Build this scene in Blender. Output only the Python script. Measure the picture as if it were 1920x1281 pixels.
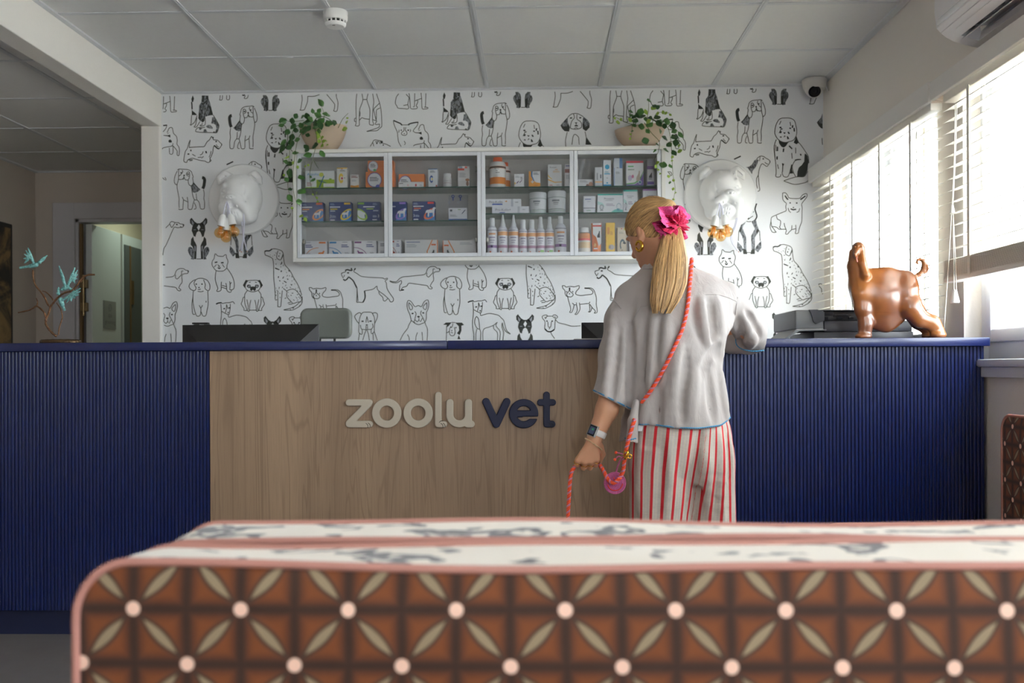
import bpy, bmesh, math, random
import numpy as np
from mathutils import Vector, Matrix
from mathutils.geometry import tessellate_polygon

for o in list(bpy.data.objects):
    bpy.data.objects.remove(o)
SC = bpy.context.scene
COL = SC.collection
random.seed(7)
RNG = np.random.default_rng(7)

# ------------------------------------------------------------------ camera
FPX, HY, YAW, ROLL, CAMZ = 1831.7, 688.6, -0.0254, -0.0053, 0.93
cam = bpy.data.cameras.new('camera')
cam.sensor_fit = 'HORIZONTAL'
cam.sensor_width = 36.0
cam.lens = FPX / 1920 * 36.0
cam.shift_y = (HY - 640.5) / 1920
cam.clip_start = 0.05
cam.clip_end = 200
cam.dof.use_dof = True
cam.dof.focus_distance = 3.35
cam.dof.aperture_fstop = 4.5
camo = bpy.data.objects.new('camera', cam)
COL.objects.link(camo)
camo.matrix_world = (Matrix.Translation((0, 0, CAMZ)) @ Matrix.Rotation(-YAW, 4, 'Z')
                     @ Matrix.Rotation(math.pi / 2, 4, 'X') @ Matrix.Rotation(ROLL, 4, 'Z'))
SC.camera = camo

# ------------------------------------------------------------------ world, daylight, exposure
world = bpy.data.worlds.new('overcast_sky')
SC.world = world
world.use_nodes = True
wbg = world.node_tree.nodes['Background']
wbg.inputs[0].default_value = (0.90, 0.95, 1.0, 1)
wbg.inputs[1].default_value = 12.0

# high sun standing over the roof: it lights the pavement outside, never the room directly
sun_d = bpy.data.lights.new('sun', 'SUN')
sun_d.energy = 900.0
sun_d.angle = 0.01
sun_d.color = (1.0, 0.97, 0.92)
sun = bpy.data.objects.new('sun', sun_d)
COL.objects.link(sun)
sun.rotation_euler = (math.radians(4), math.radians(-28), 0)

def portal(name, loc, rot, sx, sy):
    l = bpy.data.lights.new(name, 'AREA')
    l.shape = 'RECTANGLE'
    l.size, l.size_y = sx, sy
    l.cycles.is_portal = True
    o = bpy.data.objects.new(name, l)
    COL.objects.link(o)
    o.location = loc
    o.rotation_euler = rot
    return o

# sky portals in the openings of the room (they only guide the sampling of the sky)
portal('sky_portal', (1.74, 4.36, 1.47), (0, math.pi / 2, 0), 0.98, 1.28)
portal('sky_portal', (1.74, 2.34, 1.47), (0, math.pi / 2, 0), 0.98, 2.28)
portal('sky_portal', (1.74, -0.40, 1.47), (0, math.pi / 2, 0), 0.98, 1.80)
portal('sky_portal', (0.75, -3.12, 1.35), (math.pi / 2, 0, 0), 0.7, 1.6)

SC.view_settings.view_transform = 'Standard'
SC.view_settings.look = 'None'
SC.view_settings.gamma = 1
SC.view_settings.use_curve_mapping = False
SC.view_settings.exposure = 0.78
SC.cycles.max_bounces = 14
SC.cycles.diffuse_bounces = 8
SC.cycles.glossy_bounces = 4
SC.cycles.transmission_bounces = 8
SC.cycles.transparent_max_bounces = 24
SC.cycles.caustics_reflective = False
SC.cycles.caustics_refractive = False
SC.cycles.sample_clamp_indirect = 6.0
SC.cycles.use_denoising = True
try:
    SC.cycles.denoiser = 'OPENIMAGEDENOISE'
except Exception:
    pass

# ------------------------------------------------------------------ photograph pixel -> room point
_c, _s = math.cos(YAW), math.sin(YAW)
_cr, _sr = math.cos(ROLL), math.sin(ROLL)

def ray(px, py):
    ur, vr = px - 960.0, py - HY
    u = ur * _cr + vr * _sr
    v = -ur * _sr + vr * _cr
    a, d = u / FPX, -v / FPX
    return Vector((a * _c + _s, -a * _s + _c, d))

def P(px, py, Y=None, X=None, Z=None):
    r = ray(px, py)
    if Y is not None:
        t = Y / r.y
    elif X is not None:
        t = X / r.x
    else:
        t = (Z - CAMZ) / r.z
    return Vector((r.x * t, r.y * t, CAMZ + r.z * t))

# ------------------------------------------------------------------ materials
def lin(c):
    c = c / 255.0
    return c / 12.92 if c <= 0.04045 else ((c + 0.055) / 1.055) ** 2.4

def rgb(c):
    return (lin(c[0]), lin(c[1]), lin(c[2]), 1.0)

MATS = {}

def M(name, c=(200, 200, 200), rough=0.5, metal=0.0, coat=0.0, spec=0.5, bump=0.0, bscale=60.0,
      var=0.0, vscale=8.0, sss=0.0, sheen=0.0, trans=0.0):
    if name in MATS:
        return MATS[name]
    m = bpy.data.materials.new(name)
    m.use_nodes = True
    nt = m.node_tree
    b = nt.nodes['Principled BSDF']
    b.inputs['Base Color'].default_value = rgb(c)
    b.inputs['Roughness'].default_value = rough
    b.inputs['Metallic'].default_value = metal
    b.inputs['Coat Weight'].default_value = coat
    b.inputs['Coat Roughness'].default_value = 0.12
    b.inputs['Specular IOR Level'].default_value = spec
    if sss:
        b.inputs['Subsurface Weight'].default_value = sss
        b.inputs['Subsurface Radius'].default_value = (0.012, 0.005, 0.003)
    if sheen:
        b.inputs['Sheen Weight'].default_value = sheen
    if trans:
        b.inputs['Transmission Weight'].default_value = trans
    if var or bump:
        tc = nt.nodes.new('ShaderNodeTexCoord')
    if var:
        n = nt.nodes.new('ShaderNodeTexNoise')
        n.inputs['Scale'].default_value = vscale
        n.inputs['Detail'].default_value = 5
        mx = nt.nodes.new('ShaderNodeMix')
        mx.data_type = 'RGBA'
        mx.inputs[6].default_value = rgb([max(0, v * (1 - var)) for v in c])
        mx.inputs[7].default_value = rgb([min(255, v * (1 + var)) for v in c])
        nt.links.new(tc.outputs['Object'], n.inputs['Vector'])
        nt.links.new(n.outputs['Fac'], mx.inputs[0])
        nt.links.new(mx.outputs[2], b.inputs['Base Color'])
    if bump:
        n2 = nt.nodes.new('ShaderNodeTexNoise')
        n2.inputs['Scale'].default_value = bscale
        n2.inputs['Detail'].default_value = 4
        bp = nt.nodes.new('ShaderNodeBump')
        bp.inputs['Strength'].default_value = bump
        bp.inputs['Distance'].default_value = 0.01
        nt.links.new(tc.outputs['Object'], n2.inputs['Vector'])
        nt.links.new(n2.outputs['Fac'], bp.inputs['Height'])
        nt.links.new(bp.outputs['Normal'], b.inputs['Normal'])
    MATS[name] = m
    return m

class NT:
    """tiny node helper"""
    def __init__(self, name, rough=0.6):
        self.m = bpy.data.materials.new(name)
        self.m.use_nodes = True
        self.nt = self.m.node_tree
        self.b = self.nt.nodes['Principled BSDF']
        self.b.inputs['Roughness'].default_value = rough
        MATS[name] = self.m
    def node(self, t, **kw):
        n = self.nt.nodes.new(t)
        for k, v in kw.items():
            setattr(n, k, v)
        return n
    def link(self, a, b):
        self.nt.links.new(a, b)
    def math(self, op, a, b=None, c=None, clamp=False):
        n = self.nt.nodes.new('ShaderNodeMath')
        n.operation = op
        n.use_clamp = clamp
        for i, v in enumerate((a, b, c)):
            if v is None:
                continue
            if isinstance(v, (int, float)):
                n.inputs[i].default_value = v
            else:
                self.nt.links.new(v, n.inputs[i])
        return n.outputs[0]
    def mix(self, f, a, b):
        n = self.nt.nodes.new('ShaderNodeMix')
        n.data_type = 'RGBA'
        for i, v in ((0, f), (6, a), (7, b)):
            if isinstance(v, (int, float)):
                n.inputs[i].default_value = v
            elif isinstance(v, tuple):
                n.inputs[i].default_value = rgb(v) if len(v) == 3 else v
            else:
                self.nt.links.new(v, n.inputs[i])
        return n.outputs[2]
    def noise(self, vec, scale, detail=4, rough=0.5, dist=0.0):
        n = self.nt.nodes.new('ShaderNodeTexNoise')
        n.inputs['Scale'].default_value = scale
        n.inputs['Detail'].default_value = detail
        n.inputs['Roughness'].default_value = rough
        n.inputs['Distortion'].default_value = dist
        if vec is not None:
            self.nt.links.new(vec, n.inputs['Vector'])
        return n.outputs['Fac']
    def smooth(self, x, lo, hi):
        n = self.nt.nodes.new('ShaderNodeMapRange')
        n.interpolation_type = 'SMOOTHSTEP'
        n.inputs[1].default_value = lo
        n.inputs[2].default_value = hi
        self.nt.links.new(x, n.inputs[0])
        return n.outputs[0]
    def coords(self, kind='Object', scale=None):
        tc = self.nt.nodes.new('ShaderNodeTexCoord')
        v = tc.outputs[kind]
        if scale is not None:
            mp = self.nt.nodes.new('ShaderNodeMapping')
            mp.inputs['Scale'].default_value = scale
            self.nt.links.new(v, mp.inputs['Vector'])
            v = mp.outputs[0]
        return v
    def sep(self, v):
        n = self.nt.nodes.new('ShaderNodeSeparateXYZ')
        self.nt.links.new(v, n.inputs[0])
        return n.outputs
    def bump(self, h, strength=0.3, dist=0.005):
        n = self.nt.nodes.new('ShaderNodeBump')
        n.inputs['Strength'].default_value = strength
        n.inputs['Distance'].default_value = dist
        self.nt.links.new(h, n.inputs['Height'])
        self.nt.links.new(n.outputs[0], self.b.inputs['Normal'])

def pane_material(name, tint=(1, 1, 1), refl=0.06, rough=0.0):
    """a thin glass pane: clear with a surface reflection that grows at grazing angles"""
    m = bpy.data.materials.new(name)
    m.use_nodes = True
    nt = m.node_tree
    nt.nodes.remove(nt.nodes['Principled BSDF'])
    out = nt.nodes['Material Output']
    t = nt.nodes.new('ShaderNodeBsdfTransparent')
    t.inputs[0].default_value = (*tint, 1)
    g = nt.nodes.new('ShaderNodeBsdfGlossy')
    g.inputs['Roughness'].default_value = rough
    lw = nt.nodes.new('ShaderNodeLayerWeight')
    lw.inputs['Blend'].default_value = 0.5
    pw = nt.nodes.new('ShaderNodeMath')
    pw.operation = 'POWER'
    pw.inputs[1].default_value = 5.0
    ml = nt.nodes.new('ShaderNodeMath')
    ml.operation = 'MULTIPLY_ADD'
    ml.inputs[1].default_value = 0.55
    ml.inputs[2].default_value = refl
    nt.links.new(lw.outputs['Facing'], pw.inputs[0])
    nt.links.new(pw.outputs[0], ml.inputs[0])
    mx = nt.nodes.new('ShaderNodeMixShader')
    nt.links.new(ml.outputs[0], mx.inputs[0])
    nt.links.new(t.outputs[0], mx.inputs[1])
    nt.links.new(g.outputs[0], mx.inputs[2])
    nt.links.new(mx.outputs[0], out.inputs[0])
    MATS[name] = m
    return m

# ------------------------------------------------------------------ objects
def wloc(o):
    v = Vector((0, 0, 0))
    while o is not None:
        v += o.location
        o = o.parent
    return v

def tag(o, label=None, cat=None, group=None, kind=None):
    if label:
        o['label'] = label
    if cat:
        o['category'] = cat
    if group:
        o['group'] = group
    if kind:
        o['kind'] = kind
    return o

def thing(name, label, cat, loc=(0, 0, 0), group=None):
    o = bpy.data.objects.new(name, None)
    o.empty_display_size = 0.05
    COL.objects.link(o)
    o.location = loc
    return tag(o, label, cat, group)

def struct_empty(name, loc=(0, 0, 0)):
    o = bpy.data.objects.new(name, None)
    COL.objects.link(o)
    o.location = loc
    o['kind'] = 'structure'
    return o

def link_mesh(name, me, parent=None, loc=None):
    o = bpy.data.objects.new(name, me)
    COL.objects.link(o)
    if parent is not None:
        o.parent = parent
    if loc is not None:
        o.location = loc
    return o

class MB:
    """collects geometry in room coordinates; build() links it as one mesh object"""
    def __init__(self):
        self.v, self.f, self.mi, self.mats = [], [], [], []
    def mat(self, m):
        if m not in self.mats:
            self.mats.append(m)
        return self.mats.index(m)
    def add(self, verts, faces, m=None):
        o = len(self.v)
        self.v.extend([tuple(p) for p in verts])
        i = self.mat(m) if m is not None else 0
        for f in faces:
            self.f.append(tuple(k + o for k in f))
            self.mi.append(i)
        return self
    def box(self, x0, x1, y0, y1, z0, z1, m=None, bev=0.0, seg=2):
        if x0 > x1: x0, x1 = x1, x0
        if y0 > y1: y0, y1 = y1, y0
        if z0 > z1: z0, z1 = z1, z0
        if bev <= 0:
            v = [(x0, y0, z0), (x1, y0, z0), (x1, y1, z0), (x0, y1, z0), (x0, y0, z1), (x1, y0, z1), (x1, y1, z1), (x0, y1, z1)]
            f = [(0, 3, 2, 1), (4, 5, 6, 7), (0, 1, 5, 4), (1, 2, 6, 5), (2, 3, 7, 6), (3, 0, 4, 7)]
            return self.add(v, f, m)
        bm = bmesh.new()
        bmesh.ops.create_cube(bm, size=1)
        for q in bm.verts:
            q.co = ((x0 + x1) / 2 + q.co.x * (x1 - x0), (y0 + y1) / 2 + q.co.y * (y1 - y0), (z0 + z1) / 2 + q.co.z * (z1 - z0))
        bev = min(bev, (x1 - x0) * .49, (y1 - y0) * .49, (z1 - z0) * .49)
        bmesh.ops.bevel(bm, geom=list(bm.edges), offset=bev, segments=seg, profile=0.5, affect='EDGES')
        bm.verts.index_update()
        self.add([tuple(q.co) for q in bm.verts], [[q.index for q in fc.verts] for fc in bm.faces], m)
        bm.free()
        return self
    def tube(self, pts, r, n=8, m=None, caps=True, up=None):
        pts = [Vector(p) for p in pts]
        if len(pts) < 2:
            return self
        rs = r if hasattr(r, '__len__') else [r] * len(pts)
        N = len(pts)
        tg = []
        for i in range(N):
            t = pts[min(i + 1, N - 1)] - pts[max(i - 1, 0)]
            if t.length < 1e-9:
                t = Vector((0, 0, 1))
            tg.append(t.normalized())
        a = Vector(up) if up else (Vector((0, 0, 1)) if abs(tg[0].z) < 0.9 else Vector((1, 0, 0)))
        nrm = (a - tg[0] * a.dot(tg[0])).normalized()
        verts, faces = [], []
        for i in range(N):
            nrm = (nrm - tg[i] * nrm.dot(tg[i]))
            nrm = nrm.normalized() if nrm.length > 1e-9 else Vector((1, 0, 0))
            b = tg[i].cross(nrm)
            for k in range(n):
                an = 2 * math.pi * k / n
                verts.append(pts[i] + (nrm * math.cos(an) + b * math.sin(an)) * rs[i])
        for i in range(N - 1):
            for k in range(n):
                k2 = (k + 1) % n
                faces.append((i * n + k, i * n + k2, (i + 1) * n + k2, (i + 1) * n + k))
        if caps:
            faces.append(tuple(range(n - 1, -1, -1)))
            faces.append(tuple((N - 1) * n + k for k in range(n)))
        return self.add(verts, faces, m)
    def lathe(self, prof, c, axis=(0, 0, 1), n=24, m=None, sx=1.0, sy=1.0):
        """prof: list of (radius, height along axis); closes ends with radius 0 or caps"""
        ax = Vector(axis).normalized()
        a = Vector((1, 0, 0)) if abs(ax.x) < 0.9 else Vector((0, 1, 0))
        u = (a - ax * a.dot(ax)).normalized()
        w = ax.cross(u)
        c = Vector(c)
        verts, faces = [], []
        for (r, h) in prof:
            for k in range(n):
                an = 2 * math.pi * k / n
                verts.append(c + ax * h + (u * math.cos(an) * sx + w * math.sin(an) * sy) * r)
        L = len(prof)
        for i in range(L - 1):
            for k in range(n):
                k2 = (k + 1) % n
                faces.append((i * n + k, i * n + k2, (i + 1) * n + k2, (i + 1) * n + k))
        if prof[0][0] > 1e-6:
            faces.append(tuple(range(n - 1, -1, -1)))
        if prof[-1][0] > 1e-6:
            faces.append(tuple((L - 1) * n + k for k in range(n)))
        return self.add(verts, faces, m)
    def poly(self, pts, m=None):
        """flat polygon, any outline"""
        tri = tessellate_polygon([[Vector(p) for p in pts]])
        return self.add(pts, tri, m)
    def prism(self, pts, d, m=None):
        """closed outline pts extruded by vector d"""
        d = Vector(d)
        n = len(pts)
        a = [Vector(p) for p in pts]
        b = [p + d for p in a]
        tri = tessellate_polygon([a])
        faces = [tuple(t) for t in tri] + [tuple(n + i for i in reversed(t)) for t in tri]
        faces += [(i, (i + 1) % n, n + (i + 1) % n, n + i) for i in range(n)]
        return self.add(a + b, faces, m)
    def build(self, name, m=None, parent=None, smooth=False, loc=None, kind=None, auto=None):
        base = wloc(parent) if parent is not None else Vector((0, 0, 0))
        me = bpy.data.meshes.new(name)
        off = base + (Vector(loc) if loc is not None else Vector((0, 0, 0)))
        me.from_pydata([(p[0] - off.x, p[1] - off.y, p[2] - off.z) for p in self.v], [], self.f)
        ms = self.mats if self.mats else [m]
        for q in ms:
            me.materials.append(q if q is not None else m)
        if len(ms) > 1:
            me.polygons.foreach_set('material_index', self.mi)
        me.validate()
        bm = bmesh.new()
        bm.from_mesh(me)
        bmesh.ops.recalc_face_normals(bm, faces=bm.faces)
        if auto is not None:
            for e in bm.edges:
                if len(e.link_faces) == 2 and e.calc_face_angle(0) > auto:
                    e.smooth = False
        bm.to_mesh(me)
        bm.free()
        if smooth or auto is not None:
            me.polygons.foreach_set('use_smooth', [True] * len(me.polygons))
        o = link_mesh(name, me, parent, loc)
        if kind:
            o['kind'] = kind
        return o

def dup(root, loc=None):
    """a copy of a thing with copies of its parts and sub-parts (mesh data shared)"""
    r = root.copy()
    COL.objects.link(r)
    if loc is not None:
        r.location = loc
    for ch in [c for c in root.children]:
        c = ch.copy()
        COL.objects.link(c)
        c.parent = r
        for g in [q for q in ch.children]:
            d = g.copy()
            COL.objects.link(d)
            d.parent = c
    return r

# ------------------------------------------------------------------ signed distance modelling (one continuous surface)
class SDF:
    def __init__(self, lo, hi, h):
        self.lo = np.array(lo, float)
        self.h = h
        self.n = np.ceil((np.array(hi, float) - self.lo) / h).astype(int) + 1
        self.F = np.full(self.n, 1.0, np.float32)
    def _sub(self, lo, hi):
        i0 = np.clip(np.floor((np.array(lo) - self.lo) / self.h).astype(int), 0, self.n)
        i1 = np.clip(np.ceil((np.array(hi) - self.lo) / self.h).astype(int) + 1, 0, self.n)
        if np.any(i1 <= i0):
            return None
        sl = tuple(slice(a, b) for a, b in zip(i0, i1))
        ax = [(self.lo[k] + self.h * np.arange(i0[k], i1[k])).astype(np.float32) for k in range(3)]
        return sl, ax[0][:, None, None], ax[1][None, :, None], ax[2][None, None, :]
    def op(self, fn, lo, hi, k=0.0, mode='add'):
        m = k + 3 * self.h
        s = self._sub(np.array(lo, float) - m, np.array(hi, float) + m)
        if s is None:
            return self
        sl, X, Y, Z = s
        d = fn(X, Y, Z)
        a = self.F[sl]
        if mode == 'add':
            if k > 0:
                t = np.clip(0.5 + 0.5 * (d - a) / k, 0, 1)
                self.F[sl] = d * (1 - t) + a * t - k * t * (1 - t)
            else:
                self.F[sl] = np.minimum(a, d)
        elif mode == 'sub':
            d = -d
            if k > 0:
                t = np.clip(0.5 - 0.5 * (d - a) / k, 0, 1)
                self.F[sl] = d * (1 - t) + a * t + k * t * (1 - t)
            else:
                self.F[sl] = np.maximum(a, d)
        elif mode == 'int':
            if k > 0:
                t = np.clip(0.5 - 0.5 * (d - a) / k, 0, 1)
                self.F[sl] = d * (1 - t) + a * t + k * t * (1 - t)
            else:
                self.F[sl] = np.maximum(a, d)
        elif mode == 'disp':
            self.F[sl] = a + d
        return self
    def cap(self, a, b, ra, rb=None, k=0.0, mode='add', fy=1.0):
        rb = ra if rb is None else rb
        a = np.array(a, float); b = np.array(b, float)
        r = max(ra, rb)
        ba = b - a
        ba2 = ba.copy(); ba2[1] /= fy
        L2 = max(float(ba2 @ ba2), 1e-12)
        def fn(X, Y, Z):
            px, py, pz = X - a[0], (Y - a[1]) / fy, Z - a[2]
            t = np.clip((px * ba2[0] + py * ba2[1] + pz * ba2[2]) / L2, 0, 1)
            dx, dy, dz = px - t * ba2[0], py - t * ba2[1], pz - t * ba2[2]
            d = np.sqrt(dx * dx + dy * dy + dz * dz) - (ra + (rb - ra) * t)
            return d * min(1.0, fy) if fy < 1 else d
        return self.op(fn, np.minimum(a, b) - r * max(1, fy), np.maximum(a, b) + r * max(1, fy), k, mode)
    def chain(self, pts, rs, k=0.0, mode='add', fy=1.0):
        for i in range(len(pts) - 1):
            self.cap(pts[i], pts[i + 1], rs[i], rs[i + 1], k, mode, fy)
        return self
    def ell(self, c, r, R=None, k=0.0, mode='add'):
        c = np.array(c, float)
        r = (r, r, r) if not hasattr(r, '__len__') else r
        R = np.eye(3) if R is None else np.array(R, float)   # columns: local axes in room space
        ext = np.sqrt(((R * np.array(r)[None, :]) ** 2).sum(1))
        def fn(X, Y, Z):
            px, py, pz = X - c[0], Y - c[1], Z - c[2]
            q = [px * R[0, i] + py * R[1, i] + pz * R[2, i] for i in range(3)]
            k0 = np.sqrt((q[0] / r[0]) ** 2 + (q[1] / r[1]) ** 2 + (q[2] / r[2]) ** 2)
            k1 = np.sqrt((q[0] / r[0] ** 2) ** 2 + (q[1] / r[1] ** 2) ** 2 + (q[2] / r[2] ** 2) ** 2)
            return k0 * (k0 - 1) / np.maximum(k1, 1e-6)
        return self.op(fn, c - ext, c + ext, k, mode)
    def stack(self, secs, k=0.0, mode='add', pw=2.0):
        """secs: rows (z, xc, yc, rx, ry) sorted by z: an upright column of ellipses"""
        S = np.array(sorted(secs), float)
        lo = (min(S[:, 1] - S[:, 3]), min(S[:, 2] - S[:, 4]), S[0, 0])
        hi = (max(S[:, 1] + S[:, 3]), max(S[:, 2] + S[:, 4]), S[-1, 0])
        def sm(zz, col):
            return cubic(zz, S[:, 0], S[:, col])
        def fn(X, Y, Z):
            zz = Z.ravel()
            xc, yc, rx, ry = [sm(np.clip(zz, S[0, 0], S[-1, 0]), j)[None, None, :] for j in (1, 2, 3, 4)]
            q = (np.abs((X - xc) / rx) ** pw + np.abs((Y - yc) / ry) ** pw) ** (1 / pw)
            d = (q - 1) * np.minimum(rx, ry)
            dz = np.maximum(S[0, 0] - Z, Z - S[-1, 0])
            return np.maximum(d, dz)
        return self.op(fn, lo, hi, k, mode)
    def at(self, p):
        i = np.clip(np.round((np.array(p) - self.lo) / self.h).astype(int), 0, self.n - 1)
        return float(self.F[tuple(i)])
    def hit(self, p, d, step=None, far=1.0):
        """walk from p along d until the surface; returns the point"""
        p = np.array(p, float); d = np.array(d, float); d /= np.linalg.norm(d)
        step = step or self.h * 0.5
        t = 0.0
        while t < far:
            q = p + d * t
            if self.at(q) <= 0:
                return Vector(q)
            t += step
        return None
    def mesh(self):
        F = self.F
        S = F < 0
        n = self.n
        c = np.zeros(n - 1, np.uint8)
        for a in (0, 1):
            for b in (0, 1):
                for e in (0, 1):
                    c += S[a:n[0] - 1 + a, b:n[1] - 1 + b, e:n[2] - 1 + e]
        act = np.argwhere((c > 0) & (c < 8))
        idx = np.full(n - 1, -1, np.int32)
        idx[tuple(act.T)] = np.arange(len(act))
        acc = np.zeros((len(act), 3)); cnt = np.zeros(len(act))
        cor = [(0, 0, 0), (1, 0, 0), (0, 1, 0), (1, 1, 0), (0, 0, 1), (1, 0, 1), (0, 1, 1), (1, 1, 1)]
        val = [F[act[:, 0] + q[0], act[:, 1] + q[1], act[:, 2] + q[2]] for q in cor]
        for i in range(8):
            for ax in range(3):
                if cor[i][ax] == 0:
                    j = i + (1 << ax)
                    fa, fb = val[i], val[j]
                    mk = (fa < 0) != (fb < 0)
                    t = np.where(mk, fa / np.where(mk, fa - fb, 1), 0)
                    p = np.array(cor[i], float)[None, :].repeat(len(act), 0)
                    p[:, ax] += t
                    acc += p * mk[:, None]
                    cnt += mk
        V = (acc / cnt[:, None] + act) * self.h + self.lo
        Q = []
        for ax in range(3):
            u, w = (ax + 1) % 3, (ax + 2) % 3
            sl0 = [slice(None)] * 3; sl1 = [slice(None)] * 3
            sl0[ax] = slice(0, -1); sl1[ax] = slice(1, None)
            for q in (u, w):
                sl0[q] = slice(1, -1); sl1[q] = slice(1, -1)
            A, B = S[tuple(sl0)], S[tuple(sl1)]
            for flip in (False, True):
                e = np.argwhere((A & ~B) if not flip else (~A & B))
                if not len(e):
                    continue
                e = e.copy()
                e[:, u] += 1; e[:, w] += 1
                ids = []
                for (du, dw) in ((-1, -1), (0, -1), (0, 0), (-1, 0)):
                    g = e.copy(); g[:, u] += du; g[:, w] += dw
                    ids.append(idx[g[:, 0], g[:, 1], g[:, 2]])
                if flip:
                    ids = ids[::-1]
                Q.append(np.stack(ids, 1))
        Q = np.concatenate(Q) if Q else np.zeros((0, 4), int)
        Q = Q[(Q >= 0).all(1)]
        return V, Q

def cubic(x, xs, ys):
    """monotone-ish smooth interpolation through (xs, ys)"""
    xs = np.asarray(xs, float); ys = np.asarray(ys, float)
    d = np.gradient(ys, xs)
    i = np.clip(np.searchsorted(xs, x) - 1, 0, len(xs) - 2)
    h = xs[i + 1] - xs[i]
    t = (x - xs[i]) / h
    return ((2 * t ** 3 - 3 * t ** 2 + 1) * ys[i] + (t ** 3 - 2 * t ** 2 + t) * h * d[i]
            + (-2 * t ** 3 + 3 * t ** 2) * ys[i + 1] + (t ** 3 - t ** 2) * h * d[i + 1])

def relax(V, Q, it=2, lam=0.5):
    n = len(V)
    a = np.concatenate([Q[:, 0], Q[:, 1], Q[:, 2], Q[:, 3], Q[:, 1], Q[:, 2], Q[:, 3], Q[:, 0]])
    b = np.concatenate([Q[:, 1], Q[:, 2], Q[:, 3], Q[:, 0], Q[:, 0], Q[:, 1], Q[:, 2], Q[:, 3]])
    deg = np.maximum(np.bincount(a, minlength=n), 1)[:, None]
    for _ in range(it):
        s = np.stack([np.bincount(a, weights=V[b, k], minlength=n) for k in range(3)], 1) / deg
        V = V + lam * (s - V)
    return V

def np_mesh(name, V, Q, m, parent=None, attrs=None, smooth=True, mi=None, loc=None):
    base = wloc(parent) if parent is not None else Vector((0, 0, 0))
    if loc is not None:
        base = base + Vector(loc)
    me = bpy.data.meshes.new(name)
    V = np.asarray(V, float) - np.array(base)[None, :]
    Q = np.asarray(Q)
    k = Q.shape[1]
    me.vertices.add(len(V)); me.vertices.foreach_set('co', V.astype(np.float32).ravel())
    me.loops.add(len(Q) * k); me.loops.foreach_set('vertex_index', Q.astype(np.int32).ravel())
    me.polygons.add(len(Q)); me.polygons.foreach_set('loop_start', np.arange(0, len(Q) * k, k, dtype=np.int32))
    me.polygons.foreach_set('loop_total', np.full(len(Q), k, np.int32))
    for q in (m if isinstance(m, (list, tuple)) else [m]):
        me.materials.append(q)
    if mi is not None:
        me.polygons.foreach_set('material_index', np.asarray(mi, np.int32))
    me.update(calc_edges=True)
    me.validate()
    if smooth:
        me.polygons.foreach_set('use_smooth', [True] * len(me.polygons))
    for an, av in (attrs or {}).items():
        at = me.attributes.new(an, 'FLOAT', 'POINT')
        at.data.foreach_set('value', np.asarray(av, np.float32))
    return link_mesh(name, me, parent, loc)

def sdf_obj(name, sdf, m, parent=None, it=2, attrs=None):
    V, Q = sdf.mesh()
    V = relax(V, Q, it)
    at = {k: f(V) for k, f in (attrs or {}).items()}
    return np_mesh(name, V, Q, m, parent, at)

def spline(pts, n=8):
    """Catmull-Rom through pts"""
    p = [Vector(q) for q in pts]
    p = [p[0] * 2 - p[1]] + p + [p[-1] * 2 - p[-2]]
    out = []
    for i in range(1, len(p) - 2):
        for j in range(n):
            t = j / n
            a, b, c, d = p[i - 1], p[i], p[i + 1], p[i + 2]
            out.append(0.5 * ((2 * b) + (c - a) * t + (2 * a - 5 * b + 4 * c - d) * t * t + (3 * b - a - 3 * c + d) * t ** 3))
    out.append(p[-2])
    return out

# ------------------------------------------------------------------ flat lettering outlines
TEXT = {}
def prepare_texts(strings):
    dg = None
    objs = []
    for s in strings:
        cu = bpy.data.curves.new('t', 'FONT')
        cu.body = s
        cu.resolution_u = 2
        cu.align_x = 'LEFT'
        o = bpy.data.objects.new('t', cu)
        COL.objects.link(o)
        objs.append((s, o, cu))
    dg = bpy.context.evaluated_depsgraph_get()
    dg.update()
    for s, o, cu in objs:
        me = o.evaluated_get(dg).to_mesh()
        v = np.array([q.co[:2] for q in me.vertices])
        f = [tuple(q.vertices) for q in me.polygons]
        w = v[:, 0].max() - v[:, 0].min()
        v[:, 0] -= v[:, 0].min()
        TEXT[s] = (v, f, w)
        o.evaluated_get(dg).to_mesh_clear()
    for s, o, cu in objs:
        bpy.data.objects.remove(o)
        bpy.data.curves.remove(cu)
# ================================================================== the room
YB, CZ, XR, XL = 5.2223, 2.417, 1.526, -2.0176
GX, GY, TS = -1.4571, 4.6446, 0.6

m_wall = M('painted_wall', (228, 222, 215), 0.75, bump=0.08, bscale=120)
m_white = M('white_paint', (226, 224, 220), 0.55)
m_beam = M('beam_paint', (232, 228, 222), 0.65, bump=0.05, bscale=90)
m_tan = M('left_room_paint', (196, 184, 172), 0.75, bump=0.06, bscale=120)
m_tile = M('ceiling_tile', (222, 222, 222), 0.9, bump=0.12, bscale=300, var=0.012, vscale=40)
m_rail = M('ceiling_rail_metal', (206, 208, 212), 0.45)
m_pvc = M('white_pvc', (228, 232, 240), 0.32)
m_slat = M('blind_slat_paint', (236, 232, 222), 0.45)
m_cord = M('white_cord', (235, 232, 222), 0.8)

# --- wallpaper: white paper with faint joints
def wallpaper():
    t = NT('wallpaper', 0.62)
    co = t.coords('Object')
    n = t.noise(co, 180, 3)
    t.link(t.mix(n, (226, 227, 229), (232, 233, 235)), t.b.inputs['Base Color'])
    t.bump(n, 0.06, 0.002)
    return t.m
m_paper = wallpaper()

def structure(o):
    o['kind'] = 'structure'
    return o

b = MB(); b.box(XL - 0.10, XR + 0.2, YB, YB + 0.12, 0, 2.55)
wall_back = structure(b.build('wall_back', m_paper))

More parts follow.
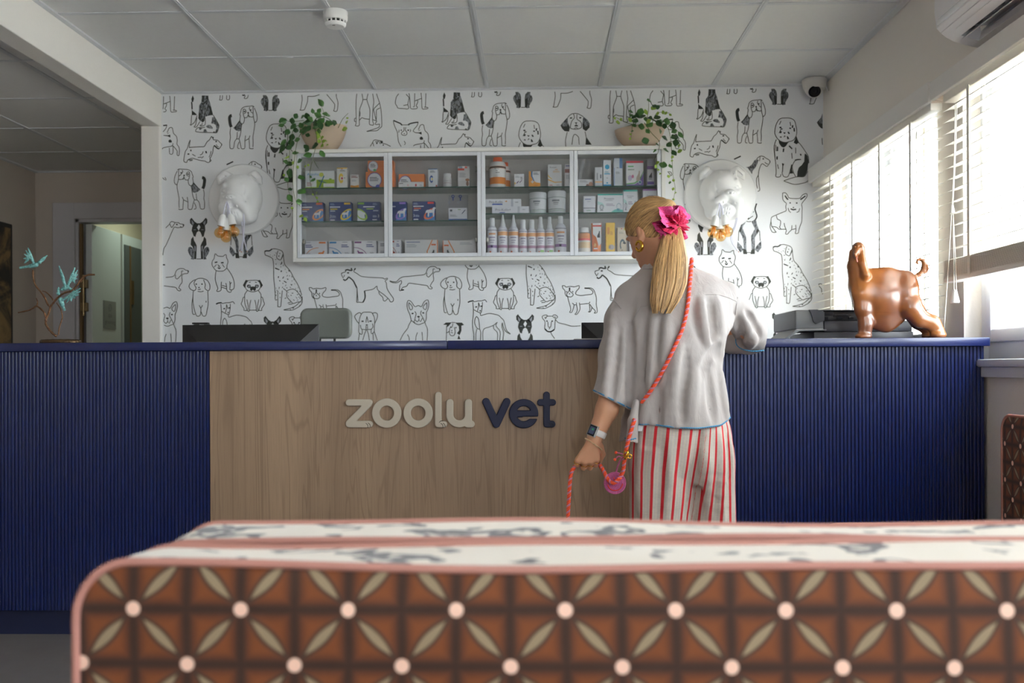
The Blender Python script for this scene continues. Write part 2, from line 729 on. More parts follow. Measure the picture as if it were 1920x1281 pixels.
# --- right wall with its window openings
ZO0, ZO1 = 0.948, 1.955
WIN = [(3.75, 5.05), (1.2, 3.53), (-1.3, 0.5)]
b = MB()
b.box(XR, XR + 0.2, -3.1, YB + 0.12, 0, ZO0, m_wall)
b.box(XR, XR + 0.2, -3.1, YB + 0.12, ZO1, 2.55, m_wall)
ys = [-3.1] + [q for w in sorted(WIN) for q in w] + [YB + 0.12]
for i in range(0, len(ys), 2):
    b.box(XR, XR + 0.2, ys[i], ys[i + 1], ZO0, ZO1, m_wall)
wall_right = structure(b.build('wall_right', m_wall))

# front wall behind the camera, with the glazed entrance
b = MB()
b.box(-3.5, 0.4, -3.1, -3.0, 0, 2.55); b.box(1.1, XR + 0.2, -3.1, -3.0, 0, 2.55)
b.box(0.4, 1.1, -3.1, -3.0, 2.15, 2.55); b.box(0.4, 1.1, -3.1, -3.0, 0, 0.55)
structure(b.build('wall_front', m_wall))
m_pane = pane_material('window_glass', (0.97, 0.985, 0.98), 0.04)
gw = struct_empty('window_4', (0.75, -3.05, 0.55))
b = MB()
for x in (0.4, 1.04):
    b.box(x, x + 0.06, -3.08, -3.02, 0.55, 2.15)
b.box(0.46, 1.04, -3.08, -3.02, 0.55, 0.61); b.box(0.46, 1.04, -3.08, -3.02, 2.09, 2.15)
b.build('window_frame', m_pvc, gw)
for x0, x1 in ((0.46, 1.04),):
    b = MB(); b.box(x0, x1, -3.053, -3.047, 0.61, 2.09); b.build('pane', m_pane, gw)

# left side: end pillar, beam over the opening
b = MB(); b.box(-2.117, XL, 5.19, 5.60, 0, 2.235, bev=0.004)
structure(b.build('pillar', m_beam))
b = MB(); b.box(-2.117, XL, -3.0, 5.60, 2.235, 2.47, bev=0.004)
structure(b.build('beam', m_beam))

# --- main ceiling: plenum board, tiles, rails
b = MB(); b.box(XL - 0.1, XR + 0.2, -3.1, YB + 0.12, 2.47, 2.50)
ceiling = structure(b.build('ceiling', m_tile))
xs_ = [XL] + [GX + TS * i for i in range(0, 5)] + [XR]
ys_ = [YB] + [GY - TS * i for i in range(0, 14) if GY - TS * i > -3.0] + [-3.0]
tile_cache = {}
for i in range(len(xs_) - 1):
    for j in range(len(ys_) - 1):
        x0, x1, y1, y0 = xs_[i] + 0.010, xs_[i + 1] - 0.010, ys_[j] - 0.010, ys_[j + 1] + 0.010
        key = (round(x1 - x0, 4), round(y1 - y0, 4))
        if key not in tile_cache:
            b = MB(); b.box(x0, x1, y0, y1, CZ + 0.004, CZ + 0.018, bev=0.002, seg=1)
            o = b.build('tile', m_tile, ceiling, loc=(x0, y0, CZ))
            tile_cache[key] = o.data
        else:
            o = link_mesh('tile', tile_cache[key], ceiling, (x0, y0, CZ))
for i, x in enumerate(xs_[1:-1]):
    b = MB(); b.box(x - 0.012, x + 0.012, -3.0, YB, CZ, CZ + 0.02); b.box(x - 0.003, x + 0.003, -3.0, YB, CZ - 0.0015, CZ)
    b.build('rail', m_rail, ceiling)
for y in ys_[1:-1]:
    b = MB(); b.box(XL, XR, y - 0.011, y + 0.011, CZ + 0.001, CZ + 0.02); b.build('rail', m_rail, ceiling)
b = MB()
b.box(XL, XR, YB - 0.022, YB, CZ - 0.004, CZ + 0.02); b.build('rail', m_rail, ceiling)
for xa, xb in ((XL, XL + 0.024), (XR - 0.03, XR)):
    b = MB(); b.box(xa, xb, -3.0, YB - 0.022, CZ - 0.004, CZ + 0.02); b.build('rail', m_rail, ceiling)

# --- left room: lower tiled ceiling
LZ = 2.29
YL = 6.65
b = MB(); b.box(-3.6, -2.117, -3.1, 9.2, LZ + 0.02, LZ + 0.05)
ceil2 = structure(b.build('ceiling', m_tile))
lx = [-3.45, -2.87, -2.27, -2.117]
ly = [YL - TS * i for i in range(0, 17) if YL - TS * i > -3.0] + [-3.0]
for i in range(3):
    for j in range(len(ly) - 1):
        x0, x1, y1, y0 = lx[i] + 0.009, lx[i + 1] - 0.009, ly[j] - 0.009, ly[j + 1] + 0.009
        key = ('L', round(x1 - x0, 4), round(y1 - y0, 4))
        if key not in tile_cache:
            b = MB(); b.box(x0, x1, y0, y1, LZ + 0.004, LZ + 0.018, bev=0.002, seg=1)
            o = b.build('tile', m_tile, ceil2, loc=(x0, y0, LZ))
            tile_cache[key] = o.data
        else:
            link_mesh('tile', tile_cache[key], ceil2, (x0, y0, LZ))
for x in lx[1:-1]:
    b = MB(); b.box(x - 0.012, x + 0.012, -3.0, YL, LZ, LZ + 0.02); b.build('rail', m_rail, ceil2)
b = MB(); b.box(-2.145, -2.117, -3.0, 5.6, LZ - 0.004, LZ + 0.02); b.build('rail', m_rail, ceil2)
b = MB(); b.box(-3.45, -3.42, -3.0, YL, LZ - 0.004, LZ + 0.02); b.build('rail', m_rail, ceil2)
b = MB(); b.box(-3.42, -2.15, YL - 0.02, YL, LZ - 0.004, LZ + 0.02); b.build('rail', m_rail, ceil2)
for y in ly[1:-1]:
    b = MB(); b.box(-3.45, -2.117, y - 0.011, y + 0.011, LZ + 0.001, LZ + 0.02); b.build('rail', m_rail, ceil2)

# left room walls, doorway and corridor behind
DX0, DX1, DZ = -3.17, -2.27, 1.965      # doorway opening
b = MB(); b.box(-3.6, -3.45, -3.1, 9.2, 0, 2.5); structure(b.build('wall_left', m_tan))
b = MB()
b.box(-3.45, DX0, YL, YL + 0.12, 0, 2.4); b.box(DX1, -2.0, YL, YL + 0.12, 0, 2.4); b.box(DX0, DX1, YL, YL + 0.12, DZ, 2.4)
structure(b.build('wall_left_back', m_tan))
b = MB(); b.box(-2.117, -2.0, 5.60, YL, 0, 2.4); structure(b.build('wall_left_side', m_tan))
b = MB(); b.box(-3.26, -3.12, YL + 0.12, 9.0, 0, 2.4); b.box(-2.2, -2.05, YL + 0.12, 9.0, 0, 2.4); b.box(-3.26, -2.05, 9.0, 9.12, 0, 2.4)
structure(b.build('wall_corridor', M('corridor_paint', (206, 192, 168), 0.75)))
m_frame = M('door_frame_paint', (200, 196, 198), 0.5)
d1 = struct_empty('door_1', ((DX0 + DX1) / 2, YL, 0))
b = MB()
b.box(DX0 - 0.15, DX0, YL - 0.025, YL, 0, DZ + 0.11, bev=0.004)
b.box(DX1, DX1 + 0.15, YL - 0.025, YL, 0, DZ + 0.11, bev=0.004)
b.box(DX0, DX1, YL - 0.025, YL, DZ, DZ + 0.11, bev=0.004)
b.box(DX0, DX0 + 0.02, YL, YL + 0.12, 0, DZ); b.box(DX1 - 0.02, DX1, YL, YL + 0.12, 0, DZ); b.box(DX0, DX1, YL, YL + 0.12, DZ - 0.02, DZ)
b.build('door_frame', m_frame, d1)
b = MB(); b.box(-3.115, -3.072, YL + 0.03, YL + 0.50, 0.01, DZ - 0.03, bev=0.003)
leaf = b.build('door_leaf', M('white_door_leaf', (214, 218, 216), 0.35), d1)
b = MB(); b.box(-3.145, -3.130, YL + 0.0, YL + 0.03, 0.0, DZ - 0.03)
b.build('edge_strip', M('brown_edge_strip', (118, 92, 58), 0.5), d1)
m_brass = M('dull_brass', (140, 118, 84), 0.4, 0.8)
b = MB()
for zz in (1.36, 1.52):
    b.box(-3.140, -3.095, YL - 0.005, YL + 0.03, zz - 0.03, zz + 0.03, bev=0.003)
b.tube([(-3.118, YL, 1.30), (-3.118, YL, 1.58)], 0.008)
b.build('hinge', m_brass, d1)
# sign plate on the door leaf: a mark above two lines
sp = MB()
sp.box(-3.072, -3.066, YL + 0.20, YL + 0.40, 1.22, 1.42, M('frosted_sign_plate', (150, 150, 146), 0.4))
sign_o = sp.build('sign_plate', None, d1)
# second, dark doorway further along the corridor
d2 = struct_empty('door_2', (-3.1, YL + 0.75, 0))
b = MB(); b.box(-3.12, -3.075, YL + 0.535, YL + 1.15, 0, DZ - 0.03, M('white_door_leaf', (214, 218, 216)))
b.build('door_panel', None, d2)
b = MB(); b.box(-3.075, -3.066, YL + 0.56, YL + 0.86, 0, 1.86, M('dark_grey_door', (96, 100, 98), 0.5))
b.build('door_leaf', None, d2)
b = MB(); b.box(-3.066, -3.060, YL + 0.64, YL + 0.66, 0, 1.86, M('brown_edge_strip')); b.box(-3.066, -3.056, YL + 0.66, YL + 0.70, 1.42, 1.60, m_brass)
b.build('door_handle', None, d2)

# small round ceiling lamp of the corridor
cl = thing('ceiling_lamp', 'small round corridor ceiling lamp above the open door leaf', 'lamp', (-2.72, 7.15, 2.29))
b = MB(); b.lathe([(.10, 0), (.105, .01), (.10, .03), (.09, .032)], (-2.72, 7.15, 2.309), axis=(0, 0, -1), n=32); b.build('lamp_ring', m_white, cl, auto=.6)
lm = bpy.data.materials.new('lamp_diffuser'); lm.use_nodes = True
lm.node_tree.nodes['Principled BSDF'].inputs['Emission Color'].default_value = (0.80, 1.0, 0.84, 1)
lm.node_tree.nodes['Principled BSDF'].inputs['Emission Strength'].default_value = 22.0
b = MB(); b.lathe([(.088, .033), (.06, .045), (0, .05)], (-2.72, 7.15, 2.309), axis=(0, 0, -1), n=32); b.build('diffuser', lm, cl, smooth=True)

# framed picture at the far left edge
pic = thing('framed_picture', 'dark framed picture on the left room wall at the frame edge', 'picture', (-3.45, 5.85, 1.02))
b = MB(); b.box(-3.448, -3.42, 5.30, 6.30, 1.03, 1.88, bev=0.006)
b.build('frame', M('black_frame', (28, 26, 25), 0.4), pic)
def picture_mat():
    t = NT('dark_picture', 0.5)
    n = t.noise(t.coords('Object'), 4.5, 5, 0.6, 0.8)
    r = t.smooth(n, 0.42, 0.62)
    t.link(t.mix(r, (38, 34, 32), (142, 112, 70)), t.b.inputs['Base Color'])
    return t.m
b = MB(); b.box(-3.421, -3.417, 5.33, 6.27, 1.06, 1.85)
b.build('picture_sheet', picture_mat(), pic)

# --- floor: large grey tiles with pale joints
b = MB(); b.box(-3.6, XR + 0.2, -3.1, 9.2, -0.06, -0.004)
floor = structure(b.build('floor', M('pale_grout', (176, 172, 168), 0.8)))
def floor_mat():
    t = NT('grey_floor_tile', 0.34)
    co = t.coords('Object')
    n = t.noise(co, 9, 6, 0.6)
    t.link(t.mix(n, (118, 112, 110), (140, 134, 131)), t.b.inputs['Base Color'])
    t.bump(t.noise(co, 220, 3), 0.05, 0.002)
    return t.m
m_floor = floor_mat()
b = MB(); b.box(0.0015, 0.5985, 0.0015, 0.5985, -0.01, 0.0, bev=0.001, seg=1)
t0 = b.build('tile', m_floor, floor)
first = True
for i in range(9):
    for j in range(17):
        x, y = -3.72 + 0.6 * i, -3.18 + 0.6 * j
        if x + 0.6 < -3.45 or x > XR or (y > 5.3 and x > -2.2):
            continue
        if first:
            t0.location = (x, y, 0); first = False
        else:
            link_mesh('tile', t0.data, floor, (x, y, 0))

# --- windows in the right wall
def window(n, y0, y1, split):
    w = struct_empty('window_%d' % n, (XR + 0.08, (y0 + y1) / 2, ZO0))
    b = MB()
    xa, xb = XR + 0.06, XR + 0.13
    f = 0.06
    b.box(xa, xb, y0, y0 + f, ZO0, ZO1, bev=0.006); b.box(xa, xb, y1 - f, y1, ZO0, ZO1, bev=0.006)
    b.box(xa, xb, y0 + f, y1 - f, ZO0, ZO0 + f, bev=0.006); b.box(xa, xb, y0 + f, y1 - f, ZO1 - f, ZO1, bev=0.006)
    for q in split:
        b.box(xa, xb, q - 0.045, q + 0.045, ZO0 + f, ZO1 - f, bev=0.006)
    b.build('window_frame', m_pvc, w, auto=0.5)
    e = [y0 + f] + [s for q in split for s in (q - 0.045, q + 0.045)] + [y1 - f]
    for i in range(0, len(e), 2):
        b = MB()
        a0, a1, s = e[i], e[i + 1], 0.045
        x0, x1 = XR + 0.045, XR + 0.10
        b.box(x0, x1, a0, a0 + s, ZO0 + f, ZO1 - f, bev=0.006); b.box(x0, x1, a1 - s, a1, ZO0 + f, ZO1 - f, bev=0.006)
        b.box(x0, x1, a0 + s, a1 - s, ZO0 + f, ZO0 + f + s, bev=0.006); b.box(x0, x1, a0 + s, a1 - s, ZO1 - f - s, ZO1 - f, bev=0.006)
        sash = b.build('sash', m_pvc, w, auto=0.5)
        b = MB(); b.box(XR + 0.07, XR + 0.076, a0 + s, a1 - s, ZO0 + f + s, ZO1 - f - s)
        b.build('pane', m_pane, sash)
    b = MB()
    b.box(XR - 0.035, XR + 0.06, y0 - 0.05, y1 + 0.02, 0.922, ZO0, bev=0.005)
    b.box(XR - 0.022, XR, y0 - 0.05, y1 + 0.02, 0.888, 0.922, bev=0.003)
    b.build('window_sill', m_pvc, w, auto=0.5)
    return w
window(1, WIN[0][0], WIN[0][1], [4.4])
window(2, WIN[1][0], WIN[1][1], [2.75, 1.98])
window(3, WIN[2][0], WIN[2][1], [-0.4])

# outside: pavement and a pale building across the way
b = MB(); b.box(XR + 0.25, 14, -14, 18, -0.4, -0.3); structure(b.build('ground', M('pale_paving', (206, 205, 202), 0.85)))

# --- pelmets and venetian blinds
def blind(n, label, y0, y1, zb, ztop, x, pitch, tapes, stack=0):
    t = thing('venetian_blind', label, 'blind', (x, (y0 + y1) / 2, ztop), 'venetian blinds at the right hand windows')
    b = MB(); b.box(x - 0.022, x + 0.022, y0, y1, ztop - 0.035, ztop, bev=0.003); b.build('head_rail', m_slat, t)
    W, th = 0.05, math.radians(13)
    prof = []
    for i in range(6):
        s = -W / 2 + W * i / 5
        h = 0.0025 * (1 - (2 * s / W) ** 2)
        prof.append((s, h))
    def slat_pts(y, up):
        return [(s * math.cos(th) - h * math.sin(th), y, s * math.sin(th) + h * math.cos(th) + up) for s, h in prof]
    v = slat_pts(0, 0) + slat_pts(y1 - y0, 0) + slat_pts(0, -0.0022) + slat_pts(y1 - y0, -0.0022)
    f = []
    for i in range(5):
        f.append((i, i + 1, 7 + i, 6 + i)); f.append((12 + i, 18 + i, 19 + i, 13 + i))
        f.append((i, 12 + i, 13 + i, i + 1)); f.append((6 + i, 7 + i, 19 + i, 18 + i))
    f.append((0, 6, 18, 12)); f.append((5, 17, 23, 11))
    me = None
    zs = []
    z = ztop - 0.06
    zlow = zb + 0.02 + stack * 0.0036
    while z > zlow + 0.012:
        zs.append(z); z -= pitch
    for i in range(stack):
        zs.append(zb + 0.024 + i * 0.0036)
    for zz in zs:
        if me is None:
            mb = MB(); mb.add([(p[0] + x, p[1] + y0, p[2] + zz) for p in v], f)
            o = mb.build('slat', m_slat, t, loc=(0, y0 - (y0 + y1) / 2, zz - ztop), auto=0.6)
            me = o.data
        else:
            link_mesh('slat', me, t, (0, y0 - (y0 + y1) / 2, zz - ztop))
    b = MB(); b.box(x - 0.026, x + 0.026, y0, y1, zb, zb + 0.018, bev=0.005); b.build('bottom_rail', m_slat, t)
    for y in tapes:
        b = MB()
        for dx in (-0.027, 0.027):
            b.box(x + dx - 0.0006, x + dx + 0.0006, y - 0.009, y + 0.009, zb + 0.01, ztop - 0.03)
        b.build('ladder_tape', m_cord, t)
    return t

def pelmet(label, y0, y1, z0, z1, xf):
    t = thing('window_pelmet', label, 'pelmet', (XR, (y0 + y1) / 2, z0))
    b = MB(); b.box(xf, xf + 0.016, y0, y1, z0, z1, bev=0.002); b.build('front_board', m_white, t)
    b = MB(); b.box(xf + 0.016, XR - 0.001, y0, y1, z1 - 0.014, z1); b.build('top_board', m_white, t)
    for y in (y0, y1 - 0.016):
        b = MB(); b.box(xf + 0.016, XR - 0.001, y, y + 0.016, z0, z1 - 0.014); b.build('end_board', M('bare_end_board', (214, 196, 180), 0.6), t)

pelmet('painted pelmet board over the far window blind by the wallpaper', 3.615, 5.20, 1.893, 1.968, 1.437)
pelmet('painted pelmet board over the nearer window under the air conditioner', 1.1, 3.585, 1.888, 1.957, 1.432)
ba = blind(0, 'lowered white venetian blind on the far window behind the dog statue', 3.64, 5.19, 1.03, 1.905, 1.478, 0.0415,
           [P(q, 400, X=1.45).y for q in (1556, 1597, 1648, 1706)])
bb = blind(1, 'half raised white venetian blind with stacked slats on the nearer window', 1.2, 3.53, 1.222, 1.90, 1.478, 0.0415,
           [P(1815, 400, X=1.45).y, 2.6, 1.9, 1.35], stack=17)
# pull cords with tassels
def cordset(t, strands, tassels):
    for pts in strands:
        b = MB(); b.tube(spline(pts, 4), 0.0016, 6); b.build('pull_cord', m_cord, t, smooth=True)
    for c, r, h in tassels:
        b = MB(); b.lathe([(r * 0.45, h), (r * 0.55, h * 0.8), (r, 0.004), (r * 0.9, 0)], c, n=14); b.build('tassel', m_white, t, auto=0.8)
xc = 1.432
q = lambda px, py: P(px, py, X=xc)
cordset(bb, [[q(1791, 195), q(1789, 300), q(1785, 384)], [q(1794, 195), q(1791, 300), q(1786.5, 384)],
             [q(1784, 402), q(1778, 500), q(1770, 618)], [q(1786, 402), q(1788, 470), q(1789, 546)], [q(1787, 402), q(1791, 480), q(1793, 546)]],
        [((q(1785, 400).x, q(1785, 400).y, q(1785, 400).z), 0.009, 0.034), ((q(1790, 568).x, q(1790, 568).y, q(1790, 568).z), 0.016, 0.045)])
cordset(ba, [[q(1718, 240), q(1719, 400), q(1719, 532)]], [((q(1719, 551).x, q(1719, 551).y, q(1719, 551).z), 0.008, 0.036)])
# ================================================================== line drawings printed on the wallpaper
DOGS = [
("seated_shaggy", [(300,170,11.975,"""
F 735,105 765,180 745,255 715,255 705,190
T 712,255 718,330 722,420
F 715,420 735,460 790,500 835,550 715,550
L 712,550 705,640 700,740 680,765 700,775 730,750 770,720 800,660 820,600 835,560
L 830,610 815,700 800,770 770,805 775,820 820,815 860,760 900,690
G 940,110 1085,110 1090,180 1130,290 1160,420 1195,550 1100,560 1010,590 1000,680 960,710 930,690 905,680 860,620 865,570 875,450 880,330 930,260 935,180
F 950,110 1000,110 980,260 940,250
F 1040,120 1085,120 1080,200 1030,190
F 1080,330 1140,350 1190,545 1090,555 1120,440
F 930,650 1005,600 1000,680 965,712 930,695
F 870,480 920,520 900,680 862,620
T 940,300 1000,280 1060,220
L 900,420 960,370 1040,440 1000,520
L 1195,550 1240,620 1290,710 1325,780 1310,860 1275,945 1180,945
G 1170,600 1210,590 1260,660 1320,770 1320,810 1275,945 1240,940 1270,850 1250,770 1200,740 1150,740 1165,660
L 1010,590 1020,680 1010,770 930,800 905,790 910,770 940,775 950,720
G 1030,800 1080,770 1130,770 1185,830 1180,860 1120,850 1050,825
L 800,920 805,890 840,840 880,830 950,835 1010,820
G 870,840 960,830 920,880 890,885
G 970,930 990,870 1030,865 1065,930
L 800,920 890,935 1000,940 1180,945
F 1180,940 1220,910 1245,945""")]),
("paws", [(300,170,11.975,"""
L 1355,105 1345,195 1335,210 1395,205 1405,105
L 1500,105 1500,195 1550,205 1565,160 1560,105"""),(410,170,11.975,"""
T 530,100 560,110 590,95
L 600,110 575,170 610,180 650,160 665,100""")]),
("spaniel", [(410,170,11.975,"""
L 540,385 600,360 700,350 765,345 800,370
L 540,385 510,420 495,480 475,540 490,560 478,640 480,690 500,730 530,745 560,725 575,680 580,620 560,560 550,480 555,420
L 770,350 775,440 775,520 785,620 805,690 825,715 850,690 865,640 860,560 840,480 800,390
L 580,610 640,600 665,540 690,580 740,595 780,585
F 640,490 665,480 685,495 668,525 655,515
L 668,520 668,545
L 635,605 660,560 690,600
L 550,420 590,420 615,460 605,500 565,520
T 565,475 600,465
L 700,370 690,410 710,450 740,490 770,510
T 710,440 735,430
L 805,700 810,760 800,850 785,950 770,1050 775,1150 770,1270
L 525,745 510,820 500,920 480,1020 460,1080 480,1160 505,1280
G 480,650 500,730 520,745 505,830 500,900 450,915 390,895 330,840 380,790 430,720
F 480,650 490,700 440,740 400,790 350,845 335,840 380,790 430,720
F 500,740 522,745 515,765 495,760
B 295,560 265,570 245,610 250,680 262,760 285,820
L 270,840 255,950 265,1050 250,1150 255,1280
L 420,930 415,1030 405,1080 360,1150 340,1280
L 460,1080 410,1090
L 460,1150 430,1230 425,1280
L 605,1010 590,1120 590,1280
L 590,1130 640,1100 680,1075 705,1010
L 680,1075 690,1180 695,1280
L 255,1280 265,1300 310,1305 340,1285
L 425,1280 440,1300 470,1300
L 505,1280 520,1305 570,1305 590,1285
L 695,1280 700,1300 770,1305 775,1285""")]),
("terrier_legs", [(410,170,11.975,"""
Gm1160 995,100 1060,100 1105,150 1120,220 1115,440 1075,465 1010,450 1020,410 955,290 945,240 965,180 1000,160
Fm1160 1050,250 1115,260 1110,440 1075,460 1060,400
Lm1160 995,110 1080,150 1105,230
Lm1160 965,190 1000,240 1040,420
L 1120,445 1210,445""")]),
("long_legs", [(550,170,11.975,"""
L 190,95 200,200 180,330 165,420 150,440 240,435 265,390 295,320 320,240 325,130
L 320,130 430,130 500,120 590,90
L 750,85 830,180 910,280 930,320 920,420 905,455 980,460 1000,330 1000,250 970,150 965,75""")]),
("standing_hound", [(660,170,11.975,"""
L 110,70 95,200 90,400 95,600 90,740 75,780 100,795 160,785 165,690 165,560 175,420 210,320 245,210 225,70
L 250,200 330,200
L 360,70 335,200 370,320 400,420 400,560 390,740 420,770 470,775 490,755 465,680 465,500 480,330 490,240 465,70
G 170,420 190,500 185,570 165,600
L 550,70 590,190 620,280 650,420 665,600 670,740 665,810 620,850 570,895 500,905 430,905 330,920
L 330,915 450,880 600,825 615,780 620,750
L 620,280 560,340 490,420 510,530 540,660 555,690 525,740 540,765 620,750
L 630,390 550,440 550,560 545,660
L 165,670 200,630 230,610 280,630 400,645
L 465,650 540,680
L 90,620 60,630 60,690 90,700""")]),
("seated_legs", [(660,170,11.975,"""
L 1050,70 1000,140 980,220 975,290 1010,350 1040,395 1180,405 1230,415 1270,400 1275,370 1255,310 1280,180 1290,150
L 1215,80 1260,130 1290,170
L 1280,60 1295,150 1305,280 1320,400 1400,410 1450,405 1470,370 1440,340 1470,280 1475,220 1415,230
L 1410,60 1405,230 1400,350 1370,370
L 1415,230 1470,210 1560,175
L 1550,50 1565,200 1575,400 1640,410 1695,405 1700,380 1620,370
L 1660,60 1655,200 1650,370
L 1155,335 1255,315""")]),
("pointed_ears", [(660,170,11.975,"""
T 930,670 1020,710 1090,740 1125,780
T 1260,770 1300,745 1400,720 1490,710
L 930,670 945,760 990,870 1020,940 1030,1050 1050,1160 1105,1260
L 1490,710 1460,790 1400,860 1375,910 1410,935
L 1125,770 1260,770
F 1090,740 1130,770 1110,790
F 1260,770 1290,750 1280,795
L 1170,820 1165,900 1125,930 1110,970 1140,1000 1200,1005 1235,970 1225,920 1195,890 1210,820
F 1160,960 1190,955 1180,980 1165,980
T 1095,890 1120,890
T 1245,890 1280,890
L 1060,880 1050,940
L 1305,870 1320,900 1300,930
L 1490,880 1530,790 1560,765 1605,770 1620,820 1640,900 1700,960 1720,1050 1715,1140 1750,1190 1770,1250
F 1400,935 1500,940 1560,925 1565,990 1500,960 1410,950
F 1490,900 1550,870 1500,910
F 1525,1050 1560,1030 1595,1060 1595,1100 1535,1105 1520,1080
L 1380,1250 1400,1225 1480,1205 1600,1180 1625,1120
L 1170,1130 1200,1180 1180,1220
L 1540,1225 1550,1355 1620,1350 1625,1175
L 1600,1180 1630,1185 1700,1265 1720,1305 1720,1385 1760,1390 1770,1250""")]),
("scottish_terrier", [(300,250,11.975,"""
L 680,150 650,220 625,310 610,350 570,410 550,500 535,600 545,640 600,655 625,600 720,560 780,575 900,610 1010,625 1060,655 1110,650 1125,600 1120,550
L 680,160 665,250 660,320 700,315 900,305 990,300 1020,260 1060,190 1110,150 1160,70 1180,110 1200,80 1195,140 1240,150 1300,160 1350,210 1390,250 1370,290 1330,345 1280,340 1220,275 1195,350 1185,430 1150,520 1125,580 1150,610 1110,650
F 1370,250 1395,245 1390,270 1375,270
T 1220,275 1290,340 1330,350
L 1265,250 1280,290 1320,310
T 1245,190 1280,180
T 690,370 700,405
T 620,470 660,465
L 725,470 800,515
L 900,490 950,465 970,410
T 1030,400 1045,450
L 850,545 930,535
L 980,520 930,560
L 1150,400 1130,480 1105,540
L 620,600 740,590
L 660,620 730,610""")]),
("small_tail", [(300,310,11.975,"""
L 40,265 110,270 135,310 130,345 50,350
L 60,280 110,330""")]),
("greyhound_head", [(300,390,11.975,"""
L 50,520 130,450 210,370 230,330 270,305 330,325 390,330 430,335 440,355 530,370 535,400 505,435 440,440 390,445 330,430 300,470 250,580 190,720 130,850 90,910 65,1060
L 215,350 240,400 265,440 310,380 340,330
T 360,370 400,375
T 520,375 530,400
L 450,415 490,435"""),(300,460,11.975,"""
T 65,438 115,440""")]),
("boston_terrier", [(300,390,11.975,"""
Fm868 710,220 780,310 830,340 760,400 720,390 675,340 672,260
Hm868 710,270 770,340 740,390 715,350
F 760,345 980,345 1010,400 1020,500 1000,560 985,640 940,655 915,560 880,520 850,530 815,600 800,650 755,630 740,580 710,510 725,430
W 875,370 910,430 870,510 830,440
W 870,520 910,545 945,640 930,660 800,660 805,610 830,545
F 845,560 875,540 905,565 925,655 895,630 875,590 850,620 820,655 830,600
Hm868 740,490 790,480 820,490 780,500
Fm868 745,640 700,700 690,830 730,870 770,980 765,1150 815,1150 825,850 800,790 765,730 755,680
Gm868 680,870 640,890 625,960 650,1030 705,1110 690,1150 760,1160 765,980 730,900
Hm868 770,850 805,860 800,980 775,960
L 825,1145 920,1145""")]),
("tall_terrier", [(1290,370,11.975,"""
G 1425,545 1500,500 1530,520 1545,600 1600,750 1550,830 1500,900 1500,1170 1430,1200 1415,870 1500,710
F 1560,700 1600,750 1550,830 1530,760
G 1310,545 1190,620 1140,750 1210,870 1240,960 1255,1170 1310,1190 1305,890 1225,700 1240,640
F 1140,750 1190,640 1210,700 1190,790
T 1540,140 1505,260 1520,330 1545,430 1510,510
L 1345,500 1420,445 1460,420
G 1640,980 1530,1100 1500,1180 1570,1240 1650,1130
G 1110,990 1200,1090 1240,1180 1180,1240 1100,1130
L 1140,760 1130,980
L 1605,750 1620,980
L 1310,540 1360,550 1420,545
T 1345,495 1375,465
T 1465,325 1475,335
L 1310,1240 1420,1245
F 1235,1150 1310,1180 1330,1275 1240,1275
F 1420,1190 1500,1160 1500,1275 1400,1275""")]),
("corgi", [(1400,350,11.975,"""
L 805,145 870,140 920,200 965,260 1180,265 1240,200 1300,165 1350,165 1350,230 1300,300 1235,390 1245,480 1240,600 1235,780 1200,880 1170,980 1160,1040 1110,1055 1090,1045 1105,980 1100,860
L 805,145 810,280 850,340 890,380 875,450 885,540 800,580 660,640 560,690 545,780 525,890 540,960 580,1025 660,1025 640,1000 600,940 560,890 550,800
L 560,900 620,900 680,920 720,955 770,960 870,960 890,990 870,1060 920,1065 960,1010 1005,970 1015,870
L 840,820 850,880 885,970
L 1005,970 1100,945
L 665,650 690,730 760,770 750,880 735,910 770,950
T 860,200 895,260 930,295
T 1320,210 1205,295
T 960,365 990,368
T 1105,370 1140,368
F 1025,470 1050,455 1070,470 1050,485
T 985,500 1040,520 1110,510
L 930,480 950,550 990,585
L 1190,490 1170,560 1120,580""")]),
("westie", [(300,460,11.975,"""
L 1225,260 1235,200 1260,200 1300,240 1410,250 1440,230 1485,210 1495,280 1520,330 1525,390 1505,450 1500,510 1450,560 1400,580 1300,580 1240,550 1190,480 1170,440 1175,360 1210,310 1225,260
T 1230,390 1290,375
T 1370,395 1430,390
F 1305,470 1330,455 1350,470 1330,490
L 1270,430 1220,490
L 1300,430 1320,470
L 1400,430 1450,500
T 1300,500 1330,525 1360,500
L 1260,570 1245,680 1245,780 1270,880 1300,970 1275,1020 1300,1040 1370,1010 1375,900 1380,820
L 1500,510 1560,590 1620,690 1660,800 1670,900 1655,980 1610,1000
L 1480,850 1495,930 1500,1000 1540,1050 1595,1050 1605,1000 1570,1000 1575,900 1565,810
L 1575,880 1605,830
L 1380,940 1500,980
L 1390,900 1490,930""")]),
("dachshund", [(720,480,11.975,"""
L 130,560 200,580 285,575 350,510 435,470 560,460 740,440 880,425 940,390 970,310 1000,270 1060,240 1150,245 1190,275 1250,285 1250,320 1235,350 1150,360 1105,410 1115,540 1070,610 1040,680 1080,710 1070,740 1010,730 970,670 850,650 700,630 560,615 510,680 420,710 385,770 350,775 355,660 390,620 385,550 300,600 200,600 140,575 130,560
L 965,380 960,440 1000,475 1050,430 1100,370 1100,300 1140,295
T 1250,290 1255,320
T 385,770 450,760""")]),
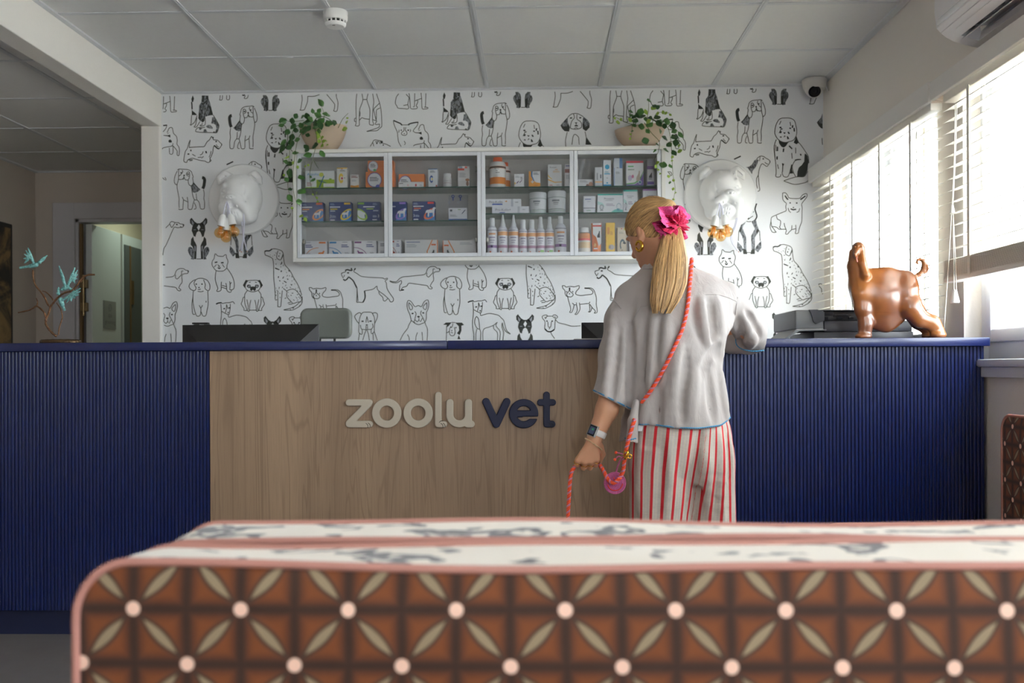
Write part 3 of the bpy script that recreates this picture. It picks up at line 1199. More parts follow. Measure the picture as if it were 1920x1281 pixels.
("puppy", [(720,480,11.975,"""
L 1430,490 1480,465 1560,460 1620,475 1690,510 1740,600 1745,680 1715,740 1650,710 1630,660 1640,600 1600,490
L 1430,490 1370,510 1300,570 1270,640 1300,700 1350,730 1400,735 1430,680 1400,620 1385,560 1420,500
T 1420,592 1450,592
T 1550,592 1580,592
F 1475,665 1500,650 1515,668 1495,685
L 1470,705 1500,715 1535,700
L 1470,755 1540,765 1600,750"""),(800,540,11.975,"""
L 410,30 400,200 410,330 440,470 480,580 520,600 570,570 580,500 580,420 540,350
L 400,180 380,300 385,460 400,550 450,555
L 740,30 745,200 745,350 720,470 700,570 660,600 620,580 590,500
L 580,420 620,350
L 700,250 700,290""")]),
("pug", [(420,520,11.975,"""
Fm649 490,60 550,75 500,130 465,240 425,180
L 540,75 650,70 760,75 810,140 820,220 775,290 650,330 530,295 480,230 490,150 540,75
Gm649 510,200 530,165 590,165 610,200 590,240 545,245
Wm649 545,200 560,190 575,205 560,215
F 650,205 710,220 720,270 690,315 650,280 610,315 585,270 595,220
Lm649 525,300 470,380 465,480 470,590 500,680 520,740 550,765 570,750 580,620 605,510
Lm649 515,500 545,640 540,740
Lm649 465,450 435,455 410,540 390,605 450,700 450,745 520,745
L 570,740 735,740
Lm649 560,120 600,110""")]),
("dalmatian", [(420,460,11.975,"""
T 911,140 960,125 1020,125 1080,85
L 1080,85 1150,80 1230,100 1300,130 1330,190 1340,290 1365,430 1440,520 1500,600 1560,720 1640,850 1700,980 1745,1120
L 911,150 930,220 1000,245 1080,290 1100,330 1115,450 1115,650 1120,770 1135,900 1150,1100 1150,1210
L 1215,120 1190,200 1190,290 1270,330 1310,250 1330,190
F 905,130 935,130 925,165
F 1235,170 1265,180 1260,205
F 1225,230 1245,225 1240,260 1220,260
F 1320,190 1330,240 1300,300 1280,300 1300,250
F 1150,400 1170,420 1190,390 1170,445
F 1145,500 1200,520 1250,545 1240,560 1150,530
F 1280,560 1305,575 1290,605 1270,595
F 1300,360 1310,400 1280,440 1265,440
F 1330,430 1345,450 1325,475
F 1270,470 1290,490 1270,500
F 1445,545 1475,575 1470,600 1450,580
F 1395,595 1415,610 1405,630
F 1365,535 1385,530 1375,555
F 1430,660 1430,690 1405,700
F 1515,670 1535,710 1520,730
F 1215,695 1235,695 1230,740 1210,735
F 1335,700 1350,710 1325,750 1310,745
F 1410,745 1450,755 1435,785
F 1235,780 1275,800 1250,815
F 1345,795 1410,830 1400,850 1345,815
F 1520,790 1540,800 1525,815
F 1310,845 1340,855 1320,870
F 1490,870 1540,880 1515,910
F 1390,880 1400,895 1365,930
F 1395,940 1435,960 1410,970
F 1470,930 1510,950 1490,960
F 1310,930 1330,940 1300,965
F 1235,930 1250,950 1230,1000
F 1600,960 1620,970 1605,985
F 1655,930 1670,960 1660,975
F 1645,1000 1660,1030 1645,1045
F 1160,955 1185,965 1165,970
F 1180,1000 1200,1010 1185,1030
F 1150,1035 1175,1055 1155,1060
F 1240,1060 1270,1085 1250,1095
F 1510,1075 1560,1065 1545,1090
F 1490,1115 1525,1120 1505,1140
F 1625,1105 1680,1095 1660,1120
F 1430,1050 1450,1045 1440,1075
F 1430,1110 1460,1150 1445,1155
F 1600,1145 1650,1190 1635,1200
F 1545,1210 1590,1235 1570,1245
F 1670,1150 1700,1165 1680,1175
F 1120,215 1155,220 1140,235
F 1085,240 1105,240 1095,255
F 1030,215 1050,215 1040,230
F 1150,160 1180,175 1165,185
F 1140,315 1185,310 1160,330
F 1250,1160 1270,1160 1262,1195
F 1160,1120 1180,1110 1168,1150
F 1565,750 1580,775 1565,785
F 1580,850 1600,870 1590,880
F 1690,1020 1710,1040 1700,1060
F 1460,670 1480,680 1470,710"""),(420,520,11.975,"""
L 1330,250 1410,320 1410,430 1500,540 1560,590 1640,560 1730,540 1755,430
L 1410,310 1470,280 1540,265 1610,290 1690,380 1740,470
L 1210,300 1210,640 1220,660 1270,660 1285,560 1310,300
L 1150,490 1160,515 1195,500
L 1365,480 1400,460
L 1755,430 1755,570 1700,650 1620,700 1520,740 1340,735
L 1340,730 1480,700 1600,650 1700,560
L 1430,580 1500,560
L 1450,610 1540,600
F 1720,600 1690,660 1680,650
F 1530,690 1580,680 1560,710
F 1475,720 1510,725 1490,740
F 1650,500 1670,510 1635,530
F 1720,540 1740,555 1725,575
F 1700,380 1735,410 1740,440
F 1690,450 1720,480 1705,490""")]),
("whippet", [(800,540,11.975,"""
T 925,325 980,300 1050,290
L 1050,290 1070,310 1150,295 1240,290 1310,270 1350,320
L 1035,320 1045,420 1050,500 1045,620 1030,760 1035,900 1060,1040 1060,1180
L 1250,320 1250,400 1235,500 1215,560 1140,535 1060,490
F 1185,515 1200,495 1220,515 1200,535
L 1165,330 1160,440 1140,520
L 1165,330 1195,430
T 1095,430 1130,425
T 1210,415 1245,408
L 1205,560 1215,620 1290,600 1400,575 1520,590 1620,620 1680,680 1730,730 1760,840 1800,960 1880,1030
L 1880,1040 1780,980 1720,880 1700,780 1690,880 1730,1000 1710,1180
L 1590,770 1500,840 1400,880 1290,920 1260,1020 1265,1180
L 1500,850 1510,920 1590,1010 1590,1180
L 1575,780 1560,860 1650,980 1640,1180
L 1120,640 1085,700 1080,800 1130,900 1185,920 1180,800 1160,690 1120,640
L 1130,920 1105,1030 1105,1180
L 1190,920 1215,1000 1210,1180""")]),
("french_bulldog", [(650,540,11.975,"""
L 1450,730 1420,600 1375,500 1355,380 1380,285 1450,310 1530,420 1610,395 1680,420 1740,310 1820,270 1845,370 1820,490 1790,560 1790,680 1755,770 1690,800 1620,825 1540,800 1490,760 1450,730
L 1400,330 1395,400 1430,490 1475,470 1470,410 1400,330
L 1800,330 1730,400 1720,450 1770,490 1800,420 1800,330
T 1460,580 1500,570
T 1700,560 1740,562
F 1575,645 1610,625 1650,640 1620,675
L 1620,680 1620,720 1580,760 1540,720 1510,760 1540,790
L 1620,720 1660,760 1700,680
L 1530,530 1560,580 1540,660 1530,720
L 1680,510 1660,580 1700,650 1750,760
L 1450,735 1390,850 1370,910 1270,1040 1200,1180
L 1755,770 1780,840 1810,910 1815,1020 1805,1180
L 1365,1045 1400,1110 1410,1180
L 1590,1000 1560,1080 1550,1180
L 1690,990 1700,1080 1705,1180""")]),
("schnauzer", [(640,490,11.975,"""
L 0,285 15,265 100,235 90,205 140,190 190,205 245,205 250,185
T 90,205 140,190 190,205 245,205
T 225,150 230,190
T 320,155 290,200
L 290,200 285,235 360,280 440,335 560,355 700,365 920,375 970,400 1035,380 1030,410 985,440 1010,490 1020,580 1045,650 1110,750 1170,840 1155,905 1100,910 1080,870 1045,830 950,745 870,690 810,630 800,560 750,600 690,635 520,665
L 375,920 345,910 355,740 355,600
T 520,665 530,730 535,800 520,860 485,925
L 485,925 375,920
T 165,350 260,430 310,520 350,600
L 355,620 375,900
T 45,400 80,430 130,400 165,350
L 0,300 45,380
L 50,360 75,310
T 130,262 175,262
F 0,270 18,270 10,300 -5,295
L 840,680 860,740 930,810 945,880 990,890 1040,840""")]),
("curl_tail_terrier", [(1040,490,11.975,"""
L 170,550 220,550 260,580 340,565 440,575 500,560 550,550 545,610 490,670 475,740 580,770 720,755 830,740 860,690 820,640 750,610 670,605 740,600 820,605 880,650 910,730 935,820 935,980 955,1080 950,1150 885,1165 915,1120 840,1040 780,960 790,1060 780,1130
T 670,605 750,607
L 170,550 185,610 230,660 235,730 260,780 290,800 310,880 350,1020 360,1100 335,1145 385,1145 420,1050 435,980 395,940
L 435,980 490,975 485,930
L 490,980 510,1080 490,1150 455,1190 500,1190 550,1120 570,1050 555,930
L 560,970 690,955 770,945 790,910
L 780,1130 755,1135 800,1135 840,1045
T 335,590 335,650
L 330,650 300,700 270,730 290,790 370,800 415,760 400,720 350,680 335,650
F 320,720 345,715 340,745 325,745
T 260,685 280,685
T 395,683 415,683""")]),
("broad_headed_dog", [(960,540,11.975,"""
L 690,690 680,640 740,610 790,620 750,690 740,650
L 690,690 740,760 735,900 760,950 840,985 900,970 955,930 965,800 975,700
L 790,635 910,635 950,680
L 910,620 970,605 1025,650 980,690 960,640
T 770,745 800,745
T 885,748 920,745
L 805,760 815,870 845,885 870,870 885,760
F 820,875 865,875 845,895
L 845,895 845,920 825,920
T 740,920 790,970 850,985 900,970 950,935
L 980,710 1040,780 1200,820 1350,860 1540,850
L 870,1000 900,1060 960,1140""")]),
("boxer", [(650,540,11.975,"""
L 330,590 290,555 220,590 180,645 220,730 275,800
L 330,590 300,660 280,760 275,900 275,1000 340,1045 350,950 320,900 310,830
L 330,590 370,550 450,545 555,550 590,600 620,660 630,760 620,900 620,980 560,1030 550,940 590,880 580,800
L 590,600 600,560 680,570 690,660 630,800
L 455,640 440,720 435,780
L 455,640 490,780
F 420,830 450,815 485,830 450,850
L 350,930 440,940 550,930
L 435,850 435,930
L 465,850 470,930
T 335,752 380,748
T 510,748 565,745
L 440,940 400,1040 360,1180
L 460,950 490,1040 510,1180
L 290,1010 265,1180
L 590,1010 600,1180
L 620,980 690,1180""")]),
("collie", [(800,540,11.975,"""
F 370,825 430,780 560,775 490,860 460,880 450,830
F 640,780 790,780 840,830 780,850 780,960 740,1060 680,1020 730,950 720,860 680,820
F 690,1150 720,1060 760,1150
L 450,850 445,1020 440,1180
L 450,1010 510,970 520,900 570,880 590,800
L 620,880 640,980 620,1060 560,1075 520,1040 510,980
F 550,955 570,940 580,965 560,975
L 545,1000 590,1010
T 530,880 555,878
T 645,890 670,895
L 560,775 640,780""")]),
("beagle", [(960,170,11.975,"""
G 1270,575 1180,670 1085,780 1130,860 1180,910 1280,920 1300,820 1255,720 1250,640
F 1085,780 1130,860 1180,910 1280,920 1300,820 1255,740 1240,800 1180,810
G 1600,580 1700,660 1745,740 1740,830 1660,910 1590,860 1580,740
F 1740,760 1740,830 1660,910 1590,860 1580,740 1620,740 1640,820
L 1260,590 1330,530 1400,515 1480,520 1600,585
L 1380,520 1400,610 1340,690 1310,830 1360,860 1440,870 1520,850 1560,820 1560,740 1530,690 1460,640 1460,530
F 1405,715 1470,715 1440,750
L 1440,750 1440,790
T 1405,790 1480,790
L 1395,850 1440,835 1480,850
T 1300,620 1350,612
T 1510,610 1555,612
L 1240,930 1215,1040 1200,1130 1210,1280
L 1640,920 1665,1050 1780,1215
F 1660,1060 1780,1215 1650,1215
L 1345,1215 1360,1100 1370,1040 1410,980 1490,1040 1500,1120 1510,1215""")]),
("sheepdog", [(1440,200,16.0,"""
L 420,345 600,340 720,370 800,440 840,600 860,700 850,850 770,1000 640,1050 520,1075 400,1050 300,980 230,880 200,780 215,640 260,500 330,390 420,345
F 450,775 530,775 500,825
T 340,630 400,625
T 640,650 690,650
F 340,910 400,890 405,940
F 565,880 600,900 640,970 575,980
T 370,800 395,740
T 600,760 640,820
L 480,920 500,870 520,900
L 390,430 340,540
L 660,460 680,580
T 740,560 730,640
T 780,640 790,750
L 400,640 360,740 330,800
L 440,660 400,690
F 320,1010 400,1060 520,1080 640,1050 590,1100 540,1180 470,1230 400,1200 330,1100
F 850,880 900,1020 930,1080 850,1130 770,1080 800,1010"""),(1400,200,11.975,"""
L 665,740 630,830 615,950 625,1080 650,1270
L 1160,800 1230,880 1330,1030 1385,1130 1395,1270
L 650,860 660,1000
T 690,900 690,1000
T 830,940 820,1020
T 950,880 1020,950
L 1010,1040 1020,1170
L 1100,920 1100,1050
T 1205,1060 1220,1100
L 1080,1200 1140,1185 1220,1185
G 1300,1060 1340,1070 1390,1150 1390,1280 1290,1270"""),(1360,270,11.975,"""
L 1095,30 1110,250 1130,450 1140,640 1130,720 1160,745 1230,735 1250,680
L 1270,640 1300,720 1350,745 1400,735 1430,680 1460,600
T 1160,280 1160,350
L 1170,460 1195,560
F 1270,430 1320,450 1300,500 1290,640 1270,640 1280,500
F 1480,460 1510,470 1495,580 1525,660 1430,670
L 1700,350 1580,370 1530,430 1500,520 1530,640 1580,740
L 1310,830 1450,780 1600,740 1740,740 1800,700 1850,620 1910,740 1830,850 1700,890 1560,910 1440,880 1310,830
F 1790,210 1840,270 1865,400 1840,600 1770,740 1610,740 1620,620 1650,530 1720,470 1780,380""")]),
("airedale", [(1360,270,11.975,"""
G 460,520 530,510 600,460 650,370 700,340 740,375 700,490 650,560 610,610 600,680 540,590 510,550
L 700,340 780,275 860,285 910,320 980,360 1005,400 980,450 930,505 860,460 815,450 770,540 750,620 740,700 700,780 700,900 720,1000
L 780,285 765,385 720,350
L 740,700 755,900 770,1040 725,1065
F 985,390 1010,395 995,420
T 835,335 865,335
L 885,410 930,450 960,450
T 195,345 345,275""")]),
("husky_head", [(660,170,11.975,"""
L 410,1255 450,1190 500,1110 600,1120 690,1140
L 690,1180 780,1210 870,1255
F 540,1170 580,1150 570,1200 545,1200
F 630,1140 695,1130 690,1180 650,1190
T 690,1225 715,1220
L 470,1170 490,1250
L 520,1150 600,1140 640,1200""")]),
]

m_ink = M('wallpaper_ink', (58, 59, 54), 0.7)
m_ink_light = M('wallpaper_ink_line', (92, 94, 86), 0.7)
m_hatch_l = M('wallpaper_pale_hatch', (150, 152, 158), 0.7)
def hatch_mat():
    t = NT('wallpaper_hatch', 0.7)
    co = t.coords('Object', (150, 1, 60))
    n = t.noise(co, 1.0, 4, 0.65, 0.6)
    t.link(t.mix(t.smooth(n, 0.36, 0.64), (36, 37, 36), (150, 153, 158)), t.b.inputs['Base Color'])
    return t.m
m_hatch = hatch_mat()
m_papr = M('wallpaper_blank', (229, 230, 232), 0.62)

def parse_dog(blocks, dx=0.0, dy=0.0):
    out = []
    for ox, oy, s, txt in blocks:
        for line in txt.strip().split('\n'):
            code, *pts = line.split()
            p = [tuple(float(q) for q in a.split(',')) for a in pts]
            sets = [p]
            if len(code) > 1 and code[1] == 'm':
                c = float(code[2:])
                sets.append([(2 * c - x, y) for x, y in p])
            for st in sets:
                w = [P(ox + x / s + dx, oy + y / s + dy, Y=YB) for x, y in st]
                out.append((code[0], [(q.x, q.z) for q in w]))
    return out

PERIOD = P(928.8, 560, Y=YB).x - P(455.9, 560, Y=YB).x
EPS = {'F': 0.0006, 'G': 0.0005, 'H': 0.0009, 'W': 0.0008, 'L': 0.0010, 'T': 0.0010, 'B': 0.0010}
INK = {'F': m_ink, 'G': m_hatch, 'H': m_hatch_l, 'W': m_papr, 'L': m_ink_light, 'T': m_ink, 'B': m_ink}

def ribbon(mb, pts, w, y, m):
    # one flat inked line of constant width
    p = [np.array(q) for q in pts]
    if len(p) > 3:
        sp_ = spline([(q[0], 0, q[1]) for q in p], 3)
        p = [np.array((q.x, q.z)) for q in sp_]
    n = len(p)
    nr = []
    for i in range(n):
        d = p[min(i + 1, n - 1)] - p[max(i - 1, 0)]
        L = np.linalg.norm(d)
        d = d / L if L > 1e-9 else np.array((1.0, 0))
        nr.append(np.array((-d[1], d[0])))
    v, f = [], []
    for i in range(n):
        a, b_ = p[i] + nr[i] * w / 2, p[i] - nr[i] * w / 2
        v += [(a[0], y, a[1]), (b_[0], y, b_[1])]
    for i in range(n - 1):
        f.append((2 * i, 2 * i + 1, 2 * i + 3, 2 * i + 2))
    mb.add(v, f, m)

def put_dog(strokes, shift):
    xs = [q[0] + shift for c, p in strokes for q in p]
    if max(xs) < XL + 0.01 or min(xs) > XR - 0.01:
        return
    mb = MB()
    zmax, xmin, xmax = CZ - 0.006, XL + 0.003, XR - 0.004
    for code, p in strokes:
        p = [(x + shift, z) for x, z in p]
        y = YB - EPS[code]
        if code in 'LTB':
            w = {'L': 0.0040, 'T': 0.0070, 'B': 0.016}[code]
            run = []
            for q in p + [None]:
                if q is not None and xmin < q[0] < xmax and q[1] < zmax and q[1] > 0.7:
                    run.append(q)
                else:
                    if len(run) > 1:
                        ribbon(mb, run, w, y, INK[code])
                    run = []
        else:
            p = [(min(max(x, xmin), xmax), min(z, zmax)) for x, z in p]
            if max(q[0] for q in p) - min(q[0] for q in p) < 0.002:
                continue
            mb.poly([(x, y, z) for x, z in p], INK[code])
    if mb.v:
        mb.build('dog_drawing', None, wall_back)

for nm, blocks in DOGS:
    st = parse_dog(blocks)
    xs = [q[0] for c, p in st for q in p]
    for k in (-3, -2, -1, 0, 1, 2, 3):
        if min(xs) + k * PERIOD < XR - 0.01 and max(xs) + k * PERIOD > XL + 0.01:
            put_dog(st, k * PERIOD)
# the mirrored spaniel and the second boston terrier of the repeat
sp0 = parse_dog([b_ for b_ in dict(DOGS)['spaniel']])
nose = P(410 + 665 / 11.975, 170 + 495 / 11.975, Y=YB)
tgt = P(300 + 540 / 11.975, 310 + 225 / 11.975, Y=YB)
mir = [(c, [(tgt.x - (x - nose.x) * 1.1, tgt.z + (z - nose.z) * 0.95) for x, z in p]) for c, p in sp0]
bt = parse_dog(dict(DOGS)['boston_terrier'], 497.7 - 359.3, 592.6 - 408.4)
for st in (mir, bt):
    xs = [q[0] for c, p in st for q in p]
    for k in (-3, -2, -1, 0, 1, 2, 3):
        if min(xs) + k * PERIOD < XR - 0.01 and max(xs) + k * PERIOD > XL + 0.01:
            put_dog(st, k * PERIOD)
# ================================================================== reception counter
CY, CT = 3.347, 1.022
def X_at(px, Y, py=690):
    return P(px, py, Y=Y).x
XC0 = -2.75
XCA, XCB, XCC = X_at(392.5, CY), X_at(1298, CY), 1.515
m_blue = M('blue_lacquer', (11, 26, 80), 0.36, coat=0.3, bump=0.03, bscale=400)
m_blue_slat = M('blue_slat_lacquer', (2, 22, 78), 0.32, coat=0.2)
m_navy = M('dark_blue_groove', (14, 24, 62), 0.6)
def wood_mat():
    t = NT('oak_laminate', 0.5)
    co = t.coords('Object')
    sx, sy, sz = t.sep(co)
    wv = t.node('ShaderNodeCombineXYZ')
    t.link(t.math('MULTIPLY', sx, 9.0), wv.inputs[0]); t.link(t.math('MULTIPLY', sz, 0.55), wv.inputs[2])
    n1 = t.noise(wv.outputs[0], 1.0, 3, 0.5, 0.5)
    ring = t.math('FRACT', t.math('MULTIPLY', n1, 15.0))
    rl = t.math('ABSOLUTE', t.math('SUBTRACT', ring, 0.5))
    cv = t.node('ShaderNodeCombineXYZ')
    t.link(t.math('MULTIPLY', sx, 380.0), cv.inputs[0]); t.link(t.math('MULTIPLY', sz, 5.0), cv.inputs[2])
    n2 = t.noise(cv.outputs[0], 1.0, 4, 0.65)
    dv = t.node('ShaderNodeCombineXYZ')
    t.link(t.math('MULTIPLY', sx, 4.2), dv.inputs[0]); t.link(t.math('MULTIPLY', sz, 0.12), dv.inputs[2])
    n3 = t.noise(dv.outputs[0], 1.0, 2)
    base = t.mix(t.smooth(n3, 0.35, 0.65), (148, 122, 98), (170, 142, 115))
    c = t.mix(t.math('MULTIPLY', t.smooth(rl, 0.30, 0.5), 0.42), base, (118, 94, 74))
    c = t.mix(t.math('MULTIPLY', t.smooth(n2, 0.40, 0.72), 0.45), c, (120, 97, 78))
    t.link(c, t.b.inputs['Base Color'])
    t.bump(n2, 0.10, 0.001)
    return t.m
m_wood = wood_mat()

def counter_unit(label, x0, x1, fluted):
    t = thing('counter_unit', label, 'counter', ((x0 + x1) / 2, CY + 0.2, 0))
    if fluted:
        pitch, w, r = 0.0124, 0.0102, 0.006
        b = MB(); b.box(x0, x1, CY + r, CY + 0.33, 0.093, 0.993, bev=0.001, seg=1); b.build('body', m_navy, t)
        n = int((x1 - x0) / pitch)
        p = (x1 - x0) / n
        me = None
        for i in range(n):
            xa = x0 + p * i + (p - w) / 2
            if me is None:
                b = MB(); b.box(xa, xa + w, CY, CY + r + 0.001, 0.093, 0.993, bev=0.0016, seg=1)
                me = b.build('slat', m_blue_slat, t, loc=(xa - (x0 + x1) / 2, 0, 0)).data
            else:
                link_mesh('slat', me, t, (xa - (x0 + x1) / 2, 0, 0))
        b = MB(); b.box(x0, x1, CY + 0.045, CY + 0.30, 0, 0.093); b.build('plinth', m_navy, t)
    else:
        b = MB(); b.box(x0 + 0.001, x1 - 0.001, CY + 0.016, CY + 0.33, 0.0, 0.993); b.build('body', m_navy, t)
        b = MB(); b.box(x0 + 0.0015, x1 - 0.0015, CY - 0.002, CY + 0.016, 0.004, 0.991, bev=0.001, seg=1); b.build('front_panel', m_wood, t)
    return t
cu_l = counter_unit('dark blue ribbed counter front on the left under the bird sculpture', XC0, XCA, True)
cu_m = counter_unit('oak veneer counter front carrying the lettering in the middle', XCA, XCB, False)
cu_r = counter_unit('bright blue ribbed counter front at the right by the window', XCB, XCC, True)
XS = X_at(840, CY)
for (x0, x1, yb, lb) in ((XC0, XS - 0.0008, CY + 0.34, 'blue counter worktop, left length with the bird sculpture on it'),
                         (XS + 0.0008, XCC + 0.010, CY + 0.34, 'blue counter worktop, right length with the hound statue on it')):
    b = MB(); b.box(x0, x1, CY - 0.022, yb, 0.993, CT, bev=0.0025)
    tag(b.build('worktop', m_blue, None, auto=0.6), lb, 'worktop')
sc_ = thing('storage_cabinet', 'low blue cabinet behind the counter carrying the printer', 'cabinet', (1.15, 3.9, 0))
b = MB(); b.box(0.80, 1.43, CY + 0.342, 4.25, 0, CT - 0.0005, bev=0.002); b.build('body', m_blue, sc_)
for k in (0, 1):
    b = MB(); b.box(0.805 + 0.311 * k, 1.112 + 0.311 * k, 4.25, 4.267, 0.08, CT - 0.03, bev=0.002); b.build('door', m_blue, sc_)
# the staff desk behind
dk = thing('desk', 'white staff desk hidden behind the counter under the monitors', 'desk', (-0.6, 4.0, 0))
b = MB(); b.box(-1.9, 0.79, 3.70, 4.30, 0.715, 0.74, bev=0.003); b.build('desk_top', m_white, dk)
for x in (-1.88, -0.5, 0.74):
    b = MB(); b.box(x, x + 0.03, 3.74, 4.26, 0, 0.715); b.build('side_panel', m_white, dk)

# ------------------------------------------------------------------ the lettering on the oak front
sgn = thing('sign', 'raised rounded lettering reading zoolu vet on the oak counter front', 'sign', (P(845, 770, Y=CY).x, CY, P(845, 770, Y=CY).z))
m_beige = M('beige_letter', (186, 175, 158), 0.55)
m_letter_navy = M('navy_letter', (14, 20, 56), 0.55)
m_line = M('dark_claw_line', (22, 20, 22), 0.6)
LY1, LY0 = CY - 0.0022, CY - 0.0152
def L(zx, zy):
    q = P(620 + zx / 4.174, 710 + zy / 4.174, Y=CY - 0.012)
    return q.x, q.z
LS = (L(1000, 200)[0] - L(0, 200)[0]) / 1000
def seg2(a, b_, r):
    def f(X, Z):
        px, pz = X - a[0], Z - a[1]
        bx, bz = b_[0] - a[0], b_[1] - a[1]
        h = np.clip((px * bx + pz * bz) / max(bx * bx + bz * bz, 1e-12), 0, 1)
        return np.sqrt((px - h * bx) ** 2 + (pz - h * bz) ** 2) - r
    return f
def ring2(c, R, r):
    return lambda X, Z: np.abs(np.sqrt((X - c[0]) ** 2 + (Z - c[1]) ** 2) - R) - r
def letter(name, fs, cuts, m, claws=()):
    # 2-D strokes given a real thickness with slightly rounded edges
    pts = []
    lo = (min(f[1][0] for f in fs), LY0 - 0.004, min(f[1][1] for f in fs))
    hi = (max(f[2][0] for f in fs), LY1 + 0.004, max(f[2][1] for f in fs))
    s = SDF((lo[0] - 0.006, lo[1], lo[2] - 0.006), (hi[0] + 0.006, hi[1], hi[2] + 0.006), 0.0016)
    def full(X, Y, Z):
        d = None
        for f in fs:
            q = f[0](X, Z)
            d = q if d is None else np.minimum(d, q)
        for c in cuts:
            d = np.maximum(d, -c(X, Z))
        dy = np.maximum(LY0 - Y, Y - LY1)
        r = 0.002
        a, b_ = np.maximum(d + r, 0), np.maximum(dy + r, 0)
        return np.minimum(np.maximum(d + r, dy + r), 0) + np.sqrt(a * a + b_ * b_) - r
    s.op(full, s.lo, s.lo + (s.n - 1) * s.h)
    o = sdf_obj('letter_' + name, s, m, sgn, it=1)
    for c in claws:
        mb = MB(); mb.tube(spline([(L(*q)[0], LY0 - 0.0002, L(*q)[1]) for q in c], 4), 0.0009, 5)
        mb.build('claw_line', m_line, o)
    return o
def S(a, b_, r):
    A, B, r = L(*a), L(*b_), r * LS
    return (seg2(A, B, r), (min(A[0], B[0]) - r, min(A[1], B[1]) - r), (max(A[0], B[0]) + r, max(A[1], B[1]) + r))
def O(c, R, r):
    A = L(*c); t = (R + r) * LS
    return (ring2(A, R * LS, r * LS), (A[0] - t, A[1] - t), (A[0] + t, A[1] + t))
letter('z', [S((143, 188), (302, 188), 26), S((296, 196), (146, 350), 28), S((145, 357), (303, 357), 27)], [], m_beige,
       [[(276, 350), (290, 362), (293, 384)], [(294, 347), (308, 360), (311, 380)]])
letter('o', [O((438, 271), 86, 29)], [], m_beige)
letter('o', [O((684, 271), 86, 29)], [], m_beige)
letter('l', [S((842, 130), (842, 357), 26), S((842, 357), (885, 357), 26)], [], m_beige,
       [[(850, 345), (862, 332), (880, 332)], [(862, 350), (876, 362), (880, 384)], [(880, 348), (893, 360), (897, 380)]])
uc = L(1005, 282)
def uarc(X, Z):
    d = np.abs(np.sqrt((X - uc[0]) ** 2 + (Z - uc[1]) ** 2) - 73 * LS) - 28 * LS
    return np.where(Z > uc[1], 1.0, d)
letter('u', [S((932, 188), (932, 282), 28), S((1078, 188), (1078, 352), 28), S((1070, 357), (1100, 357), 27),
             (uarc, L(904, 383), L(1106, 282))], [], m_beige)
letter('v', [S((1216, 182), (1297, 356), 30), S((1378, 182), (1297, 356), 30)], [], m_letter_navy)
ec = L(1511, 275)
def ecut(X, Z):
    return np.maximum(np.abs(Z - L(0, 313)[1]) - 9 * LS, L(1500, 0)[0] - X)
letter('e', [O((1511, 275), 86, 28), S((1440, 276), (1596, 276), 27)], [ecut], m_letter_navy)
letter('t', [S((1690, 128), (1690, 357), 26), S((1641, 187), (1738, 187), 26), S((1690, 357), (1733, 357), 26)], [], m_letter_navy,
       [[(1708, 350), (1722, 362), (1726, 384)], [(1726, 348), (1740, 360), (1744, 380)]])

# ================================================================== wall cabinet with glass doors
KF = 5.0                       # front plane
kx0, kx1 = P(549, 400, Y=KF).x, P(1248, 400, Y=KF).x
kz0 = P(900, 488.5, Y=KF).z
kz1 = P(900, 276.5, Y=KF).z
TH = 0.019
m_cab = M('white_cabinet', (226, 225, 220), 0.4)
m_alu = M('pale_door_frame', (214, 217, 222), 0.35)
m_inside = M('cabinet_inside', (206, 202, 198), 0.6)
m_dpane = pane_material('cabinet_glass', (0.90, 0.91, 0.92), 0.05)
cab = thing('wall_cabinet', 'white wall cabinet with four glass doors full of pet medicines', 'cabinet', ((kx0 + kx1) / 2, YB, kz0))
b = MB()
b.box(kx0, kx1, KF, YB - 0.001, kz0, kz0 + TH, m_cab, bev=0.0015); b.box(kx0, kx1, KF, YB - 0.001, kz1 - TH, kz1, m_cab, bev=0.0015)
b.box(kx0, kx0 + TH, KF, YB - 0.001, kz0 + TH, kz1 - TH, m_cab); b.box(kx1 - TH, kx1, KF, YB - 0.001, kz0 + TH, kz1 - TH, m_cab)
b.build('carcass', m_cab, cab)
b = MB(); b.box(kx0 + TH, kx1 - TH, YB - 0.014, YB - 0.002, kz0 + TH, kz1 - TH); b.build('back_panel', m_inside, cab)
kxm = P(902.5, 400, Y=KF).x
b = MB(); b.box(kxm - 0.006, kxm + 0.006, KF + 0.025, YB - 0.014, kz0 + TH, kz1 - TH); b.build('partition', m_inside, cab)
dx = [kx0 + TH + 0.002, P(727.5, 400, Y=KF).x, kxm, P(1076, 400, Y=KF).x, kx1 - TH - 0.002]
FW = 0.0195
for i in range(4):
    a, c = dx[i] + 0.001, dx[i + 1] - 0.001
    z0, z1 = kz0 + TH + 0.002, kz1 - TH - 0.002
    b = MB()
    for (p0, p1, q0, q1) in ((a, a + FW, z0, z1), (c - FW, c, z0, z1), (a + FW, c - FW, z0, z0 + FW), (a + FW, c - FW, z1 - FW, z1)):
        b.box(p0, p1, KF + 0.001, KF + 0.019, q0, q1, bev=0.0015, seg=1)
    d = b.build('door', m_alu, cab)
    b = MB(); b.box(a + FW - 0.002, c - FW + 0.002, KF + 0.009, KF + 0.013, z0 + FW - 0.002, z1 - FW + 0.002); b.build('pane', m_dpane, d)
    hx = c - FW - 0.014 if i % 2 else a + FW + 0.002
    for zz in (z0 + 0.075, z1 - 0.095):
        b = MB(); b.box(hx, hx + 0.012, KF + 0.02, KF + 0.05, zz, zz + 0.024, bev=0.003); b.build('hinge', M('hinge_metal', (176, 172, 160), 0.3, 0.9), d)
m_shelf = pane_material('shelf_glass', (0.80, 0.87, 0.84), 0.07)
m_edge = M('green_glass_edge', (52, 92, 78), 0.15)
SH = {}
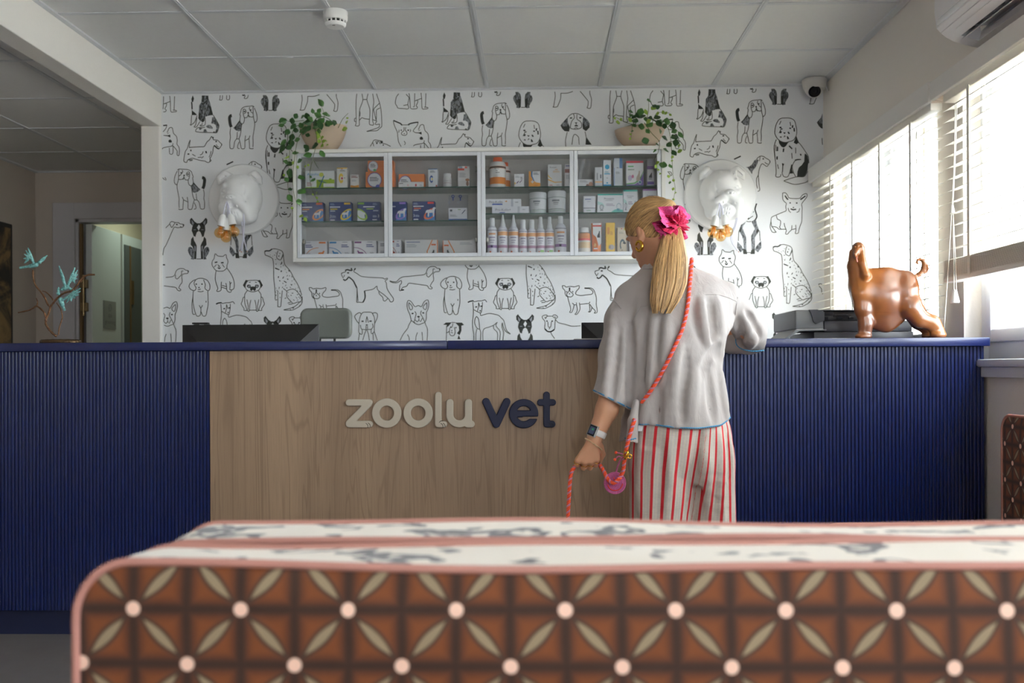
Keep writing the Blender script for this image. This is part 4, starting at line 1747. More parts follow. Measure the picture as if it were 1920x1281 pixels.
for nm, x0, x1, ya, px in (('a1', kx0 + TH + .003, kxm - .008, 352.0, 640), ('a2', kx0 + TH + .003, kxm - .008, 414.6, 640),
                           ('b1', kxm + .008, kx1 - TH - .003, 349.0, 1080), ('b2', kxm + .008, kx1 - TH - .003, 398.6, 1080)):
    z = P(px, ya, Y=KF + 0.035).z
    SH[nm] = z
    b = MB(); b.box(x0, x1, KF + 0.036, YB - 0.016, z - 0.006, z); sh = b.build('glass_shelf', m_shelf, cab)
    b = MB(); b.box(x0, x1, KF + 0.034, KF + 0.036, z - 0.006, z); b.build('polished_edge', m_edge, sh)
SH['a3'] = SH['b3'] = kz0 + TH

# ------------------------------------------------------------------ packages on the shelves
prepare_texts(['Pro-Kolin', 'Pro-Kolin+', 'Protexin', 'Aqsolta', 'Ronaxil', 'SE-G', '3', 'M', 'Vet', 'AV', 'spa', 'grooming', 'X'])
HORSE = [(0, .35), (.05, .62), (.2, .72), (.3, .7), (.42, .74), (.62, .72), (.74, .95), (.9, 1.0), (1.0, .86), (.9, .8), (.84, .58), (.8, 0), (.7, 0), (.68, .4), (.36, .4), (.34, 0), (.22, 0), (.2, .42), (.08, .42)]
SITCAT = [(.05, 0), (.0, .2), (.12, .4), (.4, .62), (.55, .78), (.58, 1.0), (.68, .9), (.8, 1.0), (.86, .84), (.82, .7), (.85, .45), (.9, 0)]
PM = {}
def pm(c, rough=0.45):
    key = 'print_%d_%d_%d' % c
    return M(key, c, rough)

def print_on(mb, u0, u1, v0, v1, y, ops):
    """flat print on an upright face: ops use 0..1 coordinates of the face"""
    U = lambda u: u0 + (u1 - u0) * u
    V = lambda v: v0 + (v1 - v0) * v
    lay = 0
    for op in ops:
        lay += 1
        yy = y - 0.00025 - 0.00006 * lay
        k, c = op[0], pm(op[-1])
        if k == 'r':
            mb.add([(U(op[1]), yy, V(op[2])), (U(op[3]), yy, V(op[2])), (U(op[3]), yy, V(op[4])), (U(op[1]), yy, V(op[4]))], [(0, 1, 2, 3)], c)
        elif k == 'p':
            mb.poly([(U(a), yy, V(b_)) for a, b_ in op[1]], c)
        elif k == 'e':
            cx, cy, rx, ry = op[1:5]
            mb.poly([(U(cx + rx * math.cos(t)), yy, V(cy + ry * math.sin(t))) for t in np.linspace(0, 2 * math.pi, 20, endpoint=False)], c)
        elif k == 'ring':
            cx, cy, rx, ry, w, a0, a1, tilt = op[1:9]
            N = 24; v = []
            asp = (v1 - v0) / (u1 - u0)
            for i in range(N + 1):
                t = math.radians(a0 + (a1 - a0) * i / N)
                for q in (1, 1 - w):
                    ex, ey = rx * q * math.cos(t), ry * q * math.sin(t) * asp
                    tr = math.radians(tilt)
                    X_, Y_ = ex * math.cos(tr) - ey * math.sin(tr), ex * math.sin(tr) + ey * math.cos(tr)
                    uu, vv = min(1, max(0, cx + X_)), min(1, max(0, cy + Y_ / asp))
                    v.append((U(uu), yy, V(vv)))
            mb.add(v, [(2 * i, 2 * i + 1, 2 * i + 3, 2 * i + 2) for i in range(N)], c)
        elif k == 'sil':
            pts, x, z, w, h = op[1:6]
            mb.poly([(U(x + w * a), yy, V(z + h * b_)) for a, b_ in pts], c)
        elif k == 't':
            s, x, z, h = op[1:5]
            v, f, w = TEXT[s]
            sc = (v1 - v0) * h / 0.7
            if len(op) > 6:
                sc = min(sc, (u1 - u0) * op[5] / w)
            mb.add([(U(x) + a * sc, yy, V(z) + b_ * sc) for a, b_ in v], f, c)
        elif k == 'l':                      # lines of small unreadable print
            x, z, w, n, h = op[1:6]
            for i in range(n):
                ww = w * (0.75 + 0.25 * ((i * 37) % 10) / 10)
                zz = z - i * h * 1.9
                mb.add([(U(x), yy, V(zz)), (U(x + ww), yy, V(zz)), (U(x + ww), yy, V(zz + h)), (U(x), yy, V(zz + h))], [(0, 1, 2, 3)], c)

def carton(label, x0, y0, x1, y1, shelf, base, ops, yf=KF + 0.052, depth=0.06, cat='box', group=None, name='medicine_box', z=None, rotz=0.0):
    a, c = P(x0, y0, Y=yf), P(x1, y1, Y=yf)
    zb = (SH[shelf] if z is None else z) + 0.0004
    h = P((x0 + x1) / 2, y0, Y=yf).z - P((x0 + x1) / 2, y1, Y=yf).z
    t = thing(name, label, cat, ((a.x + c.x) / 2, yf + depth / 2, zb), group)
    mb = MB(); mb.box(a.x, c.x, yf, yf + depth, zb, zb + h, bev=0.0007, seg=1)
    mb.build('carton', pm(base), t)
    mb = MB(); print_on(mb, a.x, c.x, zb, zb + h, yf, ops)
    if mb.v:
        mb.build('printed_front', None, t)
    if rotz:
        t.rotation_euler = (0, 0, rotz)
    return t, zb + h

W_, GR, LG, NV, OR = (236, 236, 238), (120, 122, 128), (176, 178, 184), (30, 44, 96), (238, 132, 58)
GB = 'medicine boxes on the upper left cabinet shelf'
carton('green and white box marked with a blue cross behind the ivy', 572.6, 318.6, 627.2, 351.5, 'a1', (240, 242, 240),
       [('r', 0, 0, 1, .08, (168, 200, 40)), ('r', .38, .0, .62, .5, (168, 200, 40)), ('r', .62, .28, 1, .5, (168, 200, 40)), ('e', .55, .78, .08, .12, (214, 220, 90)),
        ('t', 'Aqsolta', .06, .74, .15, .42, (60, 150, 205)), ('p', [(.46, .05), (.5, .05), (.66, .72), (.62, .72)], (40, 110, 150)), ('p', [(.44, .42), (.72, .3), (.72, .34), (.45, .47)], (40, 110, 150)), ('l', .05, .3, .2, 3, .04, (200, 140, 140)), ('e', .86, .52, .05, .05, (130, 180, 40))])
carton('tall white box with yellow lid edge and a yellow sun mark', 631.5, 313, 651, 351.5, 'a1', (238, 236, 230),
       [('r', 0, .95, 1, 1, (240, 186, 40)), ('p', [(.42, .95), (.58, .95), (.5, .9)], (190, 50, 80)), ('ring', .42, .48, .24, .24, .55, 30, 330, 0, (244, 206, 70)), ('e', .5, .48, .1, .055, (206, 60, 100)), ('l', .3, .86, .55, 2, .02, GR), ('r', .68, .48, .82, .51, GR)])
carton('small white box with an orange base band on the top left shelf', 657, 326.3, 673, 351.5, 'a1', (232, 230, 226),
       [('p', [(0, 0), (1, 0), (1, .24), (.5, .17), (0, .22)], (238, 160, 60)), ('l', .1, .86, .8, 2, .05, (150, 90, 80)), ('l', .15, .6, .6, 3, .03, LG)], depth=0.055)
t_, zt = carton('wide orange box with round violet rimmed label, lower of the stack', 685.5, 321.5, 739.5, 351.5, 'a1', (238, 138, 74),
       [('e', .31, .5, .25, .47, (112, 96, 170)), ('e', .31, .5, .225, .42, W_), ('l', .14, .62, .34, 3, .05, GR), ('e', .42, .1, .07, .11, (90, 90, 180))])
carton('orange box with a round white label, top of the orange stack', 689.5, 300.5, 738, 321.5, 'a1', (240, 140, 78),
       [('e', .21, .5, .19, .47, (130, 140, 180)), ('e', .21, .5, .17, .42, W_), ('l', .1, .64, .22, 3, .06, GR), ('e', .27, .14, .06, .12, (110, 190, 130))], z=zt)
carton('orange box with half round label behind a low white box', 747.5, 325, 796, 351.5, 'a1', (236, 140, 76),
       [('e', .25, .4, .24, .5, (112, 96, 170)), ('e', .25, .4, .22, .44, W_), ('l', .08, .55, .3, 3, .06, GR)], yf=KF + 0.07)
carton('low white box lying in front of the orange box', 746.8, 341, 794, 351.5, 'a1', (240, 238, 238),
       [('l', .04, .66, .2, 1, .14, GR), ('e', .38, .4, .04, .2, (240, 200, 205)), ('e', .7, .4, .035, .25, (226, 90, 100)), ('l', .84, .4, .12, 2, .1, LG)], depth=0.014, yf=KF + 0.05)
carton('white box with blue lid edge and a blue ring around yellow', 803, 316.7, 820.5, 351.5, 'a1', (228, 230, 232),
       [('r', 0, .96, 1, 1, (60, 110, 160)), ('ring', .34, .44, .2, .2, .5, 30, 330, 0, (60, 90, 160)), ('e', .42, .44, .08, .05, (240, 206, 60)), ('l', .2, .86, .6, 2, .03, GR), ('r', .8, .03, .95, .12, (190, 80, 70))])
carton('white box with red and grey checks along its top', 858.3, 312.6, 880.5, 351.5, 'a1', (236, 232, 230),
       [('r', 0, .8, .55, .9, (222, 84, 66)), ('r', .1, .9, .4, .99, (120, 150, 170)), ('r', .6, .9, .8, .99, (222, 84, 66)), ('l', .12, .66, .6, 5, .025, LG), ('e', .82, .34, .18, .07, (180, 120, 80)), ('e', .82, .16, .12, .12, (150, 110, 90))])
def pill_bottle(label, x0, y0, x1, y1, shelf, cap, bodyc, bands, yf=KF + 0.075, capfrac=0.2, capw=0.9, group=None, name='pill_bottle', prof=None, cat='bottle', capcol=None):
    a, c = P(x0, y1, Y=yf), P(x1, y1, Y=yf)
    r = (c.x - a.x) / 2
    cx = (a.x + c.x) / 2
    zb = SH[shelf] + 0.0004
    h = P((x0 + x1) / 2, y0, Y=yf).z - P((x0 + x1) / 2, y1, Y=yf).z
    t = thing(name, label, cat, (cx, yf, zb), group)
    pr = prof or [(0, 0), (r * .94, 0), (r, h * .03), (r, h * (1 - capfrac) - r * .35), (r * .85, h * (1 - capfrac) - r * .08), (r * capw * .8, h * (1 - capfrac)), (0, h * (1 - capfrac))]
    mb = MB(); mb.lathe(pr, (cx, yf, zb), n=24); mb.build('body', bodyc if not isinstance(bodyc, tuple) else pm(bodyc, .35), t, auto=0.7)
    mb = MB()
    for (v0, v1, rr, col) in bands:
        mb.lathe([(r * rr + .0003, h * v0), (r * rr + .0003, h * v1)], (cx, yf, zb), n=24, m=pm(col))
    # open bands: drop the end caps
    if mb.v:
        keep = [i for i, f in enumerate(mb.f) if len(f) == 4]
        mb.f = [mb.f[i] for i in keep]; mb.mi = [mb.mi[i] for i in keep]
        mb.build('label', None, t, smooth=True)
    if cap:
        mb = MB(); mb.lathe(cap(r, h), (cx, yf, zb), n=20); mb.build('cap', pm(capcol or (238, 238, 238), .35), t, auto=0.7)
    return t
screw = lambda k0, w: (lambda r, h: [(r * w, h * k0), (r * w, h * .985), (r * w * .93, h), (0, h)])
pill_bottle('small white pill bottle standing between two white boxes', 831.3, 324.6, 846.5, 351, 'a1', screw(.78, .92), (236, 234, 232),
            [(.08, .62, 1.0, (230, 226, 226)), (.3, .33, 1.0, (150, 70, 80)), (.44, .47, 1.0, GR)])

# blue boxes of the middle left shelf
def bluebox(label, x0, x1, ring, tagc, flip=False, y0=378.3, sil=True, name='medicine_box', dog=1.0):
    ops = [('p', [(.5, 0), (1, 0), (1, .72), (.62, .3)] if not flip else [(0, 0), (.35, 0), (.3, .5), (0, .6)], (44, 122, 190) if not flip else (225, 232, 236)),
           ('ring', .8 if not flip else .16, .36, .34, .22, .28, 0, 360, 38 if not flip else 140, ring),
           ('r', .68 if not flip else .02, .87, .96 if not flip else .3, .97, tagc),
           ('l', .05 if not flip else .68, .9, .22, 2, .03, (150, 165, 195)),
           ('l', .04 if not flip else .26, .72, .62 if not flip else .68, 1, .055, W_), ('l', .06 if not flip else .4, .61, .42, 1, .055, ring), ('l', .05 if not flip else .7, .52, .3, 1, .045, (210, 216, 230)),
           ('t', '3', .04 if not flip else .9, .2, .14, W_), ('l', .13 if not flip else .68, .28, .2, 3, .02, (190, 200, 220)), ('l', .05 if not flip else .66, .05, .28, 1, .05, W_),
           ('sil', HORSE if not flip else [(1 - a, b_) for a, b_ in HORSE], .58 if not flip else .02, .2, .34 * dog, .36 * dog, W_)]
    return carton(label, x0, y0, x1, 414.6, 'a2', (38, 58, 116), ops, depth=0.05, group='blue dog tablet boxes on the middle left shelf')
bluebox('dark blue box with an orange tag and orange ellipse behind ivy leaves', 564.5, 606, (236, 150, 80), (232, 110, 60))
bluebox('dark blue box with a yellow tag and yellow ellipse', 617, 658.5, (232, 200, 40), (238, 190, 60))
bluebox('dark blue box with a lime tag and white dog at its left', 670, 712.5, (170, 205, 70), (150, 200, 60), flip=True)
bluebox('dark blue box with a violet tag and violet ellipse by the door frame', 721, 762, (150, 120, 210), (160, 120, 210), dog=1.25)
bluebox('dark blue box with a red tag and orange ellipse, rightmost of the blue ones', 773.3, 815.4, (240, 110, 60), (232, 70, 60), dog=1.4)
# clear pouch of tick tools
pk = thing('tool_pack', 'clear pack of blue ringed tick tools over a white card', 'pack', (P(857, 412, Y=KF + .07).x, KF + 0.07, SH['a2']))
q = lambda zx, zy, y=KF + .065: P(720 + zx / 5.82, 270 + zy / 5.82, Y=y)
a, c = q(705, 808), q(908, 698)
mb = MB(); mb.box(a.x, c.x, KF + .062, KF + .064, SH['a2'], c.z, bev=.0004, seg=1); mb.build('card', pm((232, 232, 238)), pk)
mb = MB(); print_on(mb, a.x, c.x, SH['a2'], c.z, KF + .062, [('r', 0, 0, 1, .15, (80, 104, 176)), ('r', .08, .72, .2, .88, GR), ('p', [(.7, .55), (.73, .52), (.92, .84), (.88, .86)], NV), ('l', .08, .42, .4, 2, .05, LG), ('l', .5, .84, .2, 1, .06, (140, 170, 120))])
mb.build('printed_front', None, pk)
m_btool = M('blue_tool_plastic', (52, 84, 178), 0.35)
for zx in (752, 832):
    mb = MB()
    cc = q(zx, 572, KF + .068)
    mb.tube([(cc.x + .0065 * math.cos(t), cc.y, cc.z + .0062 * math.sin(t)) for t in np.linspace(0, 2 * math.pi, 17)], .0019, 6, caps=False)
    mb.tube([(cc.x, cc.y, cc.z - .006), (cc.x + .001, cc.y, cc.z - .022)], [.0026, .0022], 8)
    mb.build('tick_tool', m_btool, pk, smooth=True)
for zx in (712, 812):
    mb = MB(); cc = q(zx, 634, KF + .067)
    mb.tube([(cc.x + .005 * math.cos(t), cc.y, cc.z + .005 * math.sin(t)) for t in np.linspace(0, 2 * math.pi, 17)], .0012, 6, caps=False)
    mb.build('clear_ring', M('pale_plastic', (200, 206, 220), 0.2), pk, smooth=True)
a, c = q(705, 820), q(915, 555)
mb = MB(); mb.box(a.x, c.x, KF + .072, KF + .0728, SH['a2'], c.z); mb.build('clear_sleeve', pane_material('clear_film', (.93, .94, .97), .05), pk)

# bottom left shelf: white boxes with a running dog
def runbox(label, x0, x1, col, tagc, flip=False, y0=441, grey=False):
    ops = [('ring', .62 if not flip else .0, .02, .62, .62, .05, 90 if not flip else 0, 180 if not flip else 90, 0, col),
           ('r', .36 if not flip else .35, 0, 1 if not flip else .62, .13, col),
           ('r', .64 if not flip else .03, .86, .94 if not flip else .33, .95, tagc),
           ('sil', HORSE if not flip else [(1 - a, b_) for a, b_ in HORSE], .6 if not flip else .13, .14, .3, .32, col),
           ('l', .03 if not flip else .6, .9, .3, 1, .04, LG), ('l', .03 if not flip else .55, .74, .36, 2, .05, (90, 96, 150)), ('l', .05 if not flip else .7, .34, .22, 3, .025, LG)]
    return carton(label, x0, y0, x1, 475, 'a3', (238, 236, 238), ops, depth=0.05, group='white dog tablet boxes on the bottom left shelf')
runbox('white box with an orange dog and orange ground', 571.3, 613, (238, 134, 50), (240, 130, 50))
runbox('white box with a blue dog and blue ground', 616.7, 659, (40, 134, 196), (40, 134, 196), True)
runbox('white box with a purple dog and purple ground', 663.6, 705.7, (136, 58, 130), (136, 58, 130), True)
carton('plain white box half hidden behind the first door frame', 709, 441.5, 729, 475, 'a3', (226, 226, 228), [('l', .2, .8, .7, 2, .05, GR), ('l', .2, .4, .6, 3, .04, LG)], yf=KF + 0.058)
runbox('white box with a brick red dog beside the door frame', 733, 751.5, (186, 76, 52), (190, 80, 60), True, y0=440)
carton('long white box with orange line and black cat at its right', 759, 440.6, 821, 475, 'a3', (226, 224, 222),
       [('r', 0, 0, 1, .035, (232, 120, 40)), ('r', .975, 0, 1, 1, (232, 120, 40)), ('p', [(.82, 1), (.85, 1), (.69, .38), (.71, .02), (.68, .02), (.66, .38)], (236, 130, 40)), ('r', .8, .7, .94, .78, (236, 110, 40)), ('sil', SITCAT, .76, .07, .16, .4, (52, 50, 46)), ('l', .05, .86, .55, 1, .05, (130, 140, 170)), ('l', .05, .74, .34, 3, .035, LG)])
carton('long white box with orange line and black cat at its left', 830, 442, 892.5, 475, 'a3', (222, 219, 216),
       [('r', 0, 0, .7, .03, (232, 120, 40)), ('r', 0, 0, .02, 1, (232, 120, 40)), ('p', [(.15, 1), (.18, 1), (.36, .36), (.33, .02), (.3, .02), (.33, .36)], (236, 130, 40)), ('r', .04, .68, .18, .76, (236, 110, 40)), ('sil', [(1 - a, b_) for a, b_ in SITCAT], .1, .07, .16, .42, (52, 50, 46)), ('l', .52, .84, .4, 2, .04, LG)])

# right bay, top shelf
def bigjar(label, x0, y0, x1, y1, yf):
    t = pill_bottle(label, x0, y0, x1, y1, 'b1', screw(.86, .58), (236, 234, 230),
                [(.11, .33, 1.0, (240, 142, 52)), (.33, .62, 1.0, (244, 242, 238)), (.62, .69, 1.0, (240, 142, 52)), (.63, .68, 1.005, (50, 48, 44))], yf=yf, name='supplement_jar', cat='jar',
                capcol=(236, 104, 52), prof=None, capfrac=.14, capw=.62)
    return t
j1 = bigjar('large white supplement jar with an orange cap and label', 918.3, 291.5, 948.5, 349, KF + .085)
j2 = bigjar('second supplement jar with orange cap, behind the first', 938, 297.5, 957, 349, KF + .135)
a, c = P(921, 318, Y=KF + .055), P(945, 310, Y=KF + .055)
mb = MB()
v, f, w = TEXT['SE-G']; sc = .024 / w
cxj = j1.location.x; rj = (P(948.5, 320, Y=KF + .085).x - P(918.3, 320, Y=KF + .085).x) / 2
def wrap(u, zz, r=rj + .0008):
    an = u / r
    return (cxj + r * math.sin(an), KF + .085 - r * math.cos(an), zz)
zt = P(933, 318, Y=KF + .05).z
mb.add([wrap(a_ * sc - .016, zt + b_ * sc) for a_, b_ in v], f, pm((60, 58, 54)))
for k, (zz, w_) in enumerate(((zt - .008, .012), (zt - .017, .022))):
    mb.add([wrap(-.010, zz), wrap(0, zz), wrap(w_ - .010, zz), wrap(w_ - .010, zz + .003), wrap(0, zz + .003), wrap(-.010, zz + .003)], [(0, 1, 4, 5), (1, 2, 3, 4)], pm((70, 66, 60)))
mb.build('label_text', None, j1)
carton('small white box with purple slanted marks', 964.2, 324, 982.5, 349, 'b1', (240, 238, 240),
       [('p', [(.18, .28), (.3, .28), (.5, .46), (.4, .46)], (110, 40, 110)), ('p', [(.5, .34), (.6, .34), (.84, .52), (.74, .52)], (110, 40, 110)), ('r', .02, .22, .14, .36, (240, 190, 70)), ('l', .1, .8, .5, 2, .04, LG), ('l', .64, .7, .25, 2, .06, GR)])
carton('orange and white box with a blue curved stripe', 991.2, 319.5, 1013, 349, 'b1', (240, 240, 240),
       [('p', [(0, 0), (1, 0), (1, .25), (.6, .3), (.3, .55), (.22, 1), (0, 1)], (240, 160, 50)), ('p', [(.22, 1), (.34, 1), (.32, .7), (.5, .4), (.42, .38), (.2, .7)], (60, 130, 190)), ('r', .28, .24, .36, .44, W_), ('r', .2, .3, .46, .36, W_), ('l', .4, .86, .5, 2, .04, GR), ('l', .45, .08, .4, 1, .04, (220, 110, 40))])
carton('tall white box with yellow swoosh and grey name', 1027.3, 307, 1053.2, 349, 'b1', (240, 239, 238),
       [('t', 'Ronaxil', .14, .84, .07, .72, GR), ('l', .52, .76, .26, 1, .025, (240, 150, 60)), ('p', [(0, .55), (.14, .44), (.3, .36), (.3, .32), (.12, .4), (0, .48)], (246, 200, 60)), ('p', [(0, .3), (.5, .18), (1, .2), (1, .23), (.5, .22), (0, .36)], (244, 176, 60)), ('l', .36, .7, .54, 3, .015, (244, 200, 140)), ('l', .1, .06, .3, 1, .03, (230, 110, 80)), ('l', .6, .08, .28, 2, .015, LG)])
carton('white and brown box half hidden by the middle door frame', 1059, 306, 1075, 349, 'b1', (236, 232, 234), [('r', 0, .62, 1, .78, (170, 110, 100)), ('l', .1, .9, .7, 1, .04, (90, 90, 160)), ('l', .1, .5, .6, 4, .025, LG)], yf=KF + .06)
carton('low flat box with a teal end and a brown animal photo', 1081, 334.4, 1112, 349, 'b1', (234, 232, 236), [('r', 0, .2, .1, .8, (50, 168, 160)), ('l', .2, .78, .5, 2, .08, LG), ('e', .86, .34, .13, .34, (190, 140, 120)), ('e', .66, .2, .09, .2, (140, 100, 90))], yf=KF + .07)
carton('narrow white box with an orange band near its base', 1115.5, 313, 1129.5, 349, 'b1', (236, 236, 240), [('r', 0, .2, 1, .26, (244, 180, 110)), ('r', .7, .42, .86, .62, (90, 94, 110)), ('r', .22, .34, .4, .7, LG)])
carton('tall white box with a light blue hexagon', 1131, 300, 1146, 349, 'b1', (240, 243, 246),
       [('p', [(.5 + .32 * math.sin(k * math.pi / 3), .74 + .1 * math.cos(k * math.pi / 3)) for k in range(6)], (40, 170, 220)), ('l', .2, .54, .6, 2, .03, (150, 190, 210)), ('r', .12, .455, .9, .49, (110, 190, 230)), ('r', 0, 0, 1, .07, (30, 160, 220)), ('e', .5, .13, .12, .03, (70, 180, 225)), ('r', .4, .3, .6, .33, LG)])
carton('taller white box with a blue corner on the top right shelf', 1151, 296, 1167.5, 349, 'b1', (226, 230, 236), [('r', .64, .64, .98, 1, (120, 160, 214)), ('r', 0, .0, .07, .66, (150, 176, 222)), ('l', .3, .64, .34, 1, .03, (160, 150, 160)), ('l', .2, .5, .5, 3, .015, LG)], yf=KF + .056)
carton('white box with red top and purple corner showing a cat', 1174, 302, 1206.5, 349, 'b1', (240, 240, 240),
       [('r', 0, .92, 1, 1, (222, 70, 86)), ('l', .1, .76, .44, 1, .05, (90, 180, 110)), ('l', .1, .64, .5, 1, .03, (110, 140, 110)), ('p', [(0, 0), (1, 0), (1, .52), (.78, .2), (.5, .07), (0, .06)], (124, 96, 170)), ('p', [(0, .06), (.5, .09), (.8, .22), (1, .56), (1, .6), (.76, .28), (.48, .14), (0, .1)], (90, 170, 80)), ('sil', SITCAT, .58, .2, .26, .42, (190, 170, 150)), ('e', .22, .32, .12, .12, (190, 180, 210)), ('e', .38, .38, .07, .07, (200, 110, 150)), ('e', .8, .15, .1, .08, (220, 226, 240)), ('e', .8, .15, .07, .055, (70, 120, 150))])
carton('slim grey and purple tube box with a black dog', 1213, 298, 1227, 348, 'b1', (214, 212, 216), [('r', 0, .62, 1, .75, (132, 92, 160)), ('r', .05, .05, .95, .16, (110, 80, 160)), ('sil', SITCAT, .25, .3, .5, .2, (40, 44, 40)), ('l', .2, .24, .6, 1, .04, GR), ('r', .0, .76, 1, 1, (170, 168, 172))])
# right bay, middle shelf
t_, zt = carton('flat white box reading Pro-Kolin+, lower of the pair', 922.5, 385.5, 992, 398.8, 'b2', (234, 234, 240), [('t', 'Pro-Kolin+', .09, .38, .4, .42, (110, 108, 128)), ('l', .2, .08, .2, 1, .12, (80, 110, 190)), ('r', .69, 0, .75, 1, (200, 202, 212)), ('l', .82, .5, .1, 1, .1, LG)], depth=.05, yf=KF + .05)
carton('flat white box reading Pro-Kolin, resting on top of another', 910, 372.9, 977, 387, 'b2', (238, 238, 242), [('t', 'Pro-Kolin', .11, .46, .38, .37, (110, 108, 128)), ('p', [(.18, .22), (.49, .22), (.47, .4), (.2, .4)], (52, 92, 190)), ('p', [(.54, .7), (.6, .8), (.62, .66), (.58, .6)], (240, 160, 70)), ('r', .72, 0, .78, 1, (196, 198, 210)), ('l', .83, .5, .12, 1, .12, LG)], z=zt, depth=.05, yf=KF + .055)
def tub(label, x0, y0, x1, y1):
    yf = KF + .095
    a, c = P(x0, y1, Y=yf), P(x1, y1, Y=yf)
    r, cx = (c.x - a.x) / 2, (a.x + c.x) / 2
    h = P((x0 + x1) / 2, y0, Y=yf).z - P((x0 + x1) / 2, y1, Y=yf).z
    zb = SH['b2'] + .0004
    t = thing('powder_tub', label, 'tub', (cx, yf, zb), 'powder tubs on the middle right shelf')
    mb = MB(); mb.lathe([(0, 0), (r * .93, 0), (r * .95, h * .02), (r * .98, h * .76), (0, h * .76)], (cx, yf, zb), n=28); mb.build('body', pm((226, 230, 234), .35), t, auto=.7)
    mb = MB(); mb.lathe([(r * 1.0, h * .74), (r * 1.02, h * .76), (r * 1.02, h * .96), (r * .97, h), (0, h)], (cx, yf, zb), n=28); mb.build('lid', pm((240, 241, 243), .35), t, auto=.7)
    mb = MB()
    for v0, v1, col in ((.18, .7, (236, 238, 240)), (.69, .715, (120, 142, 132)), (.17, .21, (130, 152, 142)), (.1, .13, (180, 206, 190))):
        mb.lathe([(r * (.951 + .03 * v0) + .0004, h * v0), (r * (.951 + .03 * v1) + .0004, h * v1)], (cx, yf, zb), n=28, m=pm(col))
    keep = [i for i, f in enumerate(mb.f) if len(f) == 4]; mb.f = [mb.f[i] for i in keep]; mb.mi = [mb.mi[i] for i in keep]
    for k, (u, zz, w_, hh) in enumerate(((-.6, .52, .85, .075), (-.45, .44, .6, .035), (-.4, .38, .5, .02))):
        N = 6; rr = r * .98 + .0006
        v = []
        for i in range(N + 1):
            an = u + w_ * i / N
            v += [(cx + rr * math.sin(an), yf - rr * math.cos(an), zb + h * zz), (cx + rr * math.sin(an), yf - rr * math.cos(an), zb + h * (zz + hh))]
        mb.add(v, [(2 * i, 2 * i + 2, 2 * i + 3, 2 * i + 1) for i in range(N)], pm((140, 146, 152)))
    mb.build('label', None, t, smooth=True)
tub('white lidded tub beside the flat boxes, left of two', 992.8, 358.5, 1024.6, 398.5)
tub('white lidded tub next to the middle door frame, right of two', 1027.6, 356, 1061.2, 398.5)
carton('small plain white box on the right middle shelf', 1094, 367, 1116.2, 398.5, 'b2', (238, 238, 242), [('l', .12, .78, .7, 1, .06, (130, 140, 190)), ('l', .3, .66, .4, 1, .03, LG), ('r', 0, .26, 1, .31, (150, 150, 158)), ('l', .25, .12, .5, 1, .04, (150, 190, 160))])
def ptx(label, x0, y0, x1, top, teal=True):
    ops = [('r', 0, .93, 1, 1, top), ('t', 'Protexin', .26, .7, .11, .46, (70, 66, 110)), ('l', .3, .64, .4, 1, .03, LG)]
    if teal:
        ops += [('p', [(0, .62), (.2, .52), (.3, .3), (.2, .4), (0, .44)], (190, 228, 224)), ('p', [(.5, 0), (.66, .16), (.8, .2), (1, .14), (1, 0)], (120, 206, 196)), ('e', .16, .3, .085, .14, (150, 152, 160)), ('e', .16, .3, .06, .1, (214, 216, 222)), ('r', .1, .1, .22, .16, (150, 152, 160)), ('l', .34, .44, .36, 2, .04, (180, 170, 190)), ('e', .84, .34, .1, .18, (190, 206, 214)), ('e', .84, .32, .075, .14, (238, 240, 242)), ('r', .76, .1, .86, .22, (90, 160, 180))]
    return carton(label, x0, y0, x1, 398.5, 'b2', (240, 241, 244), ops, group='white Protexin packs on the right middle shelf'.replace('Protexin ', 'probiotic '), yf=KF + .054)
ptx('wide white box with a thin teal top edge reading Protexin'.replace(' reading Protexin', ' and teal wave'), 1120.3, 363.3, 1168, (60, 190, 176))
ptx('upright white box with a teal top edge above the woman', 1169, 356, 1195.5, (60, 190, 176))
ptx('upright white box with a purple top edge above the woman', 1205.7, 354.7, 1232, (170, 110, 190), False)
